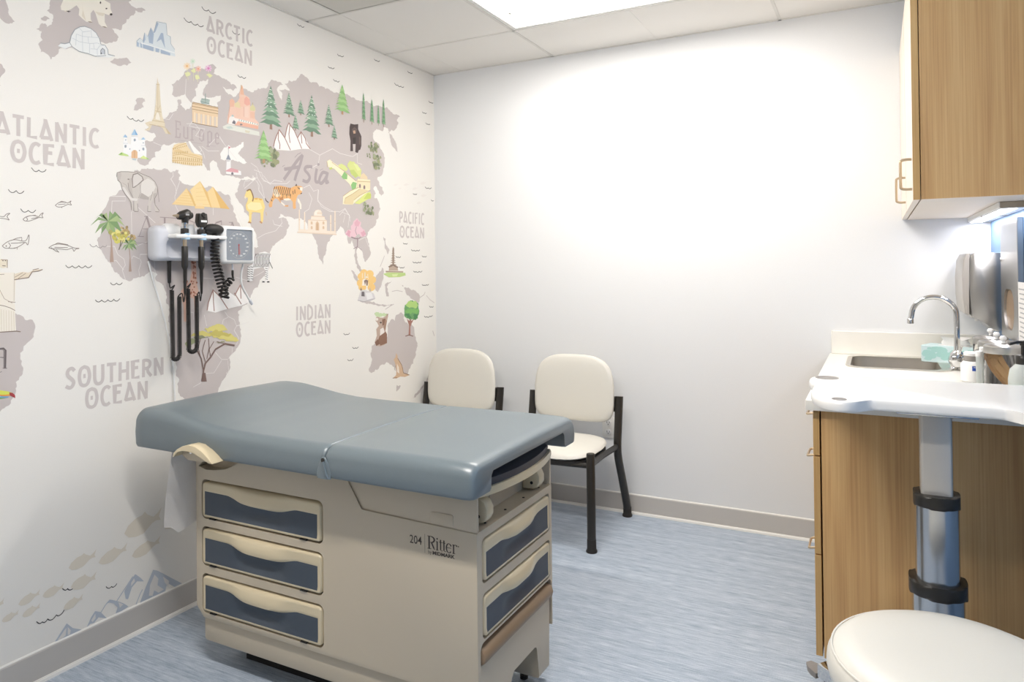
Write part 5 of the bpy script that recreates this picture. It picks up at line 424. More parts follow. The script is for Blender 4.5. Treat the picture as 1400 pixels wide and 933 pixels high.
('flower_print', [['P',188,0,[-1777,2157,-1764,2162,-1764,2156,-1777,2154]],['P',188,0,[-1776,2155,-1766,2151,-1771,2145,-1779,2152]],['P',188,0,[-1778,2153,-1776,2142,-1783,2140,-1781,2152]],['P',188,0,[-1780,2152,-1788,2141,-1793,2144,-1782,2153]],['P',188,0,[-1782,2152,-1795,2148,-1795,2154,-1782,2156]],['P',188,0,[-1782,2154,-1793,2159,-1788,2164,-1780,2157]],['P',188,0,[-1781,2157,-1783,2167,-1776,2169,-1778,2158]],['P',188,0,[-1779,2158,-1771,2169,-1766,2166,-1776,2156]],['P',189,0,[-1774,2156,-1774,2154,-1776,2152,-1778,2150,-1781,2150,-1783,2150,-1784,2151,-1785,2153,-1784,2156,-1783,2158,-1781,2159,-1778,2160,-1776,2159,-1774,2158]],['P',190,0,[-1750,2183,-1740,2186,-1740,2182,-1750,2180]],['P',190,0,[-1750,2181,-1742,2178,-1746,2174,-1752,2179]],['P',190,0,[-1751,2180,-1750,2171,-1755,2170,-1754,2179]],['P',190,0,[-1753,2179,-1759,2170,-1763,2172,-1755,2180]],['P',190,0,[-1754,2179,-1764,2176,-1764,2180,-1754,2182]],['P',190,0,[-1755,2181,-1763,2184,-1759,2188,-1753,2183]],['P',190,0,[-1754,2182,-1755,2191,-1749,2192,-1751,2183]],['P',190,0,[-1752,2183,-1745,2192,-1742,2189,-1750,2182]],['P',191,0,[-1748,2182,-1748,2180,-1750,2179,-1751,2178,-1753,2177,-1755,2177,-1756,2178,-1756,2180,-1756,2182,-1755,2183,-1753,2184,-1751,2185,-1749,2184,-1748,2184]],['P',192,0,[-1724,2158,-1712,2162,-1712,2157,-1724,2155]],['P',192,0,[-1724,2156,-1714,2152,-1719,2148,-1726,2154]],['P',192,0,[-1725,2154,-1724,2145,-1730,2143,-1728,2154]],['P',192,0,[-1727,2154,-1735,2144,-1739,2146,-1730,2155]],['P',192,0,[-1729,2154,-1741,2150,-1741,2155,-1729,2157]],['P',192,0,[-1730,2156,-1739,2160,-1734,2165,-1727,2158]],['P',192,0,[-1728,2158,-1730,2168,-1724,2169,-1725,2159]],['P',192,0,[-1726,2159,-1719,2169,-1714,2166,-1724,2157]],['P',193,0,[-1722,2157,-1722,2155,-1724,2154,-1726,2152,-1728,2152,-1730,2152,-1731,2153,-1732,2155,-1731,2157,-1730,2159,-1728,2160,-1726,2161,-1724,2160,-1722,2159]],['P',194,0,[-1675,2173,-1661,2178,-1661,2171,-1675,2170]],['P',194,0,[-1674,2171,-1663,2166,-1668,2160,-1677,2168]],['P',194,0,[-1676,2168,-1674,2157,-1681,2156,-1679,2168]],['P',194,0,[-1678,2167,-1687,2156,-1692,2159,-1681,2169]],['P',194,0,[-1680,2168,-1694,2163,-1694,2170,-1680,2171]],['P',194,0,[-1681,2170,-1692,2175,-1686,2180,-1678,2173]],['P',194,0,[-1679,2172,-1681,2184,-1674,2185,-1675,2173]],['P',194,0,[-1677,2173,-1668,2185,-1663,2182,-1674,2172]],['P',195,0,[-1671,2172,-1672,2170,-1674,2167,-1676,2166,-1679,2165,-1681,2166,-1683,2167,-1683,2169,-1683,2171,-1681,2173,-1679,2175,-1676,2176,-1674,2175,-1672,2174]],['P',196,3,[-1794,2125,-1777,2133,-1763,2128,-1782,2111]],['P',196,3,[-1763,2142,-1744,2155,-1739,2142,-1758,2137]],['P',196,3,[-1744,2124,-1725,2131,-1719,2118,-1734,2110]],['P',196,3,[-1690,2141,-1670,2150,-1652,2148,-1670,2133]],['L',197,1.8,[-1780,2140,-1775,2100],0],['L',197,1.8,[-1752,2170,-1749,2102],0],['L',197,1.8,[-1727,2145,-1730,2103],0],['L',197,1.8,[-1678,2157,-1675,2132],0]]),
('giraffe_print', [['P',198,0,[-1769,1384,-1743,1384,-1741,1318,-1740,1282,-1732,1252,-1734,1223,-1739,1194,-1737,1136,-1748,1137,-1752,1195,-1756,1224,-1774,1228,-1787,1197,-1790,1132,-1801,1133,-1802,1198,-1811,1226,-1813,1255,-1794,1276,-1774,1290,-1765,1326]],['P',199,0,[-1739,1241,-1741,1238,-1745,1239,-1745,1242,-1741,1244]],['P',199,0,[-1763,1288,-1767,1289,-1769,1294,-1765,1297,-1760,1294]],['P',199,0,[-1771,1239,-1772,1243,-1770,1247,-1766,1245,-1766,1240]],['P',199,0,[-1752,1324,-1750,1329,-1746,1328,-1744,1323,-1748,1320]],['P',199,0,[-1749,1310,-1744,1310,-1741,1305,-1745,1301,-1751,1304]],['P',199,0,[-1751,1273,-1748,1269,-1751,1266,-1755,1266,-1756,1271]],['P',199,0,[-1750,1314,-1752,1310,-1757,1309,-1758,1314,-1755,1317]],['P',199,0,[-1771,1247,-1776,1246,-1779,1250,-1776,1254,-1772,1253]],['P',199,0,[-1795,1274,-1800,1278,-1797,1284,-1791,1284,-1789,1278]],['P',199,0,[-1759,1305,-1758,1310,-1753,1311,-1750,1307,-1753,1302]],['P',199,0,[-1804,1293,-1799,1296,-1796,1291,-1797,1286,-1803,1287]],['P',199,0,[-1787,1290,-1784,1287,-1785,1283,-1789,1283,-1790,1287]],['P',199,0,[-1744,1352,-1746,1347,-1749,1345,-1752,1349,-1750,1353]],['P',199,0,[-1744,1367,-1747,1365,-1749,1367,-1749,1370,-1745,1371]],['P',199,0,[-1751,1349,-1756,1351,-1754,1356,-1750,1357,-1748,1353]],['P',199,0,[-1758,1288,-1758,1292,-1755,1294,-1752,1292,-1754,1288]],['P',199,0,[-1760,1251,-1755,1254,-1751,1251,-1751,1245,-1757,1244]],['P',199,0,[-1756,1370,-1751,1368,-1751,1362,-1756,1360,-1760,1365]],['P',199,0,[-1785,1245,-1785,1240,-1788,1237,-1792,1240,-1790,1246]],['P',199,0,[-1757,1375,-1759,1372,-1763,1373,-1763,1377,-1759,1378]],['P',199,0,[-1754,1343,-1758,1344,-1759,1348,-1755,1350,-1752,1347]],['P',199,0,[-1756,1316,-1757,1319,-1755,1322,-1752,1320,-1752,1316]],['P',199,0,[-1763,1366,-1761,1369,-1757,1368,-1757,1364,-1761,1362]],['P',199,0,[-1751,1354,-1745,1354,-1743,1348,-1747,1344,-1752,1347]],['P',199,0,[-1753,1323,-1750,1319,-1754,1316,-1757,1317,-1758,1322]],['P',199,0,[-1781,1293,-1784,1287,-1789,1288,-1790,1294,-1786,1298]],['P',199,0,[-1759,1256,-1762,1255,-1764,1259,-1761,1261,-1758,1260]],['P',199,0,[-1760,1365,-1761,1369,-1760,1373,-1756,1372,-1755,1367]],['P',199,0,[-1760,1322,-1758,1327,-1753,1327,-1752,1322,-1755,1318]],['P',199,0,[-1744,1290,-1739,1291,-1736,1287,-1739,1282,-1744,1284]],['P',199,0,[-1755,1333,-1751,1329,-1753,1324,-1759,1324,-1761,1330]],['P',199,0,[-1746,1246,-1747,1242,-1751,1241,-1753,1245,-1750,1248]],['P',199,0,[-1763,1244,-1767,1242,-1772,1246,-1768,1252,-1763,1251]],['P',199,0,[-1762,1365,-1766,1368,-1764,1374,-1759,1375,-1757,1369]],['P',199,0,[-1763,1281,-1762,1285,-1759,1287,-1755,1283,-1758,1279]],['P',199,0,[-1758,1368,-1754,1371,-1750,1368,-1751,1362,-1757,1362]],['P',199,0,[-1754,1240,-1750,1238,-1751,1232,-1755,1231,-1758,1236]],['P',199,0,[-1751,1357,-1750,1352,-1755,1350,-1759,1353,-1756,1358]]]),
('zebra_print', [['P',200,0,[-1435,1398,-1413,1412,-1381,1418,-1353,1409,-1344,1385,-1354,1356,-1363,1335,-1362,1285,-1378,1282,-1377,1328,-1391,1349,-1427,1342,-1444,1339,-1454,1287,-1480,1287,-1479,1350,-1453,1360]],['L',201,3.5,[-1433,1407,-1440,1388,-1441,1369,-1446,1348],0],['L',201,3.6,[-1425,1408,-1432,1388,-1432,1367,-1438,1348],0],['L',201,3.6,[-1417,1408,-1424,1388,-1424,1366,-1430,1348],0],['L',201,3.6,[-1409,1409,-1416,1388,-1415,1365,-1422,1348],0],['L',201,3.6,[-1401,1409,-1408,1388,-1407,1363,-1414,1348],0],['L',201,3.6,[-1393,1410,-1399,1388,-1398,1362,-1406,1348],0],['L',201,3.6,[-1385,1409,-1391,1388,-1390,1363,-1398,1348],0],['L',201,3.6,[-1376,1409,-1383,1388,-1381,1365,-1390,1348],0],['L',201,3.6,[-1368,1409,-1375,1388,-1372,1366,-1382,1348],0],['L',201,3.6,[-1360,1409,-1366,1388,-1363,1368,-1373,1348],0],['L',201,3.6,[-1351,1408,-1358,1388,-1355,1369,-1365,1348],0],['L',202,2.6,[-1380,1342,-1365,1339],0],['L',202,2.6,[-1380,1333,-1365,1330],0],['L',202,2.6,[-1380,1323,-1365,1320],0],['L',202,2.6,[-1380,1314,-1365,1311],0],['L',202,2.6,[-1380,1305,-1365,1302],0],['L',202,2.6,[-1380,1295,-1366,1292],0],['L',202,2.6,[-1481,1350,-1467,1347],0],['L',202,2.6,[-1481,1339,-1467,1336],0],['L',202,2.6,[-1481,1329,-1467,1326],0],['L',202,2.6,[-1481,1319,-1468,1316],0],['L',202,2.6,[-1482,1308,-1468,1306],0],['L',202,2.6,[-1482,1298,-1468,1295],0],['L',202,2.6,[-1464,1350,-1450,1347],0],['L',202,2.6,[-1464,1339,-1450,1336],0],['L',202,2.6,[-1464,1329,-1450,1326],0],['L',202,2.6,[-1464,1319,-1450,1316],0],['L',202,2.6,[-1464,1308,-1450,1305],0],['L',202,2.6,[-1464,1298,-1450,1295],0],['P',203,0,[-1398,1285,-1384,1284,-1384,1279,-1398,1279]],['P',203,0,[-1370,1284,-1356,1284,-1356,1278,-1370,1278]],['P',203,0,[-1483,1289,-1471,1289,-1471,1284,-1483,1284]],['L',201,3.4,[-1354,1370,-1337,1342],0]]),
('acacia_print', [['P',204,6,[-1705,1100,-1659,1107,-1604,1100,-1588,1080,-1628,1077,-1690,1082]],['P',205,6,[-1772,1071,-1735,1086,-1682,1078,-1652,1065,-1682,1062,-1735,1066]],['P',204,6,[-1675,1071,-1604,1075,-1559,1056,-1530,1032,-1568,1032,-1620,1047,-1659,1055]],['P',206,6,[-1797,1048,-1768,1064,-1743,1055,-1758,1041,-1790,1029]],['P',207,6,[-1682,1082,-1620,1083,-1571,1066,-1588,1054,-1667,1064]],['P',208,6,[-1652,1040,-1620,1040,-1604,1032,-1636,1031]],['P',209,6,[-1735,1070,-1682,1062,-1720,1058,-1758,1064]],['L',210,7.2,[-1710,885,-1712,925,-1702,956,-1676,978,-1652,1008,-1604,1026,-1555,1014],0],['L',210,4.7,[-1712,925,-1721,977,-1740,1011,-1750,1037],0],['L',210,3.3,[-1702,962,-1717,1008,-1702,1051],0],['L',210,3.3,[-1695,974,-1683,1017,-1686,1056],0],['L',210,3.0,[-1676,978,-1683,1011,-1660,1041],0],['L',210,3.1,[-1604,1026,-1644,1039],0],['L',210,2.7,[-1725,984,-1736,1023,-1724,1060],0],['P',210,0,[-1723,885,-1716,919,-1702,917,-1696,881]]]),
('koala_print', [['P',211,0,[-595,1067,-583,1074,-558,1065,-533,1063,-510,1069,-503,1081,-488,1080,-485,1069,-496,1042,-511,988,-497,968,-498,922,-520,911,-557,906,-597,914,-607,933,-588,968,-592,1004,-570,1020,-584,1040,-598,1050]],['P',212,0,[-563,965,-512,984,-497,968,-498,918,-557,910,-578,940]],['P',213,0,[-558,1001,-529,1008,-519,980,-559,965]],['P',212,0,[-540,1054,-510,1057,-508,1025,-538,1018]],['P',214,0,[-605,933,-578,949,-564,920,-593,912]],['P',215,0,[-543,1036,-544,1035,-547,1033,-550,1032,-554,1033,-558,1034,-560,1036,-561,1038,-560,1040,-557,1041,-554,1042,-550,1041,-546,1040,-544,1038]],['P',216,0,[-574,1057,-575,1053,-578,1051,-584,1050,-590,1050,-595,1052,-598,1055,-599,1059,-598,1062,-594,1065,-589,1066,-584,1065,-578,1064,-575,1060]],['P',217,0,[-496,1042,-514,988,-529,1008,-511,1052]],['L',218,8.1,[-605,1090,-554,1078,-495,1079],0],['P',219,3,[-609,1086,-594,1099,-562,1088,-525,1090,-495,1074,-554,1069,-595,1074]],['L',220,5.7,[-495,1074,-486,1080],0]]),
('round_tree_print', [['P',221,4,[-332,1083,-327,1121,-283,1143,-224,1142,-187,1123,-181,1074,-196,1035,-243,1032,-292,1042,-333,1059]],['P',222,4,[-316,1125,-274,1142,-216,1140,-187,1114,-208,1100,-283,1102]],['P',223,4,[-324,1092,-242,1097,-184,1089,-209,1061,-308,1072]],['P',224,4,[-328,1068,-284,1075,-259,1040,-300,1045]],['P',224,4,[-242,1063,-188,1064,-201,1036,-240,1033]],['P',225,0,[-294,941,-286,998,-309,1043,-284,1027,-273,1041,-263,1025,-234,1038,-260,1011,-273,992,-274,939]],['L',226,5.2,[-323,941,-286,945,-248,934],0]]),
('kangaroo_print', [['P',227,0,[-429,804,-438,819,-420,830,-416,854,-401,838,-398,820,-369,791,-350,760,-346,727,-284,710,-330,705,-378,714,-412,708,-448,715,-417,727,-412,754,-420,784]],['P',228,0,[-408,792,-390,770,-385,732,-406,744]],['L',229,3.8,[-400,821,-361,776,-346,731,-289,711],0],['L',229,2.9,[-420,782,-432,766,-424,756],0],['L',229,3.3,[-448,715,-409,712],0]]),
('statue_print', [['P',230,0,[-2484,1330,-2461,1335,-2419,1335,-2415,1316,-2419,1245,-2415,1147,-2496,1148]],['P',231,0,[-2466,1372,-2458,1378,-2440,1375,-2440,1352,-2452,1349,-2466,1352]],['L',232,2.1,[-2458,1376,-2440,1375,-2440,1350],0],['P',233,0,[-2451,1373,-2451,1372,-2451,1372,-2452,1371,-2453,1371,-2454,1372,-2454,1372,-2454,1373,-2454,1374,-2454,1374,-2453,1374,-2452,1374,-2451,1374,-2451,1374]],['P',233,0,[-2444,1373,-2444,1372,-2444,1372,-2445,1371,-2446,1371,-2446,1372,-2447,1372,-2447,1373,-2447,1374,-2446,1374,-2446,1374,-2445,1374,-2444,1374,-2444,1374]],['L',234,2.3,[-2454,1357,-2445,1356],0],['P',235,0,[-2420,1313,-2418,1331,-2395,1337,-2377,1334,-2361,1343,-2336,1345,-2352,1338,-2366,1334,-2377,1319,-2395,1315]],['L',236,2.8,[-2420,1312,-2395,1316,-2377,1318,-2366,1337,-2346,1339,-2334,1344],0],['L',237,1.6,[-2418,1320,-2395,1334],0],['L',237,1.7,[-2408,1316,-2386,1332],0],['L',236,2.2,[-2364,1343,-2346,1347],0],['L',238,1.6,[-2478,1222,-2477,1154],0],['L',238,1.6,[-2471,1222,-2470,1153],0],['L',238,1.6,[-2464,1222,-2464,1153],0],['L',238,1.6,[-2458,1220,-2457,1152],0],['L',238,1.6,[-2451,1218,-2450,1152],0],['L',238,1.6,[-2444,1216,-2443,1151],0],['L',238,1.6,[-2436,1215,-2436,1150],0],['L',238,1.6,[-2429,1213,-2428,1150],0],['L',238,1.6,[-2422,1211,-2421,1149],0],['L',236,1.9,[-2472,1236,-2449,1230,-2432,1223,-2418,1214],0],['L',239,1.6,[-2467,1292,-2449,1253,-2426,1238],0],['L',237,1.9,[-2438,1243,-2417,1240],0],['L',236,2.8,[-2484,1149,-2414,1148,-2402,1145],0],['L',237,1.6,[-2472,1329,-2449,1330],0],['L',240,1.4,[-2420,1333,-2421,1245],0]]),
('toucan_print', [['P',241,0,[-2480,971,-2462,967,-2440,960,-2428,954,-2435,946,-2453,948,-2480,954]],['P',242,0,[-2480,958,-2453,951,-2435,950,-2434,945,-2458,947,-2480,951]],['P',243,0,[-2436,956,-2426,953,-2419,945,-2418,935,-2424,939,-2434,946]],['P',244,0,[-2480,951,-2458,948,-2435,943,-2440,940,-2462,942,-2480,945]],['P',245,0,[-2480,947,-2462,944,-2444,940,-2462,939,-2480,941]]]),
]

def pale(c): return tuple(.02+.95*x for x in lin(c)[:3])+(1,)
INKC = [pale(c) for c in INKS.split()]
def jagged(poly, amp, rnd):
    # coastline: fractal midpoint displacement down to about a centimetre
    def sub(a, b, d):
        L = (b-a).length
        if L < 9 or d == 0: return [a]
        n = Vector((-(b-a).y, (b-a).x))/L; m = (a+b)/2+n*rnd.uniform(-1, 1)*min(amp*1.6, L*.2)
        return sub(a, m, d-1)+sub(m, b, d-1)
    out = []; P = [Vector(p) for p in poly]
    for i in range(len(P)): out += sub(P[i], P[(i+1) % len(P)], 5)
    return out
class Print:
    def __init__(self, name, x0): self.v = []; self.f = []; self.c = []; self.name = name; self.x = x0; self.i = 0
    def poly(self, pts, c):
        self.i += 1; b = len(self.v); x = self.x+self.i*.000006
        ar = sum(p[0]*q[1]-q[0]*p[1] for p, q in zip(pts, list(pts[1:])+[pts[0]]))
        if ar < 0: pts = list(reversed(pts))
        self.v += [(x, p[0]/1000, p[1]/1000) for p in pts]
        for t in tessellate_polygon([[Vector((p[0], p[1], 0)) for p in pts]]): self.tri(b+t[0], b+t[1], b+t[2], c)
    def tri(self, i, j, k, c):
        p, q, r = (self.v[n] for n in (i, j, k)); ar = (q[1]-p[1])*(r[2]-p[2])-(r[1]-p[1])*(q[2]-p[2])
        if abs(ar) < 1e-10: return
        self.f.append((i, j, k) if ar > 0 else (i, k, j)); self.c.append(c)
    def line(self, pts, w, c, sm=0):
        P = [Vector(p) for p in pts]
        if sm:
            P = [Vector((q.x, q.y)) for q in cat([(p.x, p.y, 0) for p in P], 4)]
        w /= 2; x = self.x+(self.i+1)*.000006; self.i += 1+len(P)//9; b = len(self.v)
        for i, p in enumerate(P):
            d = (P[min(i+1, len(P)-1)]-P[max(i-1, 0)])
            d = d.normalized() if d.length > 1e-6 else Vector((1, 0)); n = Vector((-d.y, d.x))
            if i in (0, len(P)-1): p = p+(d*w*.3*(-1 if i == 0 else 1))
            m = 1
            if 0 < i < len(P)-1:
                u = (P[i]-P[i-1]); 
                if u.length > 1e-6: m = min(1.6, 1/max(.5, abs(u.normalized().dot(d))))
            x += 6e-7; a = p+n*w*m; q = p-n*w*m; self.v += [(x, a.x/1000, a.y/1000), (x, q.x/1000, q.y/1000)]
        for i in range(len(P)-1):
            self.tri(b+2*i, b+2*i+1, b+2*i+3, c); self.tri(b+2*i, b+2*i+3, b+2*i+2, c)
    def build(self, parent):
        me = bpy.data.meshes.new(self.name); me.from_pydata(self.v, [], self.f)
        at = me.color_attributes.new('ink', 'FLOAT_COLOR', 'CORNER')
        for p, c in zip(me.polygons, self.c):
            for li in p.loop_indices: at.data[li].color = c
        me.materials.append(M_['ink']); o = bpy.data.objects.new(self.name, me); COL.objects.link(o); o.parent = parent
        return o
CON = {'S': ('6f8f78', '8fae93', 'e3ebe0', '9a7b6a'), 'L': ('93bf7d', 'a9cf90', 'a9cf90', 'b58f6c'), 'C': ('86ad85', '6f9a74', '94b890', 'a08a78')}
BLB = {'Y': ('d6cf6a', 'c6b95c', 'e2d98a', 'a8a860'), 'N': ('b79f6e', 'a18a5c', 'c5ad80', '8e7f58'), 'O': ('8b9373', '767f62', 'a5ab8c', '9c9f7a')}
EXTRA = {}
def ec(h):
    if h not in EXTRA: EXTRA[h] = pale(h)
    return EXTRA[h]
nbig = 0; mr = random.Random(11)
for name, data in MURAL:
    big = name.split('_')[0] in ('eurasia', 'africa', 'south', 'greenland', 'iceland', 'australia', 'indonesia') and not name.endswith('lettering')
    x0 = .0003 if big else (.0007 if name == 'border_print' else (.0012 if 'lettering' in name else .0016))
    if name in ('fish_print', 'wave_print'): x0 = .0011
    if name in ('great_wall_print', 'palace_print', 'camel_print', 'white_mountain_print'): x0 = .0022
    if name == 'acacia_print' or name == 'bush_tree_print' or name == 'igloo_print': x0 = .0034
    if big: nbig += 1; x0 += .00004*nbig
    pr = Print(name, x0*.45)
    for it in data:
        k, f = it[0], it[1:]
        if k == 'P':
            n = f[2]; pts = list(zip(n[::2], n[1::2]))
            if f[1]: pts = jagged(pts, f[1], mr)
            pr.poly([tuple(p) for p in pts], INKC[f[0]])
        elif k == 'L':
            n = f[2]; pr.line(list(zip(n[::2], n[1::2])), f[1], INKC[f[0]], f[3])
        elif k == 'T':
            kind, y, z, wd, ht = f; c = CON[kind]
            pr.poly([(y-wd*.06, z), (y+wd*.06, z), (y+wd*.04, z+ht*.25), (y-wd*.04, z+ht*.25)], ec(c[3]))
            tiers = 9 if kind != 'C' else 12
            for q in range(tiers):
                t0 = .12+.86*q/tiers; hw = wd*.5*(1-q/tiers)**(.85 if kind != 'C' else .5)*(1 if kind != 'C' else .9); zt = z+ht*min(1, t0+1.9*.86/tiers); zb = z+ht*t0
                pts = [(y, zt)]; m = 5
                for s in range(m+1): 
                    u = -1+2*s/m; pts.append((y-u*hw*-1*1.0 if False else y+u*hw, zb-ht*.02*mr.random()-ht*.02*abs(u)+(ht*.022 if s % 2 else 0)))
                pr.poly(pts, ec(c[q % 2]))
                if kind == 'S' and q > 2:
                    for s in range(3):
                        u = mr.uniform(-.7, .7); pr.poly([(y+u*hw-wd*.05, zb+ht*.015), (y+u*hw, zb+ht*.035), (y+u*hw+wd*.05, zb+ht*.01), (y+u*hw, zb+ht*.012)], ec(c[2]))
        elif k == 'B':
            kind, y, z, rx, rz, n = f; c = BLB[kind]
            for q in range(n):
                a = mr.random()*2*PI; r = math.sqrt(mr.random())*.95; cx = y+rx*r*math.cos(a); cz = z+rz*r*math.sin(a); s = mr.uniform(.2, .42)*(rx+rz)/2
                pr.poly([(cx+s*mr.uniform(.6, 1.15)*math.cos(b*PI/4), cz+s*mr.uniform(.6, 1.15)*math.sin(b*PI/4)) for b in range(8)], ec(c[mr.randrange(4)]))
    pr.build(wall_left)

# ------------------------------------------------------------ ceiling fixtures
def troffer(y0, y1, label, lens='lens'):
    x0, x1 = .815+.008, 2.035-.008; r = thing('ceiling_light', label, 'ceiling light', ((x0+x1)/2, (y0+y1)/2, H+.04))
    bm = B(); z0 = H-.001
    for a in ((x0, y0, x1, y0+.022), (x0, y1-.022, x1, y1), (x0, y0+.022, x0+.022, y1-.022), (x1-.022, y0+.022, x1, y1-.022)): box(bm, a[0], a[1], z0, a[2], a[3], z0+.05, .002, 1)
    obj('frame', bm, 'white', r)
    bm = B(); box(bm, x0, y0, z0+.088, x1, y1, z0+.09); obj('housing', bm, 'white', r)
    ym = (y0+y1)/2; xa, xb = x0+.022, x1-.022
    for sg in (-1, 1):      # curved side reflectors
        bm = B(); ye = y0+.022 if sg < 0 else y1-.022; yi = ym+sg*.125
        rows = [(ye, z0+.008), (ye+(yi-ye)*.15, z0+.034), (ye+(yi-ye)*.4, z0+.058), (ye+(yi-ye)*.7, z0+.074), (yi, z0+.080)]
        A_ = [[bm.verts.new((x, y, z)) for x in (xa, xb)] for y, z in rows]
        for p, q in zip(A_[:-1], A_[1:]): bm.faces.new((p[0], p[1], q[1], q[0]))
        obj('side_reflector', bm, 'reflector', r, 60)
    bm = B(); q = [(ym-.125, z0+.078), (ym-.118, z0+.030), (ym-.10, z0+.014), (ym, z0+.008), (ym+.10, z0+.014), (ym+.118, z0+.030), (ym+.125, z0+.078)]
    A_ = [[bm.verts.new((x, y, z)) for x in (xa, xb)] for y, z in q]
    for p, n_ in zip(A_[:-1], A_[1:]): bm.faces.new((p[0], n_[0], n_[1], p[1]))
    obj('lens', bm, lens, r, 0)
    return r
troffer(YS[2]+.008, YS[1]-.008, 'lit recessed white troffer in the ceiling near the pale back wall')
sl = thing('strip_light', 'slim lit linear fixture on the ceiling over the camera end of the room', 'ceiling light', (1.57, -2.92, H-.06))
bm = B(); box(bm, .96, -2.965, H-.026, 2.18, -2.875, H-.0032, .004, 1); obj('housing', bm, 'white', sl)
bm = B(); A_ = [[bm.verts.new((x, -2.92-.04*math.cos(a), H-.0262-.034*math.sin(a))) for x in (.975, 2.165)] for a in [PI*k/10 for k in range(11)]]
for p, q in zip(A_[:-1], A_[1:]): bm.faces.new((p[0], q[0], q[1], p[1]))
bm.faces.new([r[0] for r in reversed(A_)]); bm.faces.new([r[1] for r in A_]); obj('lens', bm, 'lens2', sl, 0)
for x in (.96, 2.166):
    bm = B(); prism(bm, [(-2.962, H-.026)]+[(-2.92-.043*math.cos(a), H-.026-.038*math.sin(a)) for a in [PI*k/10 for k in range(11)]], 'x', x, x+.014); obj('end_cap', bm, 'white', sl)
v = thing('air_vent', 'square flat plate vent with dark gap in ceiling corner by mural wall', 'vent', (.51, -1.413, H))
bm = B(); box(bm, .2125, YS[3]+.0075, H+.002, .8075, YS[2]-.0075, H+.014); obj('dark_throat', bm, 'dark', v)
bm = B(); box(bm, .222, YS[3]+.016, H-.006, .798, YS[2]-.016, H+.0015, .003, 1); obj('face_plate', bm, 'vent', v)

# ------------------------------------------------------------ exam table
X0, X1, Y0, Y1 = .385, 1.486, -2.059, -1.569; ZB, ZS = .17, .624
et = thing('exam_table', 'tan exam table with slate blue vinyl top and blue-panelled drawers', 'exam table', (.95, (Y0+Y1)/2, 0))
bm = B(); prism(bm, [(X0, ZB+.035), (X0+.035, ZB), (X1, ZB), (X1, ZS), (1.092, ZS), (1.052, .70), (1.035, .736), (X0, .736)], 'y', Y0, Y1, .008)
body = obj('body', bm, 'tan', et)
DR = [(.51, .627), (.354, .471), (.197, .314)]; DX = (.423, .943)
FD = [(.484, .594), (.334, .444)]; FY = (-2.027, -1.598)
cs = []
for z0, z1 in DR: cs.append(prism(B(), rrect(DX[0]-.006, z0-.006, DX[1]+.006, z1+.008, .02), 'y', Y0-.02, Y0+.03))
for z0, z1 in FD: cs.append(prism(B(), rrect(FY[0]-.006, z0-.006, FY[1]+.006, z1+.007, .016), 'x', X1+.02, X1-.03))
cs.append(prism(B(), rrect(-2.045, .0, -1.583, .322, .02), 'x', X1+.02, X1-.08))
cs.append(prism(B(), [(.402, .676), (.43, .700), (.47, .714), (.53, .724), (.61, .730), (.62, .724), (.60, .712), (.565, .694), (.53, .680), (.48, .671), (.44, .668)], 'y', Y0-.02, Y0+.035))
cut(body, cs)
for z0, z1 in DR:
    b_ = B(); box(b_, DX[0]-.005, Y0+.0262, z0-.005, DX[1]+.005, Y0+.0297, z1+.007); obj('drawer_gap_shade', b_, 'dark', et)  # dark plate paints the shadow gap around each side drawer
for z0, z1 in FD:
    b_ = B(); box(b_, X1-.0297, FY[0]-.005, z0-.005, X1-.0262, FY[1]+.005, z1+.006); obj('drawer_gap_shade', b_, 'dark', et)  # same painted gap shade behind the foot-end drawers
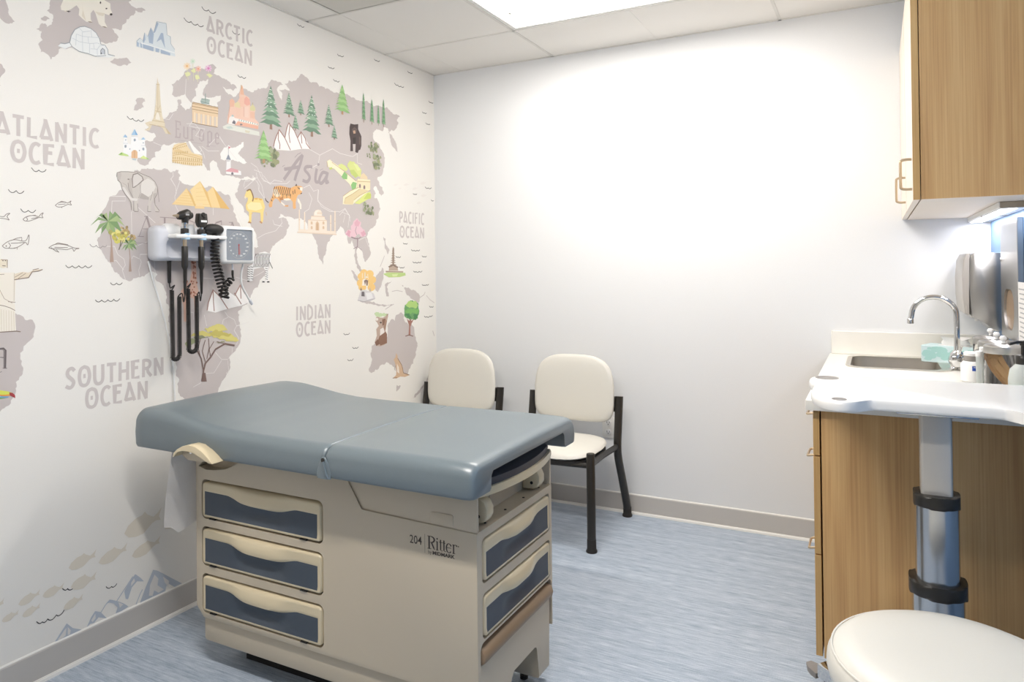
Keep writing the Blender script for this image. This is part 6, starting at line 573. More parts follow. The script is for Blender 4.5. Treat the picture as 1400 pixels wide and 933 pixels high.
def drawer(place, s0, s1, t0, t1, rc, il, ir, ib, curve):
    # place(s,t,out); moulded front with a swelling lip over a scooped coloured insert
    W = s1-s0; Ht = t1-t0; NS = 48
    us = [0, .25*il, .6*il, il]+[il+(1-il-ir)*k/NS for k in range(1, NS)]+[1-ir, 1-ir*.6, 1-ir*.25, 1]
    def lipw(u): 
        q = max(0, 1-((u-.5)/.27)**2); return q*q*(3-2*q)
    def S(u, t):
        d = min(t-t0, t1-t); x = 0
        if d < rc: x = rc-math.sqrt(max(0, rc*rc-(rc-d)**2))
        return s0+x+(W-2*x)*u
    def edge_out(u, t):
        d = min(t-t0, t1-t, u*W, (1-u)*W); e = .005
        return 0 if d >= e else -(e-math.sqrt(max(0, e*e-(e-d)**2)))
    bm = B(); cols = []
    for u in us:
        tc = t0+Ht*(1-curve(u)); rows = []
        lw = lipw(u)
        for k in range(4): t = t0+ib*[0, .2, .6, 1][k]; rows.append((t, edge_out(u, t)))
        inset_top = len(rows)
        for k in range(1, 7):
            t = t0+ib+(tc-t0-ib)*k/6; rows.append((t, -.0015-.011*lw*math.sin(PI*min(1, (k/6)))**1.5 if il <= u <= 1-ir else edge_out(u, t)))
        for k in range(1, 9):
            q = k/8; t = tc+(t1-tc)*q; rows.append((t, edge_out(u, t)+.012*lw*(math.sin(PI*min(1, .25+.75*q)) if q > 0 else 0)))
        cols.append([bm.verts.new(place(S(u, t), t, o)) for t, o in rows])
    ins = B(); n = len(cols[0])
    i0 = us.index(il); i1 = us.index(1-ir)
    insv = {}
    def iv(c, r):
        if (c, r) not in insv: insv[(c, r)] = ins.verts.new(cols[c][r].co)
        return insv[(c, r)]
    for c in range(len(us)-1):
        for r in range(n-1):
            if i0 <= c < i1 and 3 <= r < 9: ins.faces.new((iv(c, r), iv(c+1, r), iv(c+1, r+1), iv(c, r+1)))
            else: bm.faces.new((cols[c][r], cols[c+1][r], cols[c+1][r+1], cols[c][r+1]))
    # back skirt
    rim = [cols[c][0] for c in range(len(us))]+[cols[-1][r] for r in range(1, n)]+[cols[c][-1] for c in range(len(us)-2, -1, -1)]+[cols[0][r] for r in range(n-2, 0, -1)]
    ctr = place((s0+s1)/2, (t0+t1)/2, 0); dep = place((s0+s1)/2, (t0+t1)/2, -.022)-ctr
    bk = [bm.verts.new(v.co+dep) for v in rim]
    for i in range(len(rim)): j = (i+1) % len(rim); bm.faces.new((rim[i], rim[j], bk[j], bk[i]))
    return bm, ins
def crv(a, dip, b): 
    def f(u):
        q = max(0, 1-((u-.52)/.30)**2); q = q*q*(3-2*q)
        return a+(b-a)*u+dip*q
    return f
for z0, z1 in DR:
    a, b = drawer(lambda s, t, o: V(s, Y0-.003-o, t), DX[0], DX[1], z0, z1, .014, .022, .03, .009, crv(.26, .17, .30))
    d = obj('drawer', a, 'tan2', et, 50); obj('insert_panel', b, 'slate', d, 60)
    for s in (.09, .86):
        g = B(); box(g, DX[0]+(DX[1]-DX[0])*s-.013, Y0-.004, z0-.004, DX[0]+(DX[1]-DX[0])*s+.013, Y0+.01, z0-.0005); obj('latch_slot', g, 'dark', d)
for z0, z1 in FD:
    a, b = drawer(lambda s, t, o: V(X1+.003+o, s, t), FY[0], FY[1], z0, z1, .014, .03, .03, .009, crv(.31, .14, .25))
    d = obj('drawer', a, 'tan2', et, 50); obj('insert_panel', b, 'slate', d, 60)
# skirt, and a dark block for the shadow gap beneath it
bm = B(); box(bm, .405, Y0+.014, .085, 1.40, Y1-.014, ZB+.01, .012); obj('skirt', bm, 'tan', et)
bm = B(); box(bm, .50, Y0+.11, 0, 1.36, Y1-.11, .09); obj('under_shade_block', bm, 'dark', et)  # coloured dark to paint the shade under the raised base
# pull-out step
bm = B(); prism(bm, [(-2.04, .042), (-1.872, .042), (-1.872, .115), (-1.862, .14), (-1.845, .155), (-1.705, .155), (-1.69, .15), (-1.684, .135), (-1.678, .042), (-1.595, .042), (-1.588, .26), (-2.04, .26)], 'x', X1-.10, X1-.004, .004)
st = obj('step', bm, 'tan', et)
bm = B(); prism(bm, [(X1-.10, .262), (X1-.002, .262), (X1+.008, .27), (X1+.011, .282), (X1+.006, .298), (X1-.006, .306), (X1-.10, .306)], 'y', -2.04, -1.588, .006); obj('step_tread', bm, 'brown', st)
for y in (-2.0, -1.63):
    bm = B(); lathe(bm, [(.013, 0), (.013, .012), (.009, .016), (.009, .045)], (X1-.08, y, 0), 16); obj('step_foot', bm, 'blk2', st)
# upper housing round the foot tray
bm = B(); box(bm, 1.03, Y0+.004, ZS-.01, 1.484, Y0+.014, .738, .002); 
hs = obj('upper_side_panel', bm, 'tan', et); bm = B(); box(bm, 1.03, Y1-.014, ZS-.01, 1.484, Y1-.004, .738, .002); obj('upper_side_panel', bm, 'tan', et)
bm = B(); box(bm, 1.412, Y0+.014, ZS-.005, 1.424, Y1-.014, .738); box(bm, 1.30, Y0+.05, ZS, 1.412, Y1-.05, .70); obj('tray_back_panel', bm, 'tan', et)
bm = B(); prism(bm, rrect(-1.88, .636, -1.80, .69, .008), 'x', 1.4235, 1.427, .001); obj('cover_plate', bm, 'tan', et)
bm = B(); prism(bm, rrect(1.335, .629, 1.41, .661, .006), 'y', Y0+.0045, Y0+.002, .0006); obj('cover_plate', bm, 'tan', et)
for y in (-1.98, -1.86, -1.74, -1.63):
    bm = B(); lathe(bm, [(.004, 0), (.004, .0012)], (1.466, y, ZS+.0005), 10); obj('tray_screw', bm, 'dark', et)
def arc(off, y0=-2.052, y1=-1.578, xe=1.488, bul=.036, n=16):
    return [(xe+off+bul*(1-((k/n)*2-1)**2), y0+(y1-y0)*k/n) for k in range(n+1)]
bm = B(); prism(bm, [(1.40, -2.052)]+arc(0)+[(1.40, -1.578)], 'z', .716, .737, .004); tr = obj('foot_tray', bm, 'tan2', et)
bm = B(); prism(bm, [(1.36, -2.045)]+arc(-.008, -2.045, -1.585)+[(1.36, -1.585)], 'z', .7372, .757, .008); obj('tray_pad', bm, 'pad', tr)
for y in (-1.985, -1.648):
    bm = B(); prism(bm, [(1.425, .628), (1.462, .628), (1.478, .636), (1.487, .652), (1.487, .672), (1.478, .690), (1.462, .699), (1.425, .702)], 'y', y-.021, y+.021, .007); k = obj('stirrup_lever', bm, 'tan2', et)
    bm = B(); lathe(bm, [(.005, 0), (.005, .002)], (1.46, y-.0225, .65), 10, 'y'); obj('lever_pivot', bm, 'dark', k)
# vinyl top: an upside-down trough, two cushions
YC, HW, ZBOT = -1.81, .342, .740
def ztop(x):
    P = [(.19, .866), (.25, .8715), (.33, .870), (.42, .858), (.52, .8425), (.62, .834), (.75, .831), (1.0, .831), (1.3, .833), (1.45, .833), (1.6, .830)]
    for (a, za), (b, zb) in zip(P[:-1], P[1:]):
        if x <= b:
            t = max(0, (x-a)/(b-a)); t = t*t*(3-2*t) if False else t; return za+(zb-za)*t
    return P[-1][1]
def section(x, e=0, seam=0):
    zt = ztop(x)-e-seam*.006; w = HW-e-seam*.006; zb = ZBOT+e*.4; r = .042; out = []
    out.append((-w+.010, zb)); out.append((-w+.003, zb+.003)); out.append((-w, zb+.010)); out.append((-w-.002, (zb+zt)/2-.01)); out.append((-w, zt-r-.004))
    for k in range(1, 9): a = PI-PI/2*k/8; out.append((-w+r+r*math.cos(a), zt-r+r*math.sin(a)))
    for k in range(1, 8): out.append((-w+r+(2*w-2*r)*k/8, zt+.004*math.sin(PI*k/8)))
    out += [(-p[0], p[1]) for p in reversed(out[:13])]
    out += [(w-.075, zb), (w-.082, zb+.006), (w-.085, zt-.033), (w-.094, zt-.023), (-w+.094, zt-.023), (-w+.085, zt-.033), (-w+.082, zb+.006), (-w+.075, zb)]
    return [V(x, YC+a, z) for a, z in out]
def cushion(xs): 
    bm = B(); ring_loft(bm, [section(x, e, s) for x, e, s in xs]); return bm
SX = 1.04
xs = [(.192, .026, 0), (.195, .014, 0), (.203, .005, 0), (.215, 0, 0)]+[(.215+k*(SX-.015-.215)/26, 0, 0) for k in range(1, 27)]+[(SX-.005, 0, .15), (SX-.0008, .001, .5)]
obj('back_cushion', cushion(xs), 'vinyl', et, 70)
xs = [(SX+.0008, .001, .5), (SX+.005, 0, .15), (SX+.015, 0, 0)]+[(SX+.015+k*(1.495-SX-.015)/10, 0, 0) for k in range(1, 11)]+[(1.514, .002, 0), (1.524, .006, 0), (1.530, .013, 0)]
obj('seat_cushion', cushion(xs), 'vinyl', et, 70)
bm = B(); box(bm, .27, Y0+.03, .736, 1.37, Y1-.03, .79); obj('cushion_deck', bm, 'dark', et)
# gathered pleat between the cushions, near side
bm = B(); rings = []
for k in range(9):
    t = k/8; z = .741+.060*t; hw = .020*(1-t**2.2)+.006
    rings.append([V(SX+hw*math.cos(a), YC-HW-.0005-.007*math.sin(a)*(1-.3*t), z) for a in [PI*q/10 for q in range(11)]])
ring_loft(bm, rings, False, True, False); pl = obj('side_pleat', bm, 'vinyl', et, 70)
bm = B(); tube(bm, cat([(SX+.003, YC-HW-.008, .790), (SX+.008, YC-HW-.008, .775), (SX+.013, YC-HW-.0075, .757), (SX+.020, YC-HW-.004, .742)], 5), .0035, 6); obj('pleat_fold', bm, 'vinyl', pl)
bm = B(); lathe(bm, [(.0065, 0), (.0065, .003), (.0045, .003), (.004, .001)], (SX, YC-HW-.0065, .793), 14, 'y'); obj('pleat_grommet', bm, 'blk', pl)
# moulded paper clip bracket on the near side of the head end
yb = YC-HW
A = [(.447, .743), (.452, .757), (.468, .770), (.492, .782), (.522, .789), (.552, .787), (.585, .774), (.612, .757), (.628, .742)]
I = [(.610, .742), (.585, .753), (.55, .765), (.52, .771), (.49, .770), (.468, .763), (.457, .752), (.455, .745)]
bm = B(); prism(bm, A+I, 'y', yb-.040, yb+.004, .002); cb = obj('paper_bracket', bm, 'tan2', et)
bm = B(); prism(bm, [(.456, .744)]+[(a, z) for a, z in reversed(I)]+[(.61, .741), (.54, .732), (.48, .731)], 'y', yb-.010, yb+.003); obj('bracket_web', bm, 'tan', cb)
bm = B(); lathe(bm, [(.006, 0), (.006, -.003), (.003, -.004)], (.498, yb-.010, .758), 12, 'y'); obj('bracket_screw', bm, 'chrome', cb)
# lettering on the near side
bx = B()
def slab(bm, x0, z0, x1, z1, w):
    d = Vector((x1-x0, z1-z0)); L = d.length; d /= L; n = Vector((-d.y, d.x))*w/2
    bm.faces.new([bm.verts.new((a, YN, b)) for a, b in ((x0-n.x, z0-n.y), (x1-n.x, z1-n.y), (x1+n.x, z1+n.y), (x0+n.x, z0+n.y))])
YN = Y0-.0004
def arcs(bm, cx, cz, rx, rz, a0, a1, w, n=10):
    P = [(cx+rx*math.cos(math.radians(a0+(a1-a0)*k/n)), cz+rz*math.sin(math.radians(a0+(a1-a0)*k/n))) for k in range(n+1)]
    for i, (p, q) in enumerate(zip(P[:-1], P[1:])): slab(bm, p[0], p[1], q[0], q[1], w[0]+(w[1]-w[0])*abs(math.cos(math.radians(a0+(a1-a0)*(i+.5)/n))))
T, th = .0052, .0016; b0, c0, xh = .5585, .5945, .5835
o0 = 1.3268
slab(bx, o0+.006, b0, o0+.006, c0, T); slab(bx, o0, b0+.001, o0+.013, b0+.001, th); slab(bx, o0, c0-.001, o0+.015, c0-.001, th); arcs(bx, o0+.012, .5855, .0115, .008, 90, -90, (th, T)); slab(bx, o0+.009, .5775, o0+.014, .5775, th); slab(bx, o0+.014, .577, o0+.022, b0+.003, T*.9); slab(bx, o0+.021, b0+.001, o0+.026, b0+.003, th)
x = o0+.0325; slab(bx, x, b0, x, xh, T*.8); slab(bx, x-.004, b0+.001, x+.004, b0+.001, th); slab(bx, x-.004, xh-.001, x, xh-.001, th); arcs(bx, x, .5905, .0016, .0016, 0, 360, (.0022, .0022))
for x in (o0+.0435, o0+.0545): slab(bx, x, b0+.003, x, xh+.006, T*.8); slab(bx, x-.005, xh-.001, x+.005, xh-.001, th); arcs(bx, x+.0035, b0+.004, .0036, .003, 180, 330, (th, th))
x = o0+.0705; arcs(bx, x, (b0+xh)/2, .0082, .0125, 30, 320, (th, T*.85), 16); slab(bx, x-.007, .572, x+.007, .572, th)
x = o0+.0855; slab(bx, x, b0, x, xh, T*.8); slab(bx, x-.004, b0+.001, x+.005, b0+.001, th); slab(bx, x-.004, xh-.001, x, xh-.001, th); arcs(bx, x+.006, xh-.005, .005, .0045, 160, 60, (th, th)); arcs(bx, x+.0095, xh-.0025, .0014, .0014, 0, 360, (.002, .002))
arcs(bx, o0+.101, .5805, .0012, .0012, 0, 360, (.0014, .0014))
slab(bx, 1.3185, .545, 1.3185, .5975, .0009)
obj('brand_lettering', bx, 'ink2', et, 0)
textmesh('model_number', '204', .0325, lambda u, v: V(1.267+u, YN, .565+v), 'ink2', et, .0002, .85)
textmesh('maker_lettering', 'by', .0145, lambda u, v: V(1.329+u, YN, .5455+v), 'ink2', et, 0, .85)
textmesh('maker_lettering', 'MIDMARK', .0130, lambda u, v: V(1.3435+u, YN, .5455+v), 'ink2', et, .0005, 1.22)

# exam paper tail hanging behind the head end
ep = thing('exam_paper', 'white sheet of exam paper hanging under the head of the exam table', 'paper sheet', (.345, -1.84, .45))
bm = B(); ny, nz = 20, 14; G = []
for i in range(ny+1):
    y = -2.128+(.56)*i/ny; col = []
    for k in range(nz+1):
        t = k/nz; z = .7385-t*(.262+.012*math.sin(i*.9)+(.012 if i > 1 else -.012)); yy = y-(.020*t*(1-i/ny)) 
        col.append(bm.verts.new((.362-.022*math.sin(t*2.2)+.004*math.sin(i*.8+t*3), yy, z)))
    G.append(col)
for i in range(ny):
    for k in range(nz): bm.faces.new((G[i][k], G[i+1][k], G[i+1][k+1], G[i][k+1]))
bmesh.ops.solidify(bm, geom=bm.faces[:], thickness=.0008)
obj('sheet', bm, 'sheet', ep, 60)

# ------------------------------------------------------------ two side chairs
def make_chair(xc, label):
    r = thing('side_chair', label, 'chair', (xc, -.32, 0), 'cream side chairs')
    def yb(z): return -.176+(z-.52)*.06   # recline line of the back
    for s in (-1, 1):
        x = xc+s*.2475
        bm = B(); tube(bm, [(x, -.583, .022), (x, -.583, .454), (x, -.583, .459)], [.0205, .0205, .0185], 14); lg = obj('front_leg', bm, 'blk', r)
        bm = B(); lathe(bm, [(.026, 0), (.027, .006), (.022, .016), (.0215, .06), (.0205, .061)], (x, -.583, 0), 16); obj('foot_cap', bm, 'blk2', lg)
        p = cat([(x, -.052, .02), (x, -.062, .07), (x, -.13, .22), (x, -.187, .34), (x, -.198, .41), (x, -.186, .50), (x, -.166, .62), (x, -.161, .656)], 5)
        bm = B(); tube(bm, p, .0205, 14); lg = obj('rear_leg', bm, 'blk', r)
        bm = B(); lathe(bm, [(.026, 0), (.027, .006), (.022, .016), (.0215, .05)], (x, -.052, 0), 16); obj('foot_cap', bm, 'blk2', lg)
        bm = B(); tube(bm, [(x, -.198, .405), (x-s*.012, -.39, .402), (x, -.583, .405)], .013, 10, True, (1.3, .8)); obj('side_rail', bm, 'blk', r)
        bm = B(); box(bm, x-s*.030-.010, -.172, .575, x-s*.030+.014, -.140, .652, .004); obj('back_bracket', bm, 'blk', r)
    bm = B(); tube(bm, [(xc-.24, -.565, .395), (xc, -.575, .392), (xc+.24, -.565, .395)], .013, 10); obj('front_rail', bm, 'blk', r)
    def sq(w, d, yo, p, n=40): 
        out = []
        for k in range(n):
            a = 2*PI*k/n; c, q = math.cos(a), math.sin(a); out.append((w*math.copysign(abs(c)**(2/p), c), yo+d*math.copysign(abs(q)**(2/p), q)))
        return out
    pan = [(xc+a, y) for a, y in sq(.215, .205, -.39, 4)]
    bm = B(); prism(bm, pan, 'z', .392, .412, .006); obj('seat_pan', bm, 'blk2', r)
    so = [(a*(1-.10*((y+.39)/.22 if y > -.39 else 0)), y) for a, y in sq(.234, .222, -.390, 3.6)]
    bm = B(); pillow(bm, so, .028, .014, lambda s, t, n: V(xc+s, t, .432+n-.010*max(0, (-t-.5)/.11)**2), 7, 3); obj('seat', bm, 'cream', r, 70)
    # back pad outline (x,z): wide rounded shoulders
    out = []; zc = .690
    for k in range(48):
        a = 2*PI*k/48; c, q = math.cos(a), math.sin(a); p = 3.2 if q > 0 else 5.5
        xx = .228*math.copysign(abs(c)**(2/p), c); zz = .175*math.copysign(abs(q)**(2/p), q); out.append((xx*(1-.06*max(0, zz)/.175), zz))
    bm = B(); pillow(bm, out, .022, .018, lambda s, t, n: V(xc+s, yb(zc+t)-.012+.10*(-(s/.228)**2*.12+.06)-n, zc+t), 7, 3); obj('backrest', bm, 'cream', r, 70)
    return r
ch = make_chair(.9935, 'cream vinyl side chair with black frame, standing clear of the mural wall')
dup(ch, (-.7035, 0, 0), 'cream vinyl side chair tucked in the corner against the mural wall')
# wall outlet
oo = thing('wall_outlet', 'white double electrical outlet low on back wall behind the chair', 'outlet', (1.123, 0, .45))
bm = B(); prism(bm, rrect(1.088, .395, 1.158, .51, .006), 'y', -.0055, 0, .0015); obj('cover_plate', bm, 'white', oo)
for z in (.4275, .4775):
    bm = B(); prism(bm, rrect(1.107, z-.015, 1.139, z+.015, .011), 'y', -.0075, -.004, .001); rc = obj('receptacle', bm, 'whitep', oo)
    bm = B(); box(bm, 1.1145, -.0078, z-.003, 1.1165, -.0074, z+.007); box(bm, 1.1295, -.0078, z-.002, 1.1315, -.0074, z+.006); box(bm, 1.1208, -.0078, z-.0105, 1.1252, -.0074, z-.0065); obj('slot', bm, 'dark', rc)

# ------------------------------------------------------------ wall diagnostic station
du = thing('diagnostic_station', 'pale grey wall station with two cradle rings on the mural wall', 'medical device', (0, -1.84, 1.373))
bm = B(); box(bm, .0, -1.968, 1.373, .072, -1.7, 1.507, .024, 4); hb = obj('housing', bm, 'housing', du)
cut(hb, [box(B(), .045, -1.93, 1.385, .12, -1.675, 1.458, .022, 3)])
bm = B(); box(bm, .03, -1.925, 1.458, .122, -1.69, 1.474, .007, 2); obj('cradle_shelf', bm, 'whitep', du)
bm = B(); lathe(bm, [(.004, -.004), (.02, -.002), (.026, .006), (.027, .05), (.022, .06), (.006, .064)], (.05, -1.925, 1.49), 20, 'y'); obj('tip_dispenser', bm, 'whitep', du)
bm = B(); lathe(bm, [(.022, 0), (.024, .004), (.024, .034), (.02, .04)], (.06, -1.825, 1.474), 20); obj('specula_cup', bm, 'whitep', du)
for y in (-1.876, -1.802):
    bm = B(); lathe(bm, [(.0125, -.012), (.0165, -.012), (.0165, .012), (.0125, .012), (.0125, -.012)], (.105, y+.004, 1.466), 24, 'z', False, False); obj('cradle_ring', bm, 'ltblue', du)
for y in (-1.898, -1.828):
    bm = B(); lathe(bm, [(.0045, -.085), (.0062, -.08), (.0078, -.002), (.0078, .002)], (.045, y, 1.373), 12); obj('cord_exit', bm, 'blk2', du)
bm = B(); tube(bm, cat([(.012, -1.962, 1.372), (.006, -1.935, 1.29), (.006, -1.905, 1.20), (.005, -1.878, 1.10), (.005, -1.858, .995), (.005, -1.848, .86), (.005, -1.842, .62), (.005, -1.838, .45)], 6), .0034, 8); obj('power_cord', bm, 'whitep', du)
def handle(y, root):
    x = .105
    bm = B(); lathe(bm, [(.0135, .0), (.0145, .003), (.0145, .017), (.0135, .02)], (x, y, 1.4755), 20); obj('rheostat_collar', bm, 'blk2', root)
    bm = B(); lathe(bm, [(.0085, 0), (.0095, .005), (.0095, .012), (.0115, .016), (.0115, .022)], (x, y, 1.4955), 20); obj('chrome_collar', bm, 'chrome', root)
    bm = B(); lathe(bm, [(.0072, -.048), (.0072, 0)], (x, y, 1.4755), 18); obj('neck', bm, 'satin', root)
    bm = B(); lathe(bm, [(.0032, -.232), (.0044, -.225), (.0064, -.162), (.0064, -.138), (.0112, -.126), (.0118, -.118), (.0118, -.05), (.0105, -.047)], (x, y, 1.4755), 18); obj('handle', bm, 'blk', root)
def ucord(ya, za, yb_, zb, bot, x, exit_y, exit_z, hand, root):
    # smooth lead from exit, coil down, round and up, lead to the handle
    r = (yb_-ya)/2; yc = (ya+yb_)/2
    p = [(x, ya, za)]+[(x, ya+.0004*k, za+(bot+r-za)*k/8) for k in range(1, 9)]
    p += [(x, yc-r*math.cos(a), bot+r-r*math.sin(a)) for a in [PI*k/10 for k in range(1, 10)]]
    p += [(x, yb_, bot+r+(zb-bot-r)*k/8) for k in range(0, 9)]
    c = coil(p, .0066, .0052, 10)
    lead0 = cat([(.045, exit_y, exit_z), (.05, exit_y+.001, exit_z-.02), (x, ya+.012, za+.018), c[0]], 5)
    lead1 = cat([c[-1], (x, yb_+.012, zb+.012), (.1, hand[0]-.002, hand[1]-.03), (.105, hand[0], hand[1])], 5)
    bm = B(); tube(bm, lead0+c[1:-1]+lead1, .0023, 6); obj('coiled_cord', bm, 'blk2', root)
ot = thing('otoscope', 'black otoscope with silver tip on the left cradle ring of wall station', 'otoscope', (.105, -1.876, 1.25))
handle(-1.876, ot)
bm = B(); rings = []
hp = [(-1.905, 1.541, .010, .012), (-1.897, 1.544, .014, .016), (-1.88, 1.548, .016, .0185), (-1.866, 1.551, .016, .020), (-1.856, 1.549, .014, .019), (-1.850, 1.546, .010, .013)]
for y, z, rx, rz in hp: rings.append([V(.105+rx*math.cos(a), y, z+rz*math.sin(a)) for a in [2*PI*k/16 for k in range(16)]])
ring_loft(bm, rings); lathe(bm, [(.0115, -.004), (.0125, .006), (.014, .02), (.013, .03)], (.105, -1.874, 1.519), 16); obj('head', bm, 'blk', ot)
bm = B(); lathe(bm, [(.002, -.024), (.003, -.022), (.006, -.006), (.008, 0), (.006, .002)], (.105, -1.903, 1.5425), 14, 'y'); obj('speculum', bm, 'satin', ot)
bm = B(); lathe(bm, [(.012, 0), (.012, .006), (.009, .008)], (.105, -1.852, 1.5475), 16, 'y'); obj('eyepiece', bm, 'blk2', ot)
bm = B(); box(bm, .1205, -1.883, 1.545, .1215, -1.868, 1.551); obj('head_label', bm, 'greytext', ot)
ucord(-1.9005, 1.262, -1.868, 1.236, .997, .062, -1.898, 1.29, (-1.876, 1.247), ot)
op = thing('ophthalmoscope', 'black ophthalmoscope with square head on the right cradle ring of wall station', 'ophthalmoscope', (.105, -1.802, 1.25))
handle(-1.802, op)
bm = B(); prism(bm, [(-1.820, 1.553), (-1.818, 1.557), (-1.786, 1.558), (-1.783, 1.555), (-1.780, 1.524), (-1.786, 1.510), (-1.793, 1.503), (-1.811, 1.503), (-1.818, 1.510), (-1.823, 1.524)], 'x', .094, .118, .003); obj('head', bm, 'blk', op)
bm = B(); box(bm, .1182, -1.813, 1.523, .1188, -1.786, 1.531); obj('head_label', bm, 'whitep', op)
bm = B(); lathe(bm, [(.005, 0), (.005, .001), (.003, .0012)], (.118, -1.798, 1.541), 14, 'x'); obj('aperture', bm, 'dark', op)
bm = B(); lathe(bm, [(.009, 0), (.009, .004), (.007, .006)], (.116, -1.802, 1.552), 16, 'x'); obj('lens_wheel', bm, 'blk2', op)
ucord(-1.8345, 1.266, -1.795, 1.238, 1.018, .068, -1.828, 1.29, (-1.802, 1.247), op)
# aneroid gauge
ga = thing('blood_pressure_gauge', 'square white wall gauge with round grey dial and red needle', 'gauge', (.03, -1.6, 1.361))
bm = B(); box(bm, 0, -1.742, 1.368, .052, -1.62, 1.452, .006); obj('wall_bracket', bm, 'housing2', ga)
bm = B(); box(bm, .052, -1.705, 1.361, .112, -1.535, 1.517, .016, 3); h = obj('housing', bm, 'whitep', ga)
cut(h, [prism(B(), rrect(-1.688, 1.375, -1.552, 1.503, .007), 'x', .106, .13)])
bm = B(); prism(bm, rrect(-1.6875, 1.3755, -1.5525, 1.5025, .0065), 'x', .1056, .1066); dl = obj('dial_face', bm, 'dial', ga)
cy, cz = -1.621, 1.439
bm = B(); lathe(bm, [(.0545, 0), (.0565, 0), (.0565, .0003), (.0545, .0003), (.0545, 0)], (.1067, cy, cz), 48, 'x', False, False); obj('dial_ring', bm, 'greytext', dl)
for k in range(16):
    a = math.radians(-90-16-k*(328/15)); yy = cy+.0455*math.cos(a); zz = cz+.0455*math.sin(a)
    s = str(k*20)
    textmesh('dial_number', s, .0085, lambda u, v, yy=yy, zz=zz, n=len(s): V(.1070, yy+u-.0025*n, zz+v-.003), 'whitep', dl, .0002)
bm = B(); lathe(bm, [(.0055, 0), (.0055, .0004)], (.1067, cy-.010, cz+.027), 16, 'x'); obj('dial_mark', bm, 'greytext', dl); bm = B(); box(bm, .1067, cy-.002, cz+.0255, .1071, cy+.011, cz+.0275); obj('dial_mark', bm, 'greytext', dl)
for q in range(4):
    bm = B(); box(bm, .1067, cy-.014, cz-.022-q*.005, .1069, cy+.012, cz-.0205-q*.005); obj('dial_mark', bm, 'greytext', dl)
bm = B(); box(bm, .1072, cy-.0012, cz-.040, .1078, cy+.0012, cz+.004); lathe(bm, [(.003, 0), (.003, .001)], (.1072, cy, cz), 12, 'x'); obj('needle', bm, 'red', dl)
for q in range(5):
    bm = B(); box(bm, .1070, cy+.003, cz-.018-q*.0046, .1073, cy+.009-.001*(q % 2), cz-.0168-q*.0046); obj('red_tick', bm, 'red', dl)
bm = B(); prism(bm, [(-1.735, 1.452), (-1.715, 1.452), (-1.705, 1.475), (-1.745, 1.475)], 'x', .03, .075, .002); obj('bulb_rest', bm, 'whitep', ga)
bl = thing('inflation_bulb', 'black rubber inflation bulb resting between wall station and gauge', 'inflation bulb', (.09, -1.745, 1.476))
bm = B(); lathe(bm, [(.004, -.054), (.008, -.052), (.015, -.043), (.0205, -.028), (.0225, -.008), (.021, .012), (.016, .03), (.008, .042), (.004, .044)], (.098, -1.735, 1.4985), 22, 'y'); obj('bulb', bm, 'blk2', bl)
hp = cat([(.105, -1.734, 1.474), (.105, -1.737, 1.44), (.105, -1.739, 1.40), (.105, -1.731, 1.355), (.105, -1.718, 1.31), (.105, -1.703, 1.265), (.105, -1.692, 1.235), (.105, -1.690, 1.222)], 4)
c1 = coil(hp, lambda t: .0125+.003*math.sin(t*3), .0145, 14)
hp2 = cat([(.085, -1.690, 1.228), (.085, -1.680, 1.256), (.085, -1.664, 1.278), (.085, -1.648, 1.292), (.085, -1.640, 1.302)], 3)
c2 = coil(hp2, .011, .0145, 14)
bm = B(); tube(bm, [(.1, -1.728, 1.482)]+c1+c2+cat([c2[-1], (.085, -1.632, 1.296), (.082, -1.632, 1.315)], 4), .0042, 8); obj('coiled_hose', bm, 'blk2', bl)
bm = B(); lathe(bm, [(.0035, 0), (.0048, .004), (.0048, .02), (.0035, .024)], (.082, -1.632, 1.312), 12); obj('hose_fitting', bm, 'blk', bl)
bm = B(); tube(bm, [(.082, -1.632, 1.334), (.082, -1.633, 1.362)], .0035, 10); obj('clear_stub', bm, 'housing', bl)
cf = thing('cuff_tube', 'thin pale tube with connector hanging from the square wall gauge', 'tube', (.05, -1.52, 1.2))
bm = B(); tube(bm, cat([(.08, -1.575, 1.361), (.07, -1.577, 1.32), (.06, -1.566, 1.275), (.05, -1.535, 1.235), (.04, -1.505, 1.205)], 6), .0045, 10); obj('tube', bm, 'whitep', cf)
bm = B(); tube(bm, [(.04, -1.505, 1.206), (.038, -1.497, 1.196), (.037, -1.49, 1.187)], [.006, .0075, .0055], 12); obj('connector', bm, 'housing', cf)

# ------------------------------------------------------------ base cabinets, counter, sink
CX, CYN, CT = 2.257, -1.275, .91
def pull(bm, p0, p1, out, r=.004):
    p0, p1, out = Vector(p0), Vector(p1), Vector(out); d = (p1-p0).normalized()*.012
    tube(bm, cat([p0, p0+out*.55, p0+out*.92+d*.3, p0+out+d*1.2, p1+out-d*1.2, p1+out*.92-d*.3, p1+out*.55, p1], 4), r, 8)
bc = thing('drawer_cabinet', 'oak laminate base cabinet with three drawers at the counter end', 'cabinet', (2.58, -1.06, 0))
bm = B(); box(bm, 2.281, CYN+.02, .1, RX-.001, -.85, .876); box(bm, 2.34, CYN+.02, 0, RX-.001, -.85, .1); obj('carcass', bm, 'oak', bc)
bm = B(); prism(bm, [(2.281, .1), (2.34, .1), (2.34, 0), (RX-.001, 0), (RX-.001, .876), (2.281, .876)], 'y', CYN, CYN+.019, .0008); obj('end_panel', bm, 'oak', bc)
for z0, z1 in ((.732, .868), (.422, .728), (.1027, .418)):
    bm = B(); box(bm, CX, CYN+.003, z0, CX+.019, -.853, z1, .001, 1); d = obj('drawer', bm, 'edge', bc)
    bm = B(); zz = min(z1-.03, z1-.028); pull(bm, (CX, -1.12, zz), (CX, -1.02, zz), (-.03, 0, -.008)); obj('pull', bm, 'satin', d)
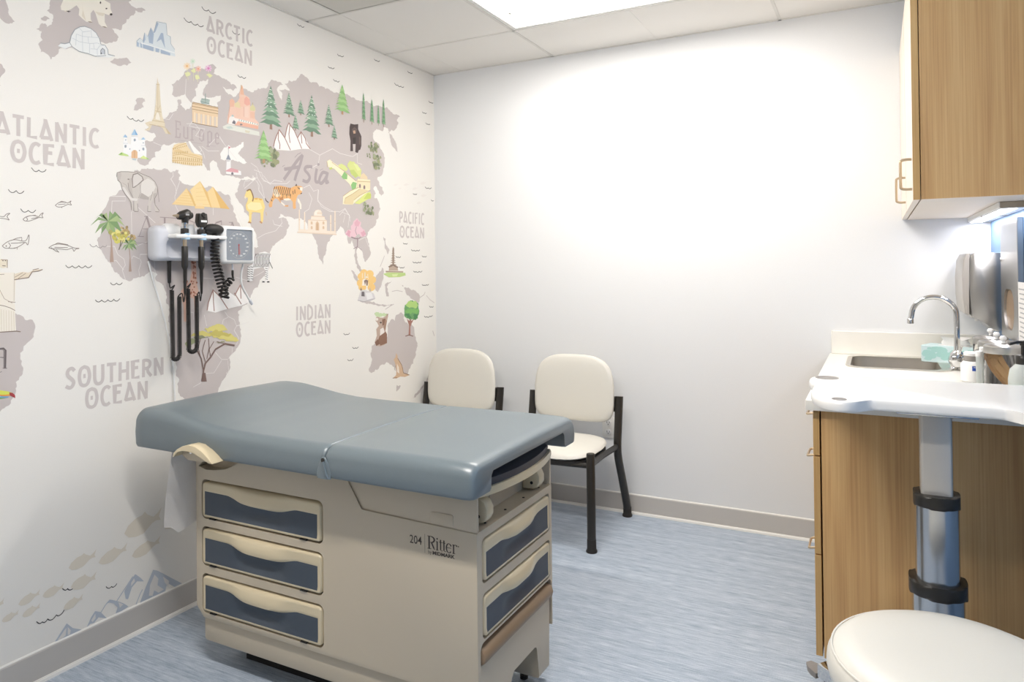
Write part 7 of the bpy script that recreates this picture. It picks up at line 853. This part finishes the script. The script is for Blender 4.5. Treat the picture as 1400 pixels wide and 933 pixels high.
sc_ = thing('sink_cabinet', 'oak laminate sink base cabinet between drawer cabinet and back wall', 'cabinet', (2.58, -.42, 0))
bm = B(); box(bm, 2.281, -.849, .1, 2.305, -.003, .876); box(bm, 2.305, -.849, .1, RX-.001, -.83, .876); box(bm, 2.305, -.849+.019, .1, RX-.001, -.003, .118); box(bm, 2.34, -.849, 0, RX-.001, -.018, .1); obj('carcass', bm, 'oak', sc_)
for y0, y1, py in ((-.847, -.428, -.50), (-.425, -.004, -.36)):
    bm = B(); box(bm, CX, y0, .1027, CX+.019, y1, .868, .001, 1); d = obj('door', bm, 'edge', sc_)
    bm = B(); pull(bm, (CX, py, .72), (CX, py, .82), (-.03, 0, 0)); obj('pull', bm, 'satin', d)
ct = thing('countertop', 'cream solid countertop with backsplash over the oak base cabinets', 'countertop', (2.55, -.65, .878))
bm = B(); box(bm, 2.238, -1.305, .878, RX-.0005, -.0005, CT, .003, 2); tp = obj('top_slab', bm, 'corian', ct)
SK = (2.335, -.470, 2.670, -.085)
cut(tp, [prism(B(), rrect(SK[0], SK[1], SK[2], SK[3], .06, 6), 'z', .86, .95)])
bm = B(); box(bm, 2.246, -.0195, CT, RX-.02, -.0005, 1.018, .002, 1); obj('backsplash', bm, 'corian', ct)
bm = B(); box(bm, RX-.0195, -1.30, CT, RX-.0005, -.0005, 1.018, .002, 1); obj('backsplash', bm, 'corian', ct)
sk = thing('sink', 'stainless steel bar sink set into the cream countertop', 'sink', (2.50, -.28, .77))
bm = B(); o1 = rrect(SK[0]-.014, SK[1]-.014, SK[2]+.034, SK[3]+.014, .07, 6); i1 = rrect(SK[0]+.004, SK[1]+.004, SK[2]-.004, SK[3]-.004, .056, 6); i2 = rrect(SK[0]+.016, SK[1]+.016, SK[2]-.016, SK[3]-.016, .05, 6)
ring_loft(bm, [[V(x, y, CT+.0005) for x, y in o1], [V(x, y, CT+.004) for x, y in o1], [V(x, y, CT+.003) for x, y in i1], [V(x, y, CT-.02) for x, y in i1], [V(x, y, CT-.14) for x, y in i2]], False, True); obj('basin', bm, 'sinksteel', sk, 40)
bm = B(); lathe(bm, [(.04, 0), (.04, .002), (.03, .0025), (.028, .001)], (2.50, -.28, CT-.1395), 24); obj('drain', bm, 'chrome', sk)
fa = thing('faucet', 'chrome gooseneck faucet behind the bar sink', 'faucet', (2.71, -.385, CT))
fx, fy = 2.722, -.385
bm = B(); lathe(bm, [(.026, 0), (.030, .004), (.026, .008), (.0235, .012), (.0235, .035), (.0255, .05), (.0235, .064), (.0135, .076)], (fx, fy, CT), 28); obj('body', bm, 'chrome', fa)
bm = B(); P = [(fx, fy, CT+.07), (fx, fy, 1.0), (fx, fy, 1.11)]+[(fx-.0775+.0775*math.cos(a), fy, 1.125+.072*math.sin(a)) for a in [PI*k/12 for k in range(1, 12)]]+[(fx-.157, fy, 1.118), (fx-.160, fy, 1.104)]
tube(bm, cat(P, 3), .0105, 18); obj('spout', bm, 'chrome', fa)
bm = B(); lathe(bm, [(.0105, -.012), (.0125, -.011), (.0125, .006), (.0105, .009)], (fx-.1605, fy, 1.1), 20); obj('aerator', bm, 'chrome', fa)
bm = B(); lathe(bm, [(.014, .018), (.026, .021), (.0295, .034), (.027, .050), (.014, .058)], (fx-.004, fy, CT+.042), 22, 'y')
for f in bm.verts: f.co = V(f.co.x, 2*fy-f.co.y, f.co.z)
obj('valve_ball', bm, 'chrome', fa)
bm = B(); tube(bm, cat([(fx-.002, fy-.045, CT+.055), (fx+.006, fy-.05, CT+.08), (fx+.012, fy-.052, CT+.10)], 4), [.005]*8+[.006], 10); obj('lever', bm, 'chrome', fa)

# ------------------------------------------------------------ wall cabinet with task light
uc = thing('wall_cabinet', 'oak laminate upper cabinet with two doors painted pale as in grazing light over the sink counter', 'cabinet', (2.72, -.57, 1.534))
UT = 2.30
bm = B(); box(bm, 2.570, -1.122, 1.536, RX-.001, -.001, UT); obj('carcass', bm, 'melamine_lit_oak', uc)
bm = B(); box(bm, 2.570, -1.141, 1.534, RX-.001, -1.1225, UT, .0008, 1); obj('end_panel', bm, 'oak', uc)
bm = B(); box(bm, 2.570, -1.1405, 1.5325, RX-.001, -.001, 1.5358); obj('bottom_panel', bm, 'melamine_lit_oak', uc)
for y0, y1, py in ((-1.141, -.5725, -1.06), (-.5695, -.002, -.505)):
    bm = B(); box(bm, 2.548, y0, 1.5335, 2.567, y1, UT, .001, 1); d = obj('door', bm, 'melamine_lit_oak', uc)  # oak door face, grazing light put into its pale colour
    bm = B(); box(bm, 2.5478, y0-.0006, 1.5337, 2.5672, y0+.0006, UT); obj('edge_band', bm, 'edge', d)
    bm = B(); pull(bm, (2.548, py, 1.575), (2.548, py, 1.672), (-.032, 0, 0), .0045); obj('pull', bm, 'satin', d)
tl = thing('task_light', 'slim lit under-cabinet light below the oak upper cabinet', 'light', (2.84, -.46, 1.51))
bm = B(); prism(bm, [(2.800, 1.5315), (2.884, 1.5315), (2.884, 1.512), (2.806, 1.509), (2.800, 1.514)], 'y', -.915, -.02, .001); hs_ = obj('housing', bm, 'whitep', tl)
for y0, y1 in ((-.895, -.47), (-.455, -.04)):
    bm = B(); vs = [bm.verts.new(p) for p in ((2.8085, y0, 1.5082), (2.852, y0, 1.5098), (2.852, y1, 1.5098), (2.8085, y1, 1.5082))]; bm.faces.new(vs); obj('lens', bm, 'task', tl, 0)
bm = B(); box(bm, 2.826, -.9165, 1.514, 2.84, -.9152, 1.525); obj('indicator', bm, 'amber', tl)
bm = B(); box(bm, 2.8002, -.464, 1.5095, 2.884, -.461, 1.5313); obj('joint_seam', bm, 'grey', tl)
bm = B(); box(bm, 2.803, -.9168, 1.512, 2.884, -.9151, 1.5312); obj('end_cap', bm, 'satin', tl)

# ------------------------------------------------------------ things on the blue wall
td = thing('towel_dispenser', 'brushed steel paper towel dispenser on blue wall in the corner', 'dispenser', (2.82, -.22, 1.09))
prof = [(RX-.001, 1.075), (2.865, 1.062), (2.845, 1.066), (2.828, 1.088), (2.812, 1.106), (2.79, 1.112), (2.776, 1.114), (2.772, 1.125), (2.768, 1.25), (2.770, 1.345), (2.775, 1.366), (2.79, 1.373), (RX-.001, 1.373)]
bm = B(); prism(bm, [(a, z) for a, z in prof], 'y', -.36, -.08, .006); obj('body', bm, 'steel', td)
bm = B(); prism(bm, [(2.7685, 1.126), (2.752, 1.132), (2.746, 1.20), (2.745, 1.28), (2.750, 1.345), (2.762, 1.370), (2.776, 1.374), (2.7705, 1.345), (2.768, 1.25)], 'y', -.365, -.075, .005); obj('front_cover', bm, 'cover', td)
bm = B(); lathe(bm, [(.006, 0), (.006, -.004), (.004, -.006)], (2.79, -.2, 1.3735), 12); 
obj('lock_and_glint', bm, 'chrome', td)
for x in (2.795, 2.835):
    bm = B(); lathe(bm, [(.007, 0), (.007, .012)], (x, -.33, 1.085 if x > 2.8 else 1.1), 10); obj('lower_tab', bm, 'whitep', td)
gd = thing('glove_dispenser', 'tall slim steel wall dispenser with rounded dark window', 'dispenser', (2.878, -.588, 1.055))
bm = B(); box(bm, 2.868, -.772, 1.055, RX-.001, -.404, 1.488, .0015, 1); g = obj('body', bm, 'steel', gd)
cut(g, [prism(B(), rrect(-.690, 1.088, -.462, 1.236, .073, 8), 'x', 2.85, 2.879)])
bm = B(); prism(bm, rrect(-.688, 1.090, -.464, 1.234, .071, 8), 'x', 2.8765, 2.8788); obj('window_back', bm, 'brown', gd)
bm = B(); lathe(bm, [(.008, 0), (.008, -.004), (.005, -.006)], (2.868, -.43, 1.345), 14, 'x'); obj('lock_and_glint', bm, 'chrome', gd)  # chrome stud stands in for the lamp's star reflection on the steel
nt_ = thing('notice_stand', 'white printed notice sheet standing upright between the jars and blue wall', 'notice', (2.863, -.92, CT))
bm = B(); box(bm, 2.8625, -1.03, CT+.001, 2.8645, -.812, 1.268); obj('sheet', bm, 'sheet', nt_)
for k in range(20):
    z = 1.245-k*.0155; bm = B(); box(bm, 2.8621, -1.01+.05*((k*7) % 5)/5, z-.0022, 2.8626, -.826-.012*(k % 3), z+.0022); obj('printed_line', bm, 'greytext', nt_)
bm = B(); box(bm, 2.8628, -1.03, CT+.0002, 2.8665, -.812, CT+.006); obj('stand_foot', bm, 'whitep', nt_)
# ------------------------------------------------------------ counter clutter
tb = thing('tissue_box', 'teal watercolour tissue box at the back corner of the counter', 'tissue box', (2.72, -.17, CT))
Rm = Matrix.Translation((2.735, -.165, 0)) @ Matrix.Rotation(math.radians(-22), 4, 'Z')
bm = B(); box(bm, -.115, -.055, CT+.0005, .115, .055, CT+.072, .002, 1); bmesh.ops.transform(bm, matrix=Rm, verts=bm.verts); obj('carton', bm, 'aqua', tb)
bm = B(); rr = random.Random(5)
for k in range(26):
    a, b = rr.uniform(-.09, .09), rr.uniform(.012, .06); s = rr.uniform(.008, .022)
    bm.faces.new([bm.verts.new((max(-.113, min(.113, a+s*1.5*math.cos(q))), -.0552-.00001*k, CT+max(.002, min(.07, b+s*.7*math.sin(q))))) for q in [2*PI*i/8 for i in range(8)]])
bmesh.ops.transform(bm, matrix=Rm, verts=bm.verts); obj('printed_wash', bm, 'teal', tb, 0)
bm = B(); prism(bm, rrect(-.065, -.022, .065, .022, .02), 'z', CT+.0718, CT+.0726); bmesh.ops.transform(bm, matrix=Rm, verts=bm.verts); obj('opening_film', bm, 'whitep', tb)
bm = B(); rings = []
for k in range(7):
    t = k/6; rings.append([V((.05+.02*t)*(1-.25*t)*math.cos(a)+.01*math.sin(3*a+k)*t, (.010+.012*t)*math.sin(a)+.006*math.cos(4*a)*t, CT+.072+.032*t+.006*math.sin(2*a)*t) for a in [2*PI*q/18 for q in range(18)]])
ring_loft(bm, rings, False, False); bmesh.ops.transform(bm, matrix=Rm, verts=bm.verts); obj('tissue', bm, 'sheet', tb, 60)
wj = thing('ointment_jar', 'white jar with grey banded lid and blue label by the faucet', 'jar', (2.742, -.70, CT))
c = (2.742, -.70, CT)
bm = B(); lathe(bm, [(.034, .0005), (.037, .004), (.037, .062), (.030, .072), (.026, .074)], c, 32); obj('body', bm, 'whitep', wj)
bm = B(); lathe(bm, [(.0262, .074), (.0268, .075), (.0268, .093)], c, 32, 'z', True, False); obj('lid_band', bm, 'grey', wj)
bm = B(); lathe(bm, [(.0268, .093), (.0275, .094), (.0275, .103), (.024, .106)], c, 32); obj('lid', bm, 'whitep', wj)
def label(name, m, z0, z1, a0, a1, r, par, c=c):
    bm = B(); n = 10; A_ = []
    for k in range(n+1):
        a = math.radians(a0+(a1-a0)*k/n); A_.append([bm.verts.new((c[0]+r*math.cos(a), c[1]+r*math.sin(a), c[2]+z)) for z in (z0, z1)])
    for p, q in zip(A_[:-1], A_[1:]): bm.faces.new((p[0], q[0], q[1], p[1]))
    return obj(name, bm, m, par)
label('label', 'bluelab', .042, .059, 262, 330, .0372, wj); label('label_mark', 'red', .043, .050, 288, 298, .0374, wj); label('label_lettering', 'whitep', .0535, .0555, 268, 292, .0374, wj); label('label_lettering', 'whitep', .0535, .0555, 300, 322, .0374, wj); label('label_lettering', 'greytext', .014, .020, 300, 322, .0374, wj)
JL = ['glass jar with steel lid holding cotton, farthest of the three counter jars', 'glass jar with steel lid holding white swabs, middle of the three counter jars', 'glass jar with steel lid holding wooden tongue depressors, nearest of the three']
def jar(y, lab, kind):
    c = (2.806, y, CT); j = thing('glass_jar', lab, 'jar', c, 'lidded glass jars on the counter')
    bm = B(); lathe(bm, [(.05, .001), (.054, .006), (.054, .125), (.049, .135)], c, 40, 'z', True, False); lathe(bm, [(.046, .135), (.0515, .125), (.0515, .01), (.046, .006)], c, 40, 'z', False, True); obj('glass_body', bm, 'glass', j)
    bm = B(); lathe(bm, [(.0545, .128), (.0552, .13), (.0552, .150), (.050, .155), (.012, .160), (.006, .161)], c, 40); l = obj('lid', bm, 'steel', j)
    bm = B(); lathe(bm, [(.005, .160), (.0045, .167), (.0095, .172), (.0105, .178), (.007, .184), (.002, .185)], c, 20); obj('knob', bm, 'whitep', l)
    r = random.Random(int(-y*100)); bm = B()
    if kind == 'sticks':
        for k in range(22):
            a = r.uniform(0, 2*PI); q = r.uniform(0, .02); b = V(c[0]+.03+r.uniform(-.012, .008), c[1]+r.uniform(-.02, .02), CT+.009); t_ = V(c[0]-.040+r.uniform(-.006, .03), c[1]+r.uniform(-.028, .012), CT+.118+r.uniform(-.01, .006))
            d = (t_-b).normalized(); sd = d.cross(V(0, 1, 0)).normalized()*.006; nn = V(0, .0009, 0)
            vs = [[bm.verts.new(p+sd*i+nn*kk) for i, kk in ((-1, -1), (1, -1), (1, 1), (-1, 1))] for p in (b, t_)]
            for i in range(4): bm.faces.new((vs[0][i], vs[0][(i+1) % 4], vs[1][(i+1) % 4], vs[1][i]))
            bm.faces.new(vs[1]); bm.faces.new(vs[0][::-1])
        o = obj('tongue_depressors', bm, 'sticks', j)
    elif kind == 'swabs':
        for k in range(30):
            a = r.uniform(0, 2*PI); q = math.sqrt(r.random())*.034; tube(bm, [(c[0]+q*math.cos(a), c[1]+q*math.sin(a), CT+.008), (c[0]+q*math.cos(a+.3), c[1]+q*math.sin(a+.3), CT+.112)], .0022, 6)
        o = obj('swabs', bm, 'sheet', j)
    else:
        for k in range(26):
            a = r.uniform(0, 2*PI); q = math.sqrt(r.random())*.032; bmesh.ops.create_icosphere(bm, subdivisions=2, radius=.013, matrix=Matrix.Translation((c[0]+q*math.cos(a), c[1]+q*math.sin(a), CT+.02+r.random()*.08)))
        o = obj('cotton_balls', bm, 'sheet', j)
    o['kind'] = 'stuff'
jar(-.62, JL[0], 'cotton'); jar(-.765, JL[1], 'swabs'); jar(-.91, JL[2], 'sticks')
for k, (x, y, h_) in enumerate(((2.757, -.838, .138), (2.744, -.866, .128))):
    vt = thing('specimen_tube', ['taller clear capped tube standing beside the glass jars', 'shorter clear capped tube standing beside the glass jars'][k], 'tube', (x, y, CT), 'specimen tubes')
    bm = B(); lathe(bm, [(.007, .0005), (.0095, .004), (.0095, h_-.02)], (x, y, CT), 18, 'z', True, True); obj('tube', bm, 'frost', vt)
    bm = B(); lathe(bm, [(.0105, h_-.02), (.0105, h_-.002), (.008, h_)], (x, y, CT), 18); obj('cap', bm, 'whitep', vt)
pb = thing('soap_bottle', 'pump soap bottle with black pump and pale green liquid, nearest on the counter', 'soap bottle', (2.822, -1.16, CT))
c = (2.822, -1.16, CT)
bm = B(); lathe(bm, [(.034, .0005), (.038, .006), (.0385, .08), (.034, .108), (.022, .122), (.017, .126)], c, 32); obj('bottle', bm, 'frost', pb)
bm = B(); lathe(bm, [(.0335, .004), (.0372, .008), (.0378, .062)], c, 32); obj('liquid', bm, 'soap', pb)
bm = B(); lathe(bm, [(.019, .124), (.0195, .126), (.0195, .148), (.017, .151), (.006, .152), (.006, .178), (.009, .180), (.009, .192), (.006, .194)], c, 22); tube(bm, cat([(c[0], c[1], CT+.187), (c[0]-.016, c[1]-.008, CT+.189), (c[0]-.036, c[1]-.016, CT+.184)], 4), .0048, 8); obj('pump', bm, 'blk', pb)

# ------------------------------------------------------------ rolling work table in front of the cabinet
CWX, CWY = 2.572, -1.56
wt = thing('work_table', 'white moulded height-adjustable rolling table in front of the oak end panel', 'table', (CWX, CWY, 0))
def plan():
    hf = [(.0, -1.664), (.125, -1.664), (.150, -1.669), (.166, -1.686), (.182, -1.707), (.205, -1.721), (.232, -1.717), (.256, -1.699), (.276, -1.667), (.290, -1.62), (.296, -1.56), (.296, -1.50), (.296, -1.465), (.301, -1.435), (.314, -1.39), (.316, -1.33), (.300, -1.278), (.262, -1.252), (.20, -1.247), (.10, -1.247), (0, -1.247)]
    P = [V(a, b, 0) for a, b in hf]; P = cat(P, 3)
    L_ = [(CWX-p.x, p.y) for p in P]; Rr = [(CWX+p.x*.96, p.y) for p in P]
    return L_+Rr[::-1][1:-1]
pl_ = plan(); cx_ = CWX; cy_ = -1.47
bm = B(); rings = []
for z, f in ((.960, .94), (.958, .975), (.960, .993), (.966, 1.0), (.976, 1.0), (.983, .993), (.985, .978)): rings.append([V(cx_+(a-cx_)*f, cy_+(b-cy_)*f, z) for a, b in pl_])
ring_loft(bm, rings); obj('top', bm, 'solid', wt, 50)
for (x, y, r) in ((2.302, -1.318, .033), (2.352, -1.682, .018), (2.835, -1.318, .033), (2.79, -1.682, .018)):
    bm = B(); lathe(bm, [(r, 0), (r, .0012), (r*.86, .0014), (r*.82, .0004)], (x, y, .985), 28); obj('port_ring', bm, 'grey', wt)
bm = B(); box(bm, CWX-.09, CWY-.07, .948, CWX+.09, CWY+.09, .9595, .003); obj('top_mount', bm, 'alu', wt)
def oval(w, d, n=36, p=2.6):
    return [(CWX+w*math.copysign(abs(math.cos(2*PI*k/n))**(2/p), math.cos(2*PI*k/n)), CWY+d*math.copysign(abs(math.sin(2*PI*k/n))**(2/p), math.sin(2*PI*k/n))) for k in range(n)]
bm = B(); prism(bm, rrect(CWX-.036, CWY-.03, CWX+.036, CWY+.036, .008), 'z', .73, .949); obj('upper_column', bm, 'colpaint', wt)
bm = B(); prism(bm, oval(.050, .052), 'z', .48, .725); obj('middle_column', bm, 'alu', wt)
bm = B(); prism(bm, oval(.053, .056), 'z', .708, .740, .006); obj('upper_collar', bm, 'blk', wt)
bm = B(); prism(bm, oval(.059, .061), 'z', .07, .505); obj('lower_column', bm, 'alu', wt)
bm = B(); prism(bm, oval(.066, .068), 'z', .482, .518, .008); obj('lower_collar', bm, 'blk', wt)
bm = B(); prism(bm, oval(.09, .085), 'z', .062, .10, .006); obj('hub', bm, 'alu', wt)
for sx, sy in ((-1, 1), (1, 1), (-1, -1), (1, -1)):
    ex, ey = CWX+sx*(.292 if sx < 0 else .235), CWY+sy*(.242 if sx < 0 and sy > 0 else .215); d = V(ex-CWX, ey-CWY, 0).normalized(); nn = V(-d.y, d.x, 0)
    bm = B(); a0 = V(CWX, CWY, 0)+d*.05; a1 = V(ex, ey, 0)
    rings = [[p+nn*s*wd+V(0, 0, z) for s, z in ((-1, .070), (1, .070), (1, .112), (-1, .112))] for p, wd in ((a0, .032), (a1, .026))]
    ring_loft(bm, rings); bmesh.ops.bevel(bm, geom=list(bm.edges), offset=.004, segments=2, profile=.5, affect='EDGES'); lg = obj('base_leg', bm, 'chrome', wt)
    cc = a1-d*.012
    bm = B(); ax = nn
    for s in (-1, 1):
        ring0 = []; 
        for off, rr_ in ((s*.006, .022), (s*.008, .025), (s*.022, .025), (s*.025, .019)):
            ring0.append([cc+ax*off+(d*math.cos(q)+V(0, 0, 1)*math.sin(q))*rr_+V(0, 0, .0255) for q in [2*PI*k/18 for k in range(18)]])
        ring_loft(bm, ring0)
    tube(bm, [cc+V(0, 0, .03), cc+V(0, 0, .071)], .008, 10); obj('caster', bm, 'dgrey', lg)
    bm = B(); rings = []
    for t_, wd, z, h_ in ((.022, .021, .058, .016), (.040, .024, .062, .018), (.056, .020, .066, .014), (.070, .010, .075, .008)): rings.append([cc+d*t_+ax*s*wd+V(0, 0, z+k*h_) for s, k in ((-1, 0), (1, 0), (1, 1), (-1, 1))])
    ring_loft(bm, rings); obj('brake_pedal', bm, 'grey', lg)

# ------------------------------------------------------------ stool in the foreground
so = thing('stool', 'round cream vinyl stool in the foreground corner', 'stool', (2.563, -2.085, 0))
c = (2.563, -2.085, 0); R0 = .222
bm = B(); lathe(bm, [(.0, .580), (.06, .580), (.12, .579), (.165, .576), (.19, .571), (.205, .563), (R0-.006, .553)], c, 64, 'z', False, False)
lathe(bm, [(R0-.006, .553), (R0, .540), (R0+.002, .522), (R0-.002, .504), (R0-.012, .497), (.15, .495)], c, 64, 'z', False, True); bmesh.ops.remove_doubles(bm, verts=bm.verts, dist=1e-5); seat = obj('seat', bm, 'cream', so, 80)
bm = B(); lathe(bm, [(R0-.0105, .5585), (R0-.0085, .5598), (R0-.0065, .5585), (R0-.0062, .556)], c, 64, 'z', False, False); obj('seam_piping', bm, 'cream', seat, 80)
bm = B(); lathe(bm, [(.14, .485), (.14, .4945)], c, 32); obj('seat_plate', bm, 'blk2', so)
bm = B(); lathe(bm, [(.014, .27), (.014, .486)], c, 20); obj('gas_piston', bm, 'chrome', so)
bm = B(); lathe(bm, [(.028, .08), (.028, .27), (.024, .275)], c, 20); obj('gas_cylinder', bm, 'blk', so)
for k in range(5):
    a = math.radians(90+36+72*k); d = V(math.cos(a), math.sin(a), 0); nn = V(-d.y, d.x, 0); o_ = V(*c)
    bm = B(); rings = [[o_+d*q+nn*s*wd+V(0, 0, z) for s, z in ((-1, z0), (1, z0), (1, z1), (-1, z1))] for q, wd, z0, z1 in ((.02, .026, .075, .12), (.12, .02, .068, .10), (.225, .015, .062, .082))]
    ring_loft(bm, rings); lg = obj('base_leg', bm, 'chrome', so)
    cc = o_+d*.212; bm = B()
    for s in (-1, 1):
        ring_loft(bm, [[cc+nn*off+(d*math.cos(q)+V(0, 0, 1)*math.sin(q))*rr_+V(0, 0, .0255) for q in [2*PI*i/16 for i in range(16)]] for off, rr_ in ((s*.005, .022), (s*.007, .025), (s*.019, .025), (s*.021, .02))])
    tube(bm, [cc+V(0, 0, .03), cc+V(0, 0, .064)], .006, 8); obj('caster', bm, 'blk2', lg)
